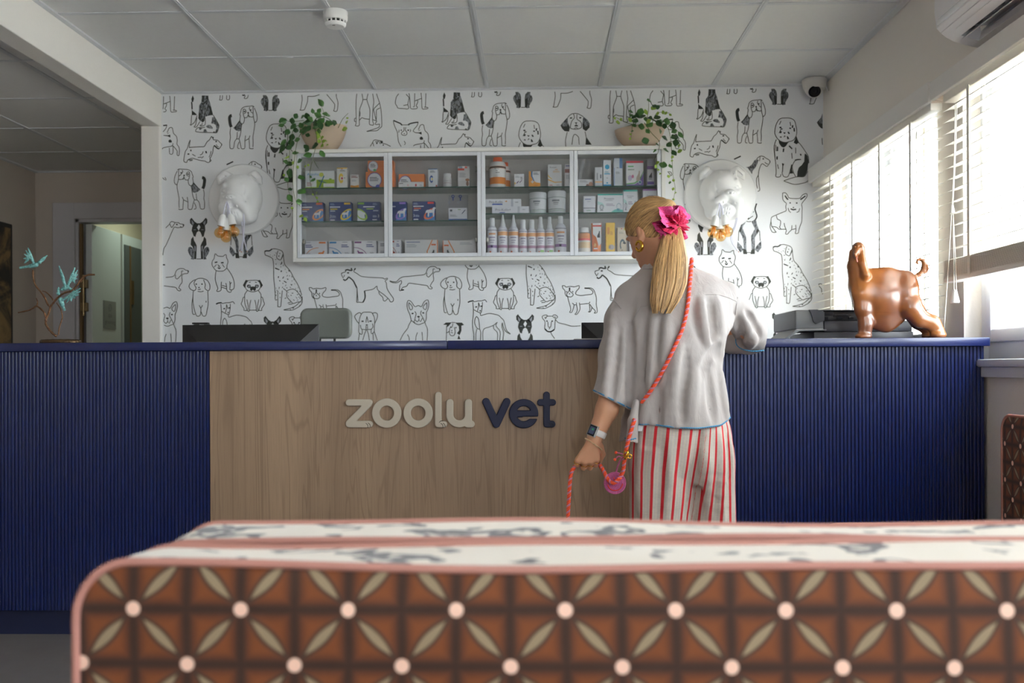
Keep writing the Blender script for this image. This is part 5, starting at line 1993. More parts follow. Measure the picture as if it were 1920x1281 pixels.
# right bay, bottom shelf: a row of white bottles
def bottle(label, x0, x1, ytop, kind, big=False):
    yf = KF + .07
    a, c = P(x0, 472, Y=yf), P(x1, 472, Y=yf)
    r, cx = (c.x - a.x) / 2 * .98, (a.x + c.x) / 2
    zb = SH['b3'] + .0004
    H = P((x0 + x1) / 2, ytop, Y=yf).z - zb
    sh = H * {'flip': .80, 'point': .73, 'cap': .78, 'spray': .73, 'big': .82}[kind]     # height of the shoulder top
    t = thing('bottle', label, 'bottle', (cx, yf, zb), 'row of white care bottles on the bottom right shelf')
    mb = MB(); mb.lathe([(0, 0), (r * .93, 0), (r, .003), (r, sh - r * .95), (r * .9, sh - r * .5), (r * .62, sh - r * .12), (r * .42, sh), (0, sh)], (cx, yf, zb), n=22)
    mb.build('body', pm((232, 232, 240), .3), t, smooth=True)
    mb = MB()
    if kind in ('flip', 'cap', 'big'):
        w = {'flip': .52, 'cap': .62, 'big': .45}[kind]
        mb.lathe([(r * w, sh - .003), (r * w, H * .985), (r * w * .9, H), (0, H)], (cx, yf, zb), n=18)
    elif kind == 'point':
        mb.lathe([(r * .58, sh - .003), (r * .56, sh + H * .05), (r * .44, sh + H * .07), (r * .16, H * .985), (0, H)], (cx, yf, zb), n=18)
    else:
        mb.lathe([(r * .58, sh - .003), (r * .58, sh + H * .07), (r * .42, sh + H * .11), (r * .42, H * .97), (r * .34, H), (0, H)], (cx, yf, zb), n=18)
    mb.build('cap', pm((240, 240, 242), .35), t, auto=.7)
    mb = MB()
    top = sh - r * 1.0
    bands = [(.02, 1.0, (240, 238, 242)), (1.0, 1.02, (84, 88, 110)), (.01, .03, (240, 170, 110)), (.36, .46, (196, 150, 176) if kind not in ('flip', 'big') else (170, 130, 186))]
    if kind not in ('flip', 'big'):
        bands.append((.82, .96, (244, 178, 122)))
    for i, (v0, v1, col) in enumerate(bands):
        rr = r + .0004 + .0002 * i
        mb.lathe([(rr, top * v0), (rr, top * v1)], (cx, yf, zb), n=22, m=pm(col))
    keep = [i for i, f in enumerate(mb.f) if len(f) == 4]; mb.f = [mb.f[i] for i in keep]; mb.mi = [mb.mi[i] for i in keep]
    def patch(u0, u1, v0, v1, col):
        rr = r + .0016; v = []
        for i in range(5):
            an = u0 + (u1 - u0) * i / 4
            v += [(cx + rr * math.sin(an), yf - rr * math.cos(an), zb + top * v0), (cx + rr * math.sin(an), yf - rr * math.cos(an), zb + top * v1)]
        mb.add(v, [(2 * i, 2 * i + 2, 2 * i + 3, 2 * i + 1) for i in range(4)], pm(col))
    patch(-.5, -.2, .16, .24, (226, 104, 60)); patch(-.6, .6, .72, .76, (150, 140, 170)); patch(-.45, .5, .62, .65, (170, 160, 180)); patch(-.4, .3, .54, .57, (180, 170, 190))
    if kind in ('flip', 'big'):
        patch(-.7, .7, .84, .9, (240, 170, 120)); patch(-.25, .1, .37, .45, (70, 56, 80))
    if kind == 'spray':
        patch(-.1, .8, .2, .28, (160, 214, 130))
    mb.build('label', None, t, smooth=True)
bottle('white bottle with flip cap and purple band, leftmost of the row', 914, 932.5, 409, 'flip')
bottle('white bottle with a pointed nozzle, left of the two', 933.7, 952, 402.3, 'point')
bottle('white bottle with a pointed nozzle, right of the two', 953.4, 972.3, 402.3, 'point')
bottle('short white bottle with a round cap, left of the two', 973.2, 988.6, 412.6, 'cap')
bottle('short white bottle with a round cap, right of the two', 989.5, 1005, 412.6, 'cap')
bottle('white bottle with a spray tip and green mark, left of the two', 1005.8, 1022, 407, 'spray')
bottle('white bottle with a spray tip and green mark, right of the two', 1022.7, 1039, 407, 'spray')
bottle('largest white bottle with a slim cap, rightmost of the row', 1040.7, 1062, 405.7, 'big')
ob = pill_bottle('amber bottle of orange liquid with a white cap', 1083.5, 415.7, 1107, 471, 'b3', screw(.83, .8), (214, 128, 62), [(.05, .6, 1.0, (240, 234, 222)), (.56, .62, 1.003, (222, 70, 70)), (.3, .5, 1.003, (236, 206, 160)), (.7, .8, 1.0, (226, 150, 90))], name='liquid_bottle')
tb = thing('cream_tube', 'orange and white cream tube standing on its cap', 'tube', (P(1118.5, 471, Y=KF + .07).x, KF + .07, SH['b3']))
a = P(1108.7, 471, Y=KF + .07).x; c = P(1128.4, 471, Y=KF + .07).x
cx, r = (a + c) / 2, (c - a) / 2
H = P(1118, 418.6, Y=KF + .07).z - SH['b3']
mb = MB(); mb.lathe([(r * .62, .0005), (r * .66, H * .13), (0, H * .13)], (cx, KF + .07, SH['b3']), n=18); mb.build('cap', pm((236, 236, 236)), tb, auto=.7)
mb = MB(); v = []
rows = [(0.13, .72, .72), (.2, .8, .75), (.5, .88, .6), (.85, .98, .2), (1.0, 1.0, .06)]
for (zz, rx, ry) in rows:
    for k in range(20):
        an = 2 * math.pi * k / 20
        v.append((cx + r * rx * math.cos(an), KF + .07 + r * ry * math.sin(an), SH['b3'] + H * zz))
mb.add(v, [(i * 20 + k, i * 20 + (k + 1) % 20, (i + 1) * 20 + (k + 1) % 20, (i + 1) * 20 + k) for i in range(4) for k in range(20)], pm((236, 130, 62)))
mb.build('tube_body', None, tb, smooth=True)
mb = MB(); print_on(mb, cx - r * .72, cx + r * .85, SH['b3'] + H * .14, SH['b3'] + H * .98, KF + .07 - r * .78,
    [('p', [(0, .62), (.4, .52), (.7, .2), (1, .3), (1, 1), (0, 1)], (236, 232, 228)), ('r', .0, .88, 1, .94, (222, 80, 70)), ('sil', SITCAT, .5, .5, .4, .24, (60, 58, 58)), ('p', [(.1, .2), (.3, .16), (.4, .28), (.2, .32)], (244, 190, 120)), ('l', .1, .1, .6, 1, .04, W_)])
mb.build('printed_front', None, tb)
carton('tall yellow box with a grey animal, bottom right shelf', 1136, 407, 1153, 471, 'b3', (246, 196, 40), [('r', .14, .66, .4, .86, (226, 150, 40)), ('e', .62, .28, .34, .08, (190, 176, 160)), ('e', .42, .29, .12, .05, (150, 140, 130)), ('r', .1, .03, .3, .1, (226, 110, 60)), ('r', .4, .03, .9, .1, (226, 150, 40)), ('l', .5, .72, .3, 3, .02, (200, 140, 30))])
carton('tall cream box with a dark horse like mark', 1157.5, 416, 1175, 471, 'b3', (222, 206, 180), [('r', .7, .9, .94, .98, (222, 200, 60)), ('e', .45, .95, .08, .02, (220, 90, 70)), ('l', .15, .82, .6, 2, .02, (170, 160, 140)), ('ring', .55, .4, .3, .2, .4, 20, 230, 0, (90, 108, 116)), ('p', [(.55, .46), (.75, .52), (.95, .46), (.8, .42)], (56, 60, 66)), ('r', .45, .2, .55, .24, (170, 150, 130)), ('l', .3, .08, .4, 1, .02, (210, 110, 90))])
carton('plain white box half hidden behind the woman', 1180, 420, 1198, 471, 'b3', (236, 236, 238), [('l', .2, .8, .6, 2, .03, LG)])

# sign plate print in the corridor
mb = MB()
def on_leaf(u, zz):
    return (-3.0655, YL + 0.20 + 0.20 * u, 1.22 + 0.20 * zz)
dgr = M('sign_print', (112, 112, 108), 0.5)
ringp = [on_leaf(.5 + .09 * math.cos(t), .76 + .13 * math.sin(t)) for t in np.linspace(0, 2 * math.pi, 15)]
mb.tube(ringp, .0015, 4, dgr)
for s_, z_, w_ in (('spa', .42, .3), ('grooming', .18, .84)):
    v, f, w = TEXT[s_]; sc = .2 * w_ / w
    mb.add([(-3.0657, YL + 0.20 + 0.2 * (.5 - w_ / 2) + a_ * sc, 1.22 + .2 * z_ + b_ * sc) for a_, b_ in v], f, dgr)
mb.build('sign_print', None, sign_o)
# ================================================================== bulldog wall lamps
m_plaster = M('white_plaster', (236, 236, 236), 0.5)
m_lampcord = M('white_braided_cord', (226, 226, 240), 0.75)
m_socket = M('white_socket', (238, 238, 236), 0.35)
m_copper = M('bare_copper_tip', (206, 140, 110), 0.4, 0.4)
def amber_glass():
    m = pane_material('amber_bulb_glass', (1.0, 0.80, 0.50), 0.10)
    return m
m_amber = amber_glass()
m_fil = M('amber_filament', (240, 160, 60), 0.35)
m_brasscap = M('brass_bulb_cap', (150, 120, 70), 0.35, 0.9)

def dog_head_sdf(tx, tz, turn):
    """bulldog relief: local x to the right, z up (m), y towards the room is negative; turn shifts features sideways with depth"""
    h = 0.0017
    s = SDF((-0.16, -0.17, -0.175), (0.16, 0.02, 0.16), h)
    D = lambda x, y, z: (x + turn * (-y - 0.09) * 0.32, y, z)
    s.ell(D(0, -0.045, 0.0), (0.118, 0.075, 0.125), k=0.0)
    s.ell(D(0.0, -0.085, 0.035), (0.085, 0.055, 0.075), k=0.03)
    # cheeks, muzzle, jowls
    s.ell(D(0.0, -0.115, -0.02), (0.058, 0.035, 0.034), k=0.02)
    for sg in (-1, 1):
        s.chain([D(0.022 * sg, -0.125, -0.028), D(0.058 * sg, -0.112, -0.06), D(0.070 * sg, -0.088, -0.112)], [0.026, 0.030, 0.022], k=0.012)
        s.ell(D(0.078 * sg, -0.075, -0.04), (0.032, 0.045, 0.06), k=0.02)
        # brow rolls above and around the eyes
        s.chain([D(0.022 * sg, -0.118, 0.045), D(0.050 * sg, -0.118, 0.052), D(0.080 * sg, -0.098, 0.030)], [0.011, 0.013, 0.010], k=0.008)
        s.chain([D(0.026 * sg, -0.126, 0.008), D(0.052 * sg, -0.122, -0.004), D(0.078 * sg, -0.100, 0.008)], [0.008, 0.009, 0.008], k=0.007)
        s.ell(D(0.050 * sg, -0.112, 0.022), (0.016, 0.012, 0.011), k=0.003)
        s.chain([D(0.030 * sg, -0.124, 0.020), D(0.050 * sg, -0.126, 0.013), D(0.068 * sg, -0.116, 0.020)], [0.0025, 0.003, 0.0025], k=0.002, mode='sub')
        # forehead folds
        s.chain([D(0.012 * sg, -0.125, 0.014), D(0.016 * sg, -0.118, 0.06), D(0.030 * sg, -0.098, 0.102)], [0.007, 0.008, 0.008], k=0.006)
        s.chain([D(0.030 * sg, -0.116, 0.062), D(0.046 * sg, -0.104, 0.088), D(0.062 * sg, -0.084, 0.094)], [0.006, 0.007, 0.006], k=0.006)
        # folded ears
        s.chain([D(0.060 * sg, -0.050, 0.112), D(0.085 * sg, -0.062, 0.118), D(0.108 * sg, -0.066, 0.098), D(0.122 * sg, -0.060, 0.074)], [0.018, 0.022, 0.019, 0.007], k=0.012)
        s.chain([D(0.075 * sg, -0.080, 0.108), D(0.098 * sg, -0.082, 0.090)], [0.006, 0.004], k=0.006, mode='sub')
        # cheek crease and teeth
        s.chain([D(0.060 * sg, -0.138, -0.02), D(0.092 * sg, -0.112, -0.065), D(0.086 * sg, -0.086, -0.118)], [0.003, 0.004, 0.003], k=0.004, mode='sub')
        s.ell(D(0.030 * sg, -0.138, -0.058), (0.0055, 0.006, 0.010), k=0.002)
    s.chain([D(0, -0.124, 0.012), D(0, -0.118, 0.06), D(0, -0.098, 0.10)], [0.003, 0.004, 0.004], k=0.006, mode='sub')
    # nose and nostrils
    s.ell(D(0, -0.150, -0.012), (0.028, 0.014, 0.017), k=0.008)
    for sg in (-1, 1):
        s.ell(D(0.011 * sg, -0.163, -0.016), (0.006, 0.006, 0.005), k=0.003, mode='sub')
    s.chain([D(0, -0.166, -0.026), D(0, -0.160, -0.045)], [0.002, 0.002], k=0.003, mode='sub')
    # mouth gap, lower jaw, wrinkled chin
    s.chain([D(-0.034, -0.145, -0.068), D(0, -0.150, -0.060), D(0.034, -0.145, -0.068)], [0.005, 0.006, 0.005], k=0.004, mode='sub')
    s.ell(D(0, -0.110, -0.095), (0.044, 0.034, 0.032), k=0.012)
    for i in range(5):
        xx = -0.028 + 0.014 * i
        s.chain([D(xx, -0.145, -0.085), D(xx * 1.2, -0.128, -0.125)], [0.0018, 0.0024], k=0.004, mode='sub')
    s.ell(D(0, -0.06, -0.105), (0.095, 0.05, 0.045), k=0.025)
    # fur grooves on the side of the neck
    for sg in (-1, 1):
        for i in range(4):
            x0_ = (0.100 + 0.006 * i) * sg
            s.chain([D(x0_, -0.085 + 0.012 * i, 0.03 - .02 * i), D(x0_ * 1.02, -0.080 + 0.012 * i, -0.07 - .012 * i)], [0.0018, 0.002], k=0.004, mode='sub')
    s.op(lambda X, Y, Z: Y + 0 * X + 0 * Z - 0.0, s.lo, s.lo + (s.n - 1) * s.h, 0, 'int')
    V, Q = s.mesh()
    return relax(V, Q, 1), Q
HV, HQ = dog_head_sdf(0, 0, -1.0)

def lamp(label, cpx, mirror, head_px, sockets, cords, tails):
    c = P(*cpx, Y=YB - 0.02)
    t = thing('wall_lamp', label, 'lamp', (c.x, YB, c.z))
    R = 0.190
    mb = MB(); mb.lathe([(R * .97, 0.001), (R, 0.006), (R, 0.018), (R * .97, 0.026), (R * .86, 0.028), (R * .80, 0.034), (0, 0.036)], (c.x, YB, c.z), axis=(0, -1, 0), n=64)
    mb.build('plate', m_plaster, t, auto=0.8)
    hc = P(*head_px, Y=YB - 0.09)
    V = HV.copy()
    Q = HQ
    if mirror:
        V[:, 0] *= -1
        Q = HQ[:, ::-1]
    V = V * np.array((.93, .95, 1.0)) + np.array((hc.x, YB - 0.030, hc.z))
    np_mesh('bulldog_head', V, Q, m_plaster, t)
    for pts in cords:
        mb = MB(); w = [P(x, y, Y=YB - d) for x, y, d in pts]; mb.tube(spline(w, 6), 0.0032, 7); mb.build('cord', m_lampcord, t, smooth=True)
    for pts in tails:
        mb = MB(); w = [P(x, y, Y=YB - d) for x, y, d in pts]; sp_ = spline(w, 6)
        mb.tube(sp_, 0.0034, 7, m_lampcord)
        mb.tube([sp_[-1], sp_[-1] + (sp_[-1] - sp_[-3]).normalized() * 0.007], 0.0026, 6, m_copper)
        mb.build('cord', None, t, smooth=True)
    for (x0, y0, x1, y1, d) in sockets:
        a, e = P(x0, y0, Y=YB - d), P(x1, y1, Y=YB - d)
        ax = (e - a).normalized()
        Ls = (e - a).length
        mb = MB(); mb.lathe([(0.004, 0), (0.010, 0.003), (0.0155, 0.012), (0.019, Ls * .6), (0.0215, Ls), (0.019, Ls)], a, axis=ax, n=20)
        so = mb.build('socket', m_socket, t, auto=0.9)
        mb = MB(); mb.lathe([(0.0185, Ls - 0.002), (0.0185, Ls + 0.002), (0.014, Ls + .003)], a, axis=ax, n=20); mb.build('bulb_cap', m_brasscap, so, auto=.8)
        b0 = a + ax * (Ls + 0.002)
        prof = [(0.0125, 0.0)]
        for i in range(13):
            th = math.radians(28 + (180 - 28) * i / 12)
            prof.append((0.0275 * math.sin(th), 0.034 - 0.0275 * math.cos(th)))
        prof[-1] = (0, prof[-1][1])
        mb = MB(); mb.lathe(prof, b0, axis=ax, n=24); mb.f = [f for f in mb.f if len(f) == 4]; mb.mi = [0] * len(mb.f)
        mb.build('bulb', m_amber, so, smooth=True)
        mb = MB()
        u = ax.orthogonal().normalized(); w_ = ax.cross(u)
        for k in range(6):
            an = k * math.pi / 3
            p = b0 + (u * math.cos(an) + w_ * math.sin(an)) * 0.006
            q_ = b0 + (u * math.cos(an) + w_ * math.sin(an)) * 0.011
            mb.tube([p + ax * 0.006, q_ + ax * 0.046], 0.0014, 6)
        mb.tube([b0, b0 + ax * 0.012], 0.004, 8)
        mb.build('filament', m_fil, so, smooth=True)
    return t
lamp('left bulldog head wall lamp with three amber bulbs hanging at its lower left', (457, 374), False, (447, 370),
     [(419, 402, 414.5, 424, .19), (431, 401, 436, 422, .17), (427, 408, 425, 432, .165)],
     [[(425, 378, .17), (421, 390, .185), (419, 403, .19)], [(426, 378, .17), (429, 388, .178), (431, 402, .17)], [(425.5, 378, .17), (427, 392, .17), (427, 409, .165)]],
     [[(458, 385, .15), (453, 400, .14), (454.5, 430, .10), (458, 450, .06), (463, 470, .03)],
      [(460, 385, .15), (457, 405, .14), (457.5, 430, .10), (456, 452, .06), (453, 471, .03)],
      [(462, 387, .15), (459, 410, .13), (456, 440, .09), (455, 455, .06), (450, 469, .03)]])
lamp('right bulldog head wall lamp with amber bulbs, brightest beside the window blind', (1351, 366), True, (1357, 362),
     [(1343, 404, 1339, 424, .19), (1356, 403, 1361, 422, .18), (1349, 408, 1350.5, 430, .165)],
     [[(1349, 381, .17), (1347, 392, .185), (1343, 405, .19)], [(1350, 381, .17), (1354, 390, .18), (1356, 404, .18)], [(1349, 381, .17), (1350, 394, .17), (1349, 409, .165)]],
     [[(1381, 389, .14), (1381, 405, .12), (1377, 425, .09), (1370, 440, .06), (1373, 455, .04), (1384, 471, .025)],
      [(1383, 389, .14), (1383, 406, .12), (1379, 426, .09), (1372, 441, .06), (1375, 454, .035), (1381, 468, .025)]])

# ================================================================== trailing plants in bowls on the cabinet
def leaf_mesh(name, m, L=0.024, W=0.021):
    v, f = [], []
    N, K = 7, 5
    for i in range(N):
        s = i / (N - 1)
        w = W / 2 * (math.sin(math.pi * min(1, s ** 0.75 * 0.97 + .02)) ** 0.8) * (1.08 - .25 * s)
        for k in range(K):
            u = -1 + 2 * k / (K - 1)
            v.append((u * w, -0.004 * s * s * 2 + abs(u) * 0.0032, -s * L + abs(u) * (0.004 if i == 0 else 0.0)))
    for i in range(N - 1):
        for k in range(K - 1):
            f.append((i * K + k, i * K + k + 1, (i + 1) * K + k + 1, (i + 1) * K + k))
    me = bpy.data.meshes.new(name)
    me.from_pydata(v, [], f)
    me.materials.append(m)
    me.polygons.foreach_set('use_smooth', [True] * len(f))
    return me
def leaf_mat(n, a, c):
    t = NT(n, 0.38)
    nn = t.noise(t.coords('Object'), 90, 3)
    t.link(t.mix(nn, a, c), t.b.inputs['Base Color'])
    return t.m
m_leaf = [leaf_mat('dark_leaf', (34, 66, 30), (52, 92, 44)), leaf_mat('mid_leaf', (54, 98, 44), (78, 124, 58)), leaf_mat('lime_leaf', (132, 164, 52), (166, 192, 84))]
LEAF = [leaf_mesh('leaf', q) for q in m_leaf]
m_vine = M('vine_stem', (88, 98, 50), 0.6)
m_bowl = M('beige_bowl', (186, 166, 146), 0.6, bump=0.05, bscale=70, var=0.03, vscale=14)
m_soil = M('dark_potting_soil', (48, 40, 30), 0.95, bump=0.5, bscale=120)
KT = kz1
def plant(label, bowl, rim, foot, ytop, yc, vines, leaves, tilt=0.0, seed=1):
    rnd = random.Random(seed)
    t = thing('potted_ivy', label, 'plant', (P(bowl, 270, Y=yc).x, yc, KT))
    cx = P(bowl, 270, Y=yc).x
    h = P(bowl, ytop, Y=yc).z - KT
    mb = MB()
    prof = [(foot * .96, 0.0005), (foot, 0.004), (foot * 1.06, 0.012)]
    for i in range(9):
        a = i / 8
        prof.append((foot * 1.06 + (rim - foot * 1.06) * math.sin(a * math.pi / 2) ** 0.9, 0.012 + (h - 0.012) * a))
    prof += [(rim - .004, h + .001), (rim - .010, h - .004), (rim - .02, h - .02), (0, h - .022)]
    mb.lathe(prof, (cx, yc, KT), n=48, sy=0.62)
    if tilt:
        mb.v = [(x, y, z + tilt * (x - cx) * max(0, (z - KT) / h)) for x, y, z in mb.v]
    mb.build('bowl', m_bowl, t, auto=0.9)
    mb = MB(); mb.lathe([(rim * .9, h - .016), (rim * .6, h - .006), (0, h - .002)], (cx, yc, KT), n=32, sy=0.6); mb.build('soil', m_soil, t, smooth=True)
    for pts in vines:
        mb = MB(); sp_ = spline([P(x, y, Y=d) for x, y, d in pts], 6)
        mb.tube(sp_, list(np.linspace(0.0017, 0.0009, len(sp_))), 5); mb.build('vine', m_vine, t, smooth=True)
    for (x, y, d, sz, kind, ang) in leaves:
        p = P(x, y, Y=d)
        o = link_mesh('leaf', LEAF[kind], t)
        o.location = p - wloc(t)
        sc = sz * d / 1831.7 / 0.0225
        o.scale = (sc, sc, sc)
        # hang point at the leaf stalk: tilt a little out of the wall plane, turned by ang in the picture plane
        o.rotation_euler = (math.radians(rnd.uniform(-38, 8)), math.radians(ang), math.radians(rnd.uniform(-35, 35)))
    return t
# pixel, pixel, depth, size in pixels, tint, roll (0 = pointing down)
def lv(rows, d0, seed):
    r = random.Random(seed)
    return [(x, y, d0 + r.uniform(-.02, .02), s, k, a if a is not None else r.uniform(-70, 70)) for x, y, s, k, a in rows]
Lx = [(536, 224, 15, 0, 60), (549, 222, 12, 0, 10), (557, 214, 11, 0, 30), (566, 216, 12, 1, -40), (574, 213, 12, 0, -20), (531, 233, 10, 1, 80), (552, 232, 13, 0, 20), (562, 231, 12, 1, -30),
      (575, 224, 15, 0, 0), (585, 220, 14, 1, 40), (590, 226, 15, 0, -20), (600, 218, 13, 1, 120), (604, 198, 13, 1, 155), (612, 210, 17, 1, 10), (606, 222, 15, 1, 40), (600, 229, 14, 0, -10), (612, 228, 13, 1, -60),
      (618, 230, 12, 0, 50), (630, 232, 11, 0, 90), (625, 226, 9, 0, -40), (571, 238, 14, 1, 10), (580, 236, 15, 0, 30), (571, 247, 12, 0, -25), (578, 250, 10, 0, 15), (590, 236, 12, 1, -15), (583, 228, 13, 0, 70),
      (548, 252, 13, 0, 10), (556, 258, 12, 1, -20), (534, 262, 12, 1, 40), (530, 270, 17, 0, 25), (545, 262, 14, 0, -10), (552, 282, 14, 1, -20), (543, 272, 12, 0, 10), (540, 292, 10, 2, 10), (538, 300, 14, 1, 20), (541, 303, 13, 0, -30),
      (545, 318, 16, 0, 5), (560, 298, 12, 1, -30), (541, 335, 10, 1, 60), (544, 352, 9, 0, 0), (541, 366, 14, 1, -30), (563, 328, 15, 1, -15), (569, 353, 18, 1, 20), (566, 378, 13, 1, 80),
      (571, 272, 11, 0, -40), (577, 277, 10, 0, 20), (590, 268, 16, 0, -15), (583, 288, 14, 1, 60), (602, 283, 13, 1, -25), (589, 334, 10, 1, 20), (597, 252, 9, 2, 10), (603, 255, 9, 2, -20), (599, 262, 8, 2, 10),
      (606, 262, 8, 2, -10), (611, 262, 7, 2, 20), (613, 270, 6, 2, -20), (605, 270, 7, 2, 30), (598, 242, 9, 1, -5), (595, 246, 8, 2, 5), (648, 228, 8, 2, -60), (650, 220, 5, 2, -40), (645, 238, 12, 2, -20),
      (551, 303, 6, 2, 30), (557, 311, 6, 2, -20), (579, 308, 5, 2, 30), (572, 310, 5, 2, -10), (592, 361, 7, 2, -60), (587, 363, 5, 2, 20), (593, 369, 5, 2, -30), (596, 376, 5, 2, 10), (566, 402, 9, 2, 10), (571, 408, 8, 2, -25),
      (547, 388, 6, 2, -10), (534, 327, 5, 2, 50), (581, 330, 5, 1, -40), (555, 240, 12, 0, 5), (563, 243, 10, 1, -35), (541, 243, 12, 0, 25), (596, 211, 9, 1, -150), (587, 212, 8, 1, 170)]
plant('trailing ivy in a round beige bowl at the left end of the wall cabinet', 606, 0.124, 0.062, 237, 5.10,
      [[(575, 232, 5.02), (552, 240, 4.99), (544, 275, 4.985), (541, 320, 4.985), (540, 352, 4.985), (548, 375, 4.985)],
       [(580, 233, 5.0), (560, 258, 4.985), (552, 300, 4.983), (549, 340, 4.983), (553, 372, 4.983), (564, 388, 4.983)],
       [(588, 234, 5.0), (594, 262, 4.985), (587, 295, 4.983), (581, 325, 4.983), (584, 352, 4.983), (596, 378, 4.983)],
       [(598, 232, 5.0), (599, 250, 4.99), (603, 262, 4.985), (606, 276, 4.985)], [(634, 240, 5.05), (642, 224, 5.03), (653, 212, 5.02)],
       [(605, 230, 5.06), (608, 215, 5.05), (602, 198, 5.05)], [(570, 226, 5.03), (545, 228, 5.0), (533, 224, 4.99)], [(588, 300, 4.984), (593, 310, 4.983), (597, 316, 4.983)]],
      lv(Lx, 4.985, 3), seed=5)
Rx = [(1216, 185, 10, 1, 0), (1222, 200, 11, 2, -40), (1229, 196, 10, 0, 30), (1236, 200, 9, 0, 80), (1203, 204, 15, 1, 20), (1196, 210, 15, 0, -10), (1183, 206, 10, 1, 10), (1193, 222, 14, 0, 20), (1204, 215, 13, 0, -20),
      (1212, 220, 13, 1, 10), (1214, 224, 12, 2, -30), (1222, 218, 14, 0, 20), (1230, 216, 14, 0, -20), (1184, 222, 11, 2, 40), (1188, 232, 9, 1, -20), (1204, 232, 14, 1, 15), (1212, 243, 9, 1, -40), (1222, 230, 14, 1, 40),
      (1233, 226, 13, 0, -30), (1240, 224, 11, 1, 20), (1252, 222, 15, 1, 15), (1260, 230, 14, 0, -15), (1241, 246, 11, 1, 80), (1248, 255, 15, 0, 30), (1262, 252, 16, 0, -20), (1274, 248, 12, 1, -30), (1268, 262, 13, 0, 10),
      (1258, 268, 12, 0, 40), (1216, 262, 15, 0, 70), (1249, 278, 14, 1, 20), (1262, 282, 12, 0, -20), (1273, 280, 11, 2, -25), (1271, 272, 8, 2, -60), (1245, 303, 17, 1, 15), (1256, 308, 9, 1, -10), (1228, 278, 8, 1, 20),
      (1232, 302, 8, 2, -20), (1231, 310, 7, 2, 30), (1233, 316, 6, 2, -20), (1238, 324, 5, 2, 0), (1262, 292, 6, 2, 30), (1259, 300, 5, 2, -30), (1256, 330, 7, 2, 70), (1262, 336, 6, 2, -20), (1263, 352, 6, 2, 20), (1266, 360, 6, 2, -20),
      (1263, 372, 6, 2, 10), (1159, 226, 10, 2, 10), (1154, 220, 6, 2, 40), (1163, 222, 6, 2, -30), (1186, 244, 6, 1, 10), (1182, 250, 5, 2, -10), (1182, 258, 5, 2, 20), (1242, 208, 7, 2, -20), (1250, 210, 6, 2, 40), (1233, 210, 7, 2, 10),
      (1210, 206, 9, 2, -20), (1255, 214, 5, 2, -60), (1232, 268, 8, 1, 10), (1256, 340, 6, 1, 0), (1246, 232, 11, 0, 0), (1268, 244, 10, 1, 60), (1182, 214, 8, 1, -30), (1190, 216, 9, 0, 30)]
plant('trailing ivy in a tilted beige bowl at the right end of the wall cabinet', 1200, 0.132, 0.066, 240, 5.10,
      [[(1235, 228, 5.0), (1252, 240, 4.985), (1258, 265, 4.983), (1260, 300, 4.983), (1262, 330, 4.983), (1266, 355, 4.983), (1262, 376, 4.983)],
       [(1208, 230, 5.0), (1222, 250, 4.985), (1236, 266, 4.983), (1234, 285, 4.983), (1227, 300, 4.983), (1232, 318, 4.983), (1238, 326, 4.983)],
       [(1212, 225, 5.05), (1216, 205, 5.04), (1216, 188, 5.04)], [(1190, 235, 5.0), (1170, 228, 4.99), (1155, 220, 4.985)], [(1222, 232, 5.02), (1232, 212, 5.02), (1255, 212, 5.0)],
       [(1185, 232, 5.0), (1185, 245, 4.99), (1182, 262, 4.985)], [(1242, 225, 5.0), (1262, 240, 4.985), (1276, 250, 4.985)]],
      lv(Rx, 4.985, 9), tilt=0.10, seed=8)

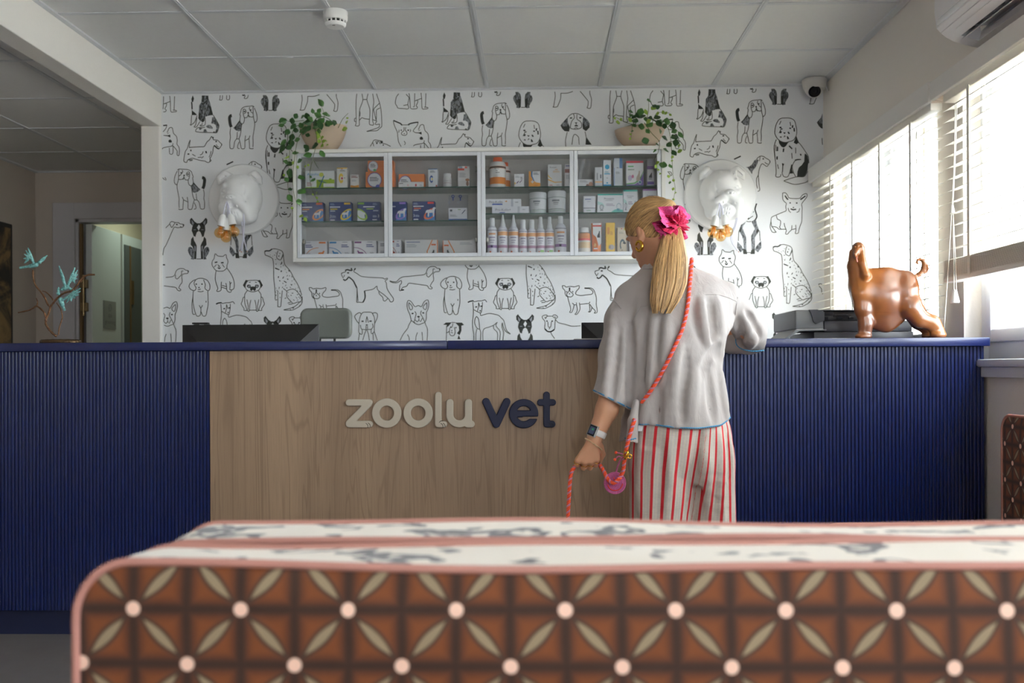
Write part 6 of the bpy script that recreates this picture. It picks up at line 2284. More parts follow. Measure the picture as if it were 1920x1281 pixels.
# ================================================================== hound statue on the counter
def afghan():
    Y0 = CY + 0.115
    q = lambda zx, zy, dy=0.0: tuple(P(1560 + zx / 6.1, 440 + zy / 6.1, Y=Y0 + dy))
    k = (q(1000, 600)[0] - q(0, 600)[0]) / 1000          # metres per zoom pixel
    s = SDF(np.array(q(150, 1230)) - (0, 0.09, 0.0), np.array(q(1330, 60)) + (0, 0.09, 0.0), 0.0017)
    R = lambda px: px * k
    # trunk, rump, chest
    s.ell(q(560, 640), (R(290), 0.052, R(240)))
    s.ell(q(560, 790), (R(275), 0.046, R(270)), k=0.03)
    s.ell(q(850, 600), (R(130), 0.046, R(165)), k=0.03)
    s.ell(q(330, 640), (R(120), 0.046, R(160)), k=0.03)
    s.chain([q(420, 470), q(620, 450), q(830, 500)], [R(75), R(55), R(70)], k=0.03)
    # hanging belly coat, thin
    s.chain([q(480, 980), q(620, 1000), q(760, 930)], [R(95), R(92), R(90)], k=0.02, fy=0.55)
    # neck and draped head hair
    s.chain([q(300, 210), q(285, 380), q(300, 560)], [R(72), R(88), R(110)], k=0.02, fy=0.9)
    s.chain([q(225, 200), q(215, 360), q(225, 560)], [R(28), R(30), R(12)], k=0.01)
    s.chain([q(340, 170, -.012), q(350, 330, -.028), q(385, 470, -.036), q(375, 545, -.036)], [R(34), R(44), R(52), R(14)], k=0.008)
    # head with long muzzle turned to the left
    s.ell(q(300, 145), (R(66), 0.024, R(62)), k=0.01)
    s.chain([q(290, 170, -.008), q(262, 235, -.030)], [R(46), R(22)], k=0.008)
    s.ell(q(258, 222, -.036), (R(14), R(13), R(11)), k=0.003)
    s.chain([q(276, 262, -.024), q(266, 250, -.030)], [R(16), R(12)], k=0.004)
    s.ell(q(262, 140, -.019), (R(15), R(13), R(8)), k=0.003, mode='sub')
    s.ell(q(322, 132, -.023), (R(15), R(14), R(8)), k=0.003, mode='sub')
    s.ell(q(262, 141, -.018), (R(11), R(11), R(7)), k=0.001)
    s.ell(q(322, 133, -.020), (R(11), R(11), R(7)), k=0.001)
    # front legs
    for dy in (-0.026, 0.026):
        s.chain([q(330, 680, dy), q(350, 850, dy), q(385, 1020, dy), q(372, 1140, dy)], [R(105), R(84), R(72), R(78)], k=0.014, fy=0.75)
        s.ell(q(355, 1165, dy - .004), (R(92), 0.020, R(36)), k=0.008)
    # hind legs: near one stretched back, far one under the body
    s.chain([q(850, 640, -.022), q(905, 830, -.026), q(1010, 960, -.026), q(1150, 1010, -.026), q(1210, 1110, -.026)], [R(130), R(118), R(92), R(78), R(80)], k=0.014, fy=0.7)
    s.ell(q(1215, 1150, -.028), (R(90), 0.022, R(50)), k=0.008)
    s.chain([q(850, 680, .022), q(890, 860, .026), q(985, 1000, .026), q(1080, 1060, .026), q(1110, 1140, .026)], [R(120), R(100), R(76), R(64), R(62)], k=0.014, fy=0.7)
    s.ell(q(1105, 1165, .026), (R(75), 0.02, R(34)), k=0.008)
    # curled tail with a feathered edge
    s.chain([q(925, 490), q(1000, 455), q(1050, 400), q(1058, 350), q(1040, 300), q(1008, 282), q(978, 292), q(968, 318), q(985, 336)], [R(24), R(24), R(30), R(28), R(18), R(13), R(10), R(9), R(8)], k=0.006)
    for a in range(7):
        s.chain([q(1045, 430 - 14 * a), q(1086 + (3 - abs(3 - a)) * 7, 440 - 17 * a)], [R(14), R(7)], k=0.003)
    # coat grooves: belly fringe, feet, ear drape
    for a in range(14):
        x = 470 + a * 25
        s.chain([q(x, 960 + 20 * math.sin(a), -.048), q(x + 6, 1090 - max(0, a - 6) * 11, -.034)], [R(2), R(6)], k=0.002, mode='sub')
    for a in range(4):
        s.chain([q(330 + a * 30, 1050, -.062), q(322 + a * 38, 1190, -.056)], [R(2), R(6)], k=0.002, mode='sub')
        s.chain([q(1150 + a * 36, 1060 + a * 10, -.058), q(1140 + a * 46, 1195, -.058)], [R(2), R(7)], k=0.002, mode='sub')
        s.chain([q(345 + a * 24, 440, -.064), q(352 + a * 22, 560, -.056)], [R(2), R(5)], k=0.002, mode='sub')
        s.chain([q(700 + a * 30, 560, -.06), q(760 + a * 22, 820, -.06)], [R(1), R(3)], k=0.006, mode='sub')
    zf = CT + 0.0008
    s.op(lambda X, Y, Z: zf - Z + 0 * X + 0 * Y, s.lo, s.lo + (s.n - 1) * s.h, 0, 'int')
    t = thing('dog_statue', 'glossy brown varnished hound statue with curled tail on the counter', 'statue', (q(700, 1190)[0], Y0, CT))
    m = NT('brown_varnish', 0.30)
    co = m.coords('Object')
    n = m.noise(co, 7, 4, 0.5)
    gz = m.sep(co)[2]
    c1 = m.mix(m.smooth(n, 0.35, 0.65), (112, 62, 32), (150, 90, 38))
    m.link(c1, m.b.inputs['Base Color'])
    m.b.inputs['Coat Weight'].default_value = 0.6
    m.b.inputs['Coat Roughness'].default_value = 0.16
    m.bump(m.noise(co, 60, 3), 0.08, 0.002)
    sdf_obj('body', s, m.m, t, it=2)
    mb = MB(); mb.tube(spline([q(276, 262, -.034), q(284, 290, -.038), q(288, 318, -.037)], 4), [.0022] * 5 + [.0026] * 3 + [.0012], 8)
    mb.build('tongue', M('pink_tongue', (196, 120, 110), 0.4), t, smooth=True)
    return t
afghan()

# ================================================================== bird sculpture on the counter, left
def birds():
    Y0 = CY + 0.10
    q = lambda zx, zy, dy=0.0: P(20 + zx / 6.1, 440 + zy / 6.1, Y=Y0 + dy)
    t = thing('bird_sculpture', 'bronze branch sculpture with three turquoise birds on the counter', 'sculpture', (q(560, 1200).x, Y0, CT))
    m_br = M('bronze_branch', (120, 86, 60), 0.38, 0.75, bump=0.6, bscale=160, var=0.2, vscale=60)
    def branch(pts, r0, r1, seed=0):
        rr = random.Random(seed)
        sp_ = spline([q(*p) for p in pts], 7)
        rs = [(r0 + (r1 - r0) * i / (len(sp_) - 1)) * (1 + rr.uniform(-.16, .22)) for i in range(len(sp_))]
        mb = MB(); mb.tube(sp_, rs, 8); mb.build('branch', m_br, t, smooth=True)
    branch([(525, 1165), (470, 1120), (415, 1050), (400, 990), (435, 900), (455, 830)], .0042, .0036, 1)
    branch([(455, 830), (420, 790), (390, 720), (340, 650), (285, 580), (260, 500), (255, 405)], .0035, .0026, 2)
    branch([(450, 830), (490, 780), (540, 720), (610, 670), (700, 640), (760, 580), (800, 520), (870, 465), (960, 458)], .0036, .0030, 3)
    branch([(410, 1000), (395, 920), (365, 870), (300, 820), (250, 845), (200, 868), (85, 892)], .0035, .0022, 4)
    branch([(300, 815), (308, 770), (292, 725)], .0026, .0014, 5)
    branch([(490, 750), (450, 700), (400, 655), (362, 645)], .0026, .0016, 6)
    branch([(545, 1150), (555, 1070), (580, 990), (590, 930), (570, 850), (525, 780)], .0024, .0020, 7)
    branch([(800, 545), (830, 510), (850, 505)], .0018, .0008, 8)
    mb = MB(); c = q(565, 1200)
    mb.lathe([(.070, .0005), (.073, .004), (.073, .011), (.068, .0145), (.05, .0155), (.02, .016), (0, .0165)], (c.x, Y0, CT), n=40, sy=.55)
    mb.v = [(x, y, z + .0009 * math.sin(x * 260) * (z > CT + .002)) for x, y, z in mb.v]
    mb.build('base', M('dark_bronze_base', (94, 74, 52), 0.32, 0.8, bump=.5, bscale=90), t, auto=.9)
    m_bird = NT('turquoise_patina', 0.6)
    co = m_bird.coords('Object')
    m_bird.link(m_bird.mix(m_bird.smooth(m_bird.noise(co, 180, 4, .6), .38, .6), (86, 138, 134), (134, 190, 186)), m_bird.b.inputs['Base Color'])
    def bird(body, head, beak, tail, wings, dy):
        p = [q(*e, dy) for e in (body[0], body[1], head, beak, tail)]
        allp = p + [q(*w, dy + yy) for wg in wings for (w, yy) in wg]
        lo = np.min([np.array(a) for a in allp], 0) - .012; hi = np.max([np.array(a) for a in allp], 0) + .012
        s = SDF(lo, hi, .0010)
        s.cap(p[0], p[1], .0075, .0085)
        s.ell(p[2], .0062, k=.004)
        s.cap(p[2], p[3], .0024, .0005, k=.001)
        d = (Vector(p[4]) - Vector(p[0]))
        side = Vector((0, 1, 0)).cross(d).normalized()
        for j in (-1, 0, 1):
            s.cap(p[0], Vector(p[4]) + side * .003 * j, .0034, .0014, k=.003, fy=.7)
        for wg in wings:
            root = q(*wg[0][0], dy + wg[0][1])
            tips = [q(*w, dy + yy) for w, yy in wg[1:]]
            for i, tp in enumerate(tips):
                st = Vector(root) + (Vector(tips[0]) - Vector(root)) * (0.12 * i)
                mid = st.lerp(Vector(tp), .6)
                s.chain([st, mid, tp], [.0042, .0046, .0020], k=.0016)
        s_o = sdf_obj('bird', s, m_bird.m, t, it=1)
    bird(((230, 360), (290, 345)), (330, 318), (352, 330), (105, 380),
         [[((265, 330), -.004), ((200, 155), -.012), ((175, 185), -.014), ((158, 225), -.014), ((152, 275), -.012), ((160, 325), -.008)],
          [((315, 320), .004), ((415, 240), .012), ((395, 275), .012), ((370, 300), .010)]], 0)
    bird(((650, 595), (620, 610)), (590, 625), (568, 632), (725, 652),
         [[((628, 600), -.004), ((553, 360), -.012), ((572, 400), -.014), ((590, 450), -.014), ((600, 500), -.012), ((606, 545), -.010)],
          [((655, 585), .004), ((735, 378), .012), ((762, 410), .014), ((764, 455), .014), ((756, 505), .012), ((735, 555), .010)]], 0)
    bird(((590, 800), (572, 745)), (545, 675), (520, 668), (618, 866),
         [[((595, 750), -.004), ((795, 615), -.014), ((795, 650), -.014), ((775, 690), -.014), ((735, 725), -.012), ((690, 760), -.010), ((640, 775), -.006)],
          [((548, 665), .003), ((548, 605), .006), ((540, 625), .006)]], -.006)
birds()

# ================================================================== small fittings on the ceiling and right wall
def detector():
    c = P(629, 22, Z=CZ)
    t = thing('smoke_detector', 'round white smoke detector on the ceiling tiles', 'smoke detector', (c.x, c.y, CZ))
    mb = MB(); mb.lathe([(.050, 0), (.051, .006), (.050, .018), (.051, .020), (.050, .034), (.046, .040), (.044, .040)], c, axis=(0, 0, -1), n=40); mb.build('base', m_socket, t, auto=.7)
    mb = MB(); mb.lathe([(.036, .038), (.036, .052)], c, axis=(0, 0, -1), n=32); mb.build('dark_core', M('black_slots', (26, 26, 26), .6), t)
    mb = MB()
    for k in range(14):
        a = 2 * math.pi * k / 14
        x, y = c.x + .0425 * math.cos(a), c.y + .0425 * math.sin(a)
        mb.tube([(x, y, CZ - .038), (x * .98 + c.x * .02, y * .98 + c.y * .02, CZ - .051)], .0034, 6)
    mb.lathe([(.044, .050), (.043, .057), (.036, .0635), (0, .065)], c, axis=(0, 0, -1), n=40)
    mb.build('cover', m_socket, t, auto=.7)
    mb = MB(); mb.box(c.x - .008, c.x + .004, c.y - .03, c.y - .022, CZ - .0665, CZ - .064, bev=.001); mb.build('indicator', M('grey_indicator', (110, 110, 108), .4), t)
detector()

def dome_camera():
    c = P(1527, 152, Z=CZ - .001)
    c = Vector((P(1527, 158, Y=5.12).x, 5.12, CZ))
    t = thing('security_camera', 'white security camera with black lens in the ceiling corner', 'camera', c)
    m_c = M('camera_shell', (206, 202, 196), .45)
    mb = MB(); mb.lathe([(.062, 0), (.064, .004), (.062, .018), (.058, .036), (.052, .050), (.04, .056)], c, axis=(0, 0, -1), n=36); mb.build('housing', m_c, t, auto=.7)
    ax = Vector((-.12, -.80, -.62)).normalized()
    e = c + Vector((-.004, -.004, -.048))
    mb = MB()
    mb.lathe([(.0, -.03), (.038, -.022), (.046, 0), (.042, .022), (.032, .034), (.030, .034)], e, axis=ax, n=32); mb.build('eye_ball', m_c, t, auto=.8)
    mb = MB(); mb.lathe([(.030, .033), (.031, .037), (.026, .039), (.014, .036), (.0, .0375)], e, axis=ax, n=32); o = mb.build('lens', M('black_lens', (18, 18, 20), .12), t, auto=.8)
    mb = MB()
    mb.tube([c + Vector((.05, -.02, -.03)), (c.x + .066, c.y - .005, CZ - .058), (XR - .002, c.y, CZ - .056)], .004, 6); mb.build('cable', m_c, t, smooth=True)
dome_camera()

def aircon():
    y1 = 3.335; y0 = y1 - 0.82
    t = thing('air_conditioner', 'white wall air conditioner with open louvre above the window pelmet', 'air conditioner', (XR, (y0 + y1) / 2, 2.0))
    m_ac = M('ac_white_plastic', (226, 224, 226), .3)
    xf = 1.352
    prof = [(XR - .001, 2.285), (xf + .05, 2.285), (xf + .012, 2.27), (xf, 2.235), (xf - .003, 2.12), (xf + .004, 2.066), (xf + .016, 2.052)]
    mb = MB(); mb.prism([(x, y0, z) for x, z in prof] + [(xf + .02, y0, 2.075), (XR - .001, y0, 2.075)], (0, y1 - y0, 0)); mb.build('housing', m_ac, t, auto=.5)
    # bottom shell: curved strip towards the wall, with the outlet opening
    mb = MB()
    low = [(xf + .018, 2.050), (xf + .035, 2.036), (xf + .06, 2.022)]
    up = [(xf + .118, 2.004), (xf + .14, 2.0), (XR - .001, 2.002)]
    mb.prism([(x, y0, z) for x, z in low] + [(x, y0, z + .012) for x, z in reversed(low)], (0, y1 - y0, 0))
    mb.prism([(x, y0, z) for x, z in up] + [(XR - .001, y0, 2.075), (xf + .125, y0, 2.03)], (0, y1 - y0, 0))
    for ya, yb in ((y1 - .06, y1), (y0, y0 + .06)):
        mb.prism([(xf + .018, ya, 2.050), (xf + .06, ya, 2.022), (xf + .118, ya, 2.004), (xf + .125, ya, 2.03), (xf + .12, ya, 2.076), (xf + .02, ya, 2.076)], (0, yb - ya, 0))
    mb.build('lower_shell', m_ac, t, auto=.5)
    mb = MB(); mb.box(xf + .02, xf + .12, y0 + .06, y1 - .06, 2.070, 2.076); mb.build('outlet_cavity', M('dark_cavity', (30, 26, 24), .7), t)
    for k in range(9):
        y = y1 - .12 - k * .075
        mb = MB(); mb.box(xf + .035, xf + .105, y, y + .006, 2.036, 2.070, bev=.001, seg=1); mb.build('vane', m_ac, t)
    mb = MB(); mb.prism([(xf + .062, y0 + .065, 2.010), (xf + .066, y0 + .065, 2.009), (xf + .108, y0 + .065, 2.046), (xf + .104, y0 + .065, 2.048)], (0, y1 - y0 - .115, 0)); mb.build('louvre', m_ac, t)
    mb = MB(); mb.prism([(xf + .030, y0 + .065, 2.034), (xf + .033, y0 + .065, 2.033), (xf + .06, y0 + .065, 2.060), (xf + .057, y0 + .065, 2.061)], (0, y1 - y0 - .15, 0)); mb.build('louvre', m_ac, t)
    mb = MB(); mb.box(xf - .001, xf + .010, y0, y1 - .012, 2.070, 2.092, bev=.004); mb.build('light_strip', M('pale_gloss_strip', (240, 243, 246), .12), t, auto=.5)
    # small blue maker's mark: a swoosh and bars
    mb = MB(); bl = M('blue_mark', (60, 96, 160), .4)
    for k in range(5):
        mb.box(xf - .0034, xf - .0026, y1 - .090 - .010 * k, y1 - .082 - .010 * k, 2.150, 2.158 + .002 * (k % 2), bl)
    for k in range(3):
        mb.box(xf - .0034, xf - .0026, y1 - .150 - .014 * k, y1 - .146 - .014 * k, 2.151, 2.156, M('grey_mark', (150, 152, 160), .4))
    mb.tube([(xf - .003, y1 - .074, 2.156), (xf - .003, y1 - .071, 2.147), (xf - .003, y1 - .080, 2.143), (xf - .003, y1 - .094, 2.145)], .0012, 5, bl)
    mb.build('blue_mark', None, t)
aircon()

# ================================================================== desk equipment
m_black = M('black_plastic', (30, 28, 29), .42, bump=.05, bscale=300)
def monitor(label, x0, x1, ytop, Y0, depth):
    a, c = P(x0, ytop, Y=Y0), P(x1, ytop, Y=Y0)
    zt = (a.z + c.z) / 2
    H = (c.x - a.x) * .57
    cx = (a.x + c.x) / 2
    t = thing('monitor', label, 'monitor', (cx, Y0 + .04, .74))
    zb = zt - H
    # back shell: bevelled pyramid towards the camera
    v = [(a.x, Y0 + .012, zb), (c.x, Y0 + .012, zb), (c.x, Y0 + .012, zt), (a.x, Y0 + .012, zt)]
    i = depth
    v2 = [(a.x + i, Y0 - .022, zb + i), (c.x - i, Y0 - .022, zb + i), (c.x - i, Y0 - .022, zt - i), (a.x + i, Y0 - .022, zt - i)]
    mb = MB(); mb.add(v + v2, [(3, 2, 1, 0), (4, 5, 6, 7), (0, 1, 5, 4), (1, 2, 6, 5), (2, 3, 7, 6), (3, 0, 4, 7)]); mb.build('back_shell', m_black, t)
    mb = MB(); mb.box(a.x, c.x, Y0 + .012, Y0 + .024, zb, zt, bev=.002); mb.build('bezel', M('dark_bezel', (46, 44, 46), .35), t)
    mb = MB(); mb.box(a.x + .008, c.x - .008, Y0 + .0235, Y0 + .0245, zb + .012, zt - .008); mb.build('screen', M('screen_glass', (16, 18, 22), .1), t)
    mb = MB(); mb.box(cx - .025, cx + .025, Y0 - .03, Y0 + .0, .75, zb + H * .45, bev=.006); mb.build('stand', m_black, t)
    mb = MB(); mb.box(cx - .12, cx + .12, Y0 - .06, Y0 + .12, .7405, .752, bev=.004); mb.build('foot', m_black, t)
    return t
monitor('wide black monitor seen from behind at the left of the counter', 340, 596.5, 608.5, 3.86, .085)
monitor('smaller black monitor seen from behind next to the woman', 1090.5, 1330, 604, 3.86, .07)
wc = thing('webcam', 'slim dark webcam bar on top of the wide monitor', 'webcam', (P(375, 607, Y=3.87).x, 3.87, P(375, 608.5, Y=3.87).z))
mb = MB(); a = P(361, 607, Y=3.87); c = P(391, 607, Y=3.87); mb.box(a.x, c.x, 3.862, 3.885, a.z - .0022, a.z + .004, bev=.002); mb.build('body', m_black, wc)
mb = MB(); mb.lathe([(.0022, 0), (.0016, .0012), (0, .0012)], (P(376, 607, Y=3.87).x, 3.8854, a.z + .001), axis=(0, 1, 0), n=12); mb.build('lens', M('black_lens'), wc)
tr = thing('document_tray', 'flat grey document tray on the counter beside the woman', 'tray', (P(1105, 635, Y=CY + .16).x, CY + .16, CT))
a, c = P(1074, 634, Y=CY + .16), P(1150, 634, Y=CY + .16)
mb = MB(); mb.box(a.x, c.x, CY + .06, CY + .26, CT + .0003, CT + .005, bev=.001); mb.build('tray_base', M('grey_tray', (112, 104, 104), .5), tr)
mb = MB(); mb.box(a.x + .005, c.x - .005, CY + .065, CY + .255, CT + .005, CT + .0065); mb.build('paper', M('paper_sheet', (222, 220, 216), .7), tr)

def chair():
    Y0 = 4.62
    t = thing('office_chair', 'grey leather office chair behind the desk', 'chair', (P(613, 600, Y=Y0).x, Y0 - .2, 0))
    a, c = P(565, 578.5, Y=Y0), P(660.5, 636, Y=Y0)
    cx = (a.x + c.x) / 2
    w, zt, zb = c.x - a.x, a.z, c.z + .002
    m_le = M('grey_leather', (118, 122, 116), .42, bump=.06, bscale=90)
    s = SDF((a.x - .03, Y0 - .06, zb - .03), (c.x + .03, Y0 + .08, zt + .03), .004)
    def fn(X, Y, Z):
        yy = Y0 + .5 * (X - cx) ** 2 * -1.2
        qx, qy, qz = np.abs(X - cx) - (w / 2 - .035), np.abs(Y - yy) - .012, np.abs(Z - (zt + zb) / 2) - ((zt - zb) / 2 - .035)
        d2 = np.sqrt(np.maximum(qx, 0) ** 2 + np.maximum(qz, 0) ** 2) + np.minimum(np.maximum(qx, qz), 0) - .035 + .012
        return np.sqrt(np.maximum(d2, 0) ** 2 + np.maximum(qy, 0) ** 2) + np.minimum(np.maximum(d2, qy), 0) - .012
    s.op(fn, s.lo, s.lo + (s.n - 1) * s.h)
    sdf_obj('headrest', s, m_le, t)
    s = SDF((cx - .27, Y0 - .06, .46), (cx + .27, Y0 + .08, zb + .02), .006)
    def fn2(X, Y, Z):
        zc, hh = (.52 + zb - .04) / 2, (zb - .04 - .52) / 2
        qx, qy, qz = np.abs(X - cx) - .17, np.abs(Y - Y0) - .012, np.abs(Z - zc) - (hh - .06)
        d2 = np.sqrt(np.maximum(qx, 0) ** 2 + np.maximum(qz, 0) ** 2) + np.minimum(np.maximum(qx, qz), 0) - .05
        return np.sqrt(np.maximum(d2, 0) ** 2 + np.maximum(qy, 0) ** 2) + np.minimum(np.maximum(d2, qy), 0) - .018
    s.op(fn2, s.lo, s.lo + (s.n - 1) * s.h)
    sdf_obj('backrest', s, m_le, t)
    mb = MB()
    for dx_ in (-.035, .035):
        mb.tube([(cx + dx_, Y0 + .01, zb + .03), (cx + dx_, Y0 + .01, zb - .10)], .006, 8)
    mb.build('headrest_rod', M('chrome', (190, 190, 192), .2, .9), t, smooth=True)
    mb = MB(); mb.box(cx - .24, cx + .24, Y0 - .50, Y0 - .02, .42, .49, bev=.03, seg=3); mb.build('seat', m_le, t, auto=.6)
    mb = MB(); mb.tube([(cx, Y0 - .26, .08), (cx, Y0 - .26, .42)], .025, 12); mb.build('gas_column', m_black, t, smooth=True)
    for k in range(5):
        an = k * 2 * math.pi / 5 + .3
        e = (cx + .26 * math.cos(an), Y0 - .26 + .26 * math.sin(an))
        mb = MB(); mb.tube([(cx, Y0 - .26, .10), (e[0], e[1], .065)], [.022, .014], 8); lg = mb.build('leg', m_black, t, smooth=True)
        mb = MB(); mb.lathe([(0, -.012), (.026, -.010), (.028, 0), (.026, .010), (0, .012)], (e[0], e[1], .0285), axis=(-math.sin(an), math.cos(an), 0), n=14); mb.build('caster', m_black, lg, auto=.6)
chair()

def printer():
    Y0 = CY + .36
    q = lambda zx, zy, y=Y0: P(1440 + zx / 4.571, 420 + zy / 4.571, Y=y)
    t = thing('printer', 'grey and black office printer behind the hound statue', 'printer', (q(750, 985).x, Y0 + .15, CT))
    m_g = M('grey_printer_shell', (126, 128, 132), .4)
    x0, x1 = q(232, 850).x, q(1235, 850).x
    z_top, z_mid, z_lo = q(500, 735).z, q(500, 905).z, q(500, 925).z
    mb = MB(); mb.box(x0, q(480, 850).x, Y0, Y0 + .34, z_mid, z_top, bev=.008, seg=3); mb.build('side_shell', m_g, t, auto=.5)
    xa = q(350, 850).x
    pr = [(q(350, 740).x, z_top), (q(372, 780).x, q(0, 780).z), (q(385, 840).x, q(0, 840).z), (q(410, 858).x, q(0, 858).z), (q(450, 845).x, q(0, 845).z), (q(480, 835).x, q(0, 835).z), (q(480, 760).x, q(0, 760).z), (q(420, 738).x, z_top + .0005)]
    mb = MB(); mb.prism([(x, Y0 - .006, z) for x, z in pr], (0, .008, 0)); mb.build('feeder_scoop', M('dark_grey_shell', (74, 76, 82), .35), t, auto=.5)
    mb = MB(); mb.box(q(400, 0).x, x1 - .02, Y0 + .01, Y0 + .33, q(0, 835).z, q(0, 745).z, bev=.006); mb.build('scanner_body', m_black, t, auto=.5)
    mb = MB(); mb.box(q(400, 0).x, x1 - .03, Y0 - .004, Y0 + .30, q(0, 748).z, z_top - .001, bev=.004); mb.build('lid', M('dark_grey_shell'), t, auto=.5)
    for zx0, zx1, zy0, zy1 in ((440, 560, 762, 790), (560, 690, 778, 800), (590, 640, 800, 822), (690, 735, 800, 822), (450, 520, 800, 826)):
        mb = MB(); mb.box(q(zx0, 0).x, q(zx1, 0).x, Y0 + .004, Y0 + .012, q(0, zy1).z, q(0, zy0).z, bev=.0015); mb.build('roller_part', M('glossy_black', (40, 42, 48), .15), t)
    mb = MB(); mb.box(q(475, 0).x, x1, Y0 - .002, Y0 + .33, z_lo, q(0, 835).z, bev=.004); mb.build('body', M('charcoal_shell', (62, 62, 68), .4), t, auto=.5)
    mb = MB(); mb.box(q(380, 0).x, x1 + .001, Y0 - .012, Y0 + .34, CT + .0004, z_lo - .001, bev=.003); mb.build('paper_drawer', M('charcoal_shell'), t, auto=.5)
    mb = MB(); mb.box(q(1110, 0).x, q(1113, 0).x, Y0 - .003, Y0 - .0015, z_lo + .002, q(0, 850).z); mb.build('panel_gap', m_black, t)
    # sloped output tray on the left
    mb = MB(); mb.prism([(q(232, 0).x, Y0 - .01, z_mid), (q(490, 0).x, Y0 - .01, z_mid + .001), (q(490, 0).x, Y0 - .01, z_mid - .004), (q(255, 0).x, Y0 - .01, z_mid - .006), (q(130, 0).x, Y0 - .01, CT + .0008), (q(110, 0).x, Y0 - .01, CT + .003)], (0, .26, 0)); mb.build('output_tray', m_g, t)
    mb = MB(); mb.prism([(q(238, 0).x, Y0 + .0, z_mid + .0002), (q(470, 0).x, Y0 + .0, z_mid + .0012), (q(470, 0).x, Y0 + .0, z_mid + .003), (q(238, 0).x, Y0 + .0, z_mid + .002)], (0, .22, 0)); mb.build('paper', M('paper_sheet'), t)
printer()
# ================================================================== the woman at the counter
YP = 3.02
def W(px, py, dy=0.0):
    return np.array(P(px, py, Y=YP + dy))
K = (W(1300, 700)[0] - W(1200, 700)[0]) / 100.0           # metres per pixel at her distance
ZP = lambda py: W(1270, py)[2]
XP = lambda px, py=700: W(px, py)[0]
per = thing('person', 'woman seen from behind in white blouse and red striped trousers leaning on the counter', 'person', (XP(1275), YP, 0))
m_skin = M('skin', (206, 152, 120), 0.5, sss=0.12, bump=0.05, bscale=260, var=0.03, vscale=18)

# --- head frame
C = W(1222, 429, .07)
ph, pt = math.radians(39), math.radians(24)
F_ = np.array((-math.sin(ph) * math.cos(pt), math.cos(ph) * math.cos(pt), -math.sin(pt)))
L_ = np.array((-math.cos(ph), -math.sin(ph), 0.0))
U_ = np.cross(L_, F_); U_ *= np.sign(U_[2])
RH = np.stack([F_, L_, U_], 1)
H = lambda f, l, u: C + F_ * f + L_ * l + U_ * u

# --- body: one continuous skin surface
hb = 0.003
bs = SDF((XP(1040), YP - 0.24, 0.0), (XP(1460), YP + 0.56, ZP(362)), hb)
bs.ell(H(0, 0, 0), (.084, .066, .088), RH)
bs.ell(H(.030, 0, -.050), (.056, .050, .062), RH, k=.025)
bs.ell(H(.062, 0, -.092), (.024, .026, .020), RH, k=.022)
bs.chain([H(.080, 0, -.012), H(.100, 0, -.040)], [.009, .011], k=.010)
bs.ell(H(.082, 0, -.066), (.010, .020, .006), RH, k=.006)
for sg in (-1, 1):
    bs.ell(H(.072, .028 * sg, -.014), (.012, .014, .009), RH, k=.006, mode='sub')
    bs.ell(H(.066, .028 * sg, -.015), (.011, .012, .010), RH, k=.003)
    bs.chain([H(.078, .014 * sg, .002), H(.074, .042 * sg, .002)], [.006, .005], k=.008)
    # ears with a rim and a lobe
    bs.ell(H(-.006, .066 * sg, -.022), (.014, .008, .027), RH, k=.006)
    bs.chain([H(-.016, .072 * sg, -.010), H(-.012, .073 * sg, -.030)], [.004, .004], k=.004, mode='sub')
    bs.ell(H(.002, .067 * sg, -.047), (.008, .007, .010), RH, k=.005)
bs.chain([H(-.028, 0, -.030), H(-.030, 0, -.085), W(1238, 512, .06)], [.050, .046, .050], k=.022)
# trunk and legs inside the clothes
bs.stack([(ZP(py), XP((a + c) / 2), YP + dy, (c - a) / 2 * K * .80, ry) for py, a, c, dy, ry in
          ((870, 1186, 1370, .0, .085), (800, 1186, 1366, .0, .085), (720, 1196, 1350, .01, .078), (640, 1190, 1360, .03, .085), (580, 1184, 1372, .045, .080), (540, 1188, 1362, .055, .062), (512, 1206, 1320, .06, .045))], k=.02)
for sx, dy in ((1236, -.01), (1336, .02)):
    bs.chain([W(sx, 860, dy), W(sx, 1010, dy), W(sx - 2, 1215, dy)], [.068, .046, .030], k=.03)
    bs.chain([(XP(sx - 2), YP + dy - .03, .035), (XP(sx - 6), YP + dy + .085, .030), (XP(sx - 8), YP + dy + .145, .020)], [.030, .030, .018], k=.02)
# left arm hanging, hand closed round the lead
bs.chain([W(1180, 572, .045), W(1157, 690, .01), W(1146, 735, .0)], [.036, .034, .033], k=.02)
bs.chain([W(1146, 735, .0), W(1138, 768, -.005), W(1115, 822, -.012)], [.034, .0335, .0245], k=.015)
kn = [(1119, 861), (1108, 865), (1096, 866), (1084, 862)]
wr = W(1115, 824, -.012)
for i, (kx, ky) in enumerate(kn):
    st = wr + (W(kx, ky, -.010) - wr) * 0.12
    bs.chain([st, W(kx, ky, -.012)], [.0165, .0105], k=.010)
ln = [1.0, 1.12, 1.05, .86]
for i, (kx, ky) in enumerate(kn):
    s_ = ln[i]
    bs.chain([W(kx, ky, -.012), W(kx - 2, ky + 11 * s_, .004), W(kx - 2, ky + 10 * s_, .027 * s_), W(kx - 1, ky - 3 * s_, .034 * s_)],
             [.0098, .0088, .0080, .0072], k=.003)
bs.chain([W(1124, 838, -.002), W(1129, 852, .016), W(1123, 866, .034), W(1110, 869, .046)], [.014, .0105, .0095, .0078], k=.006)
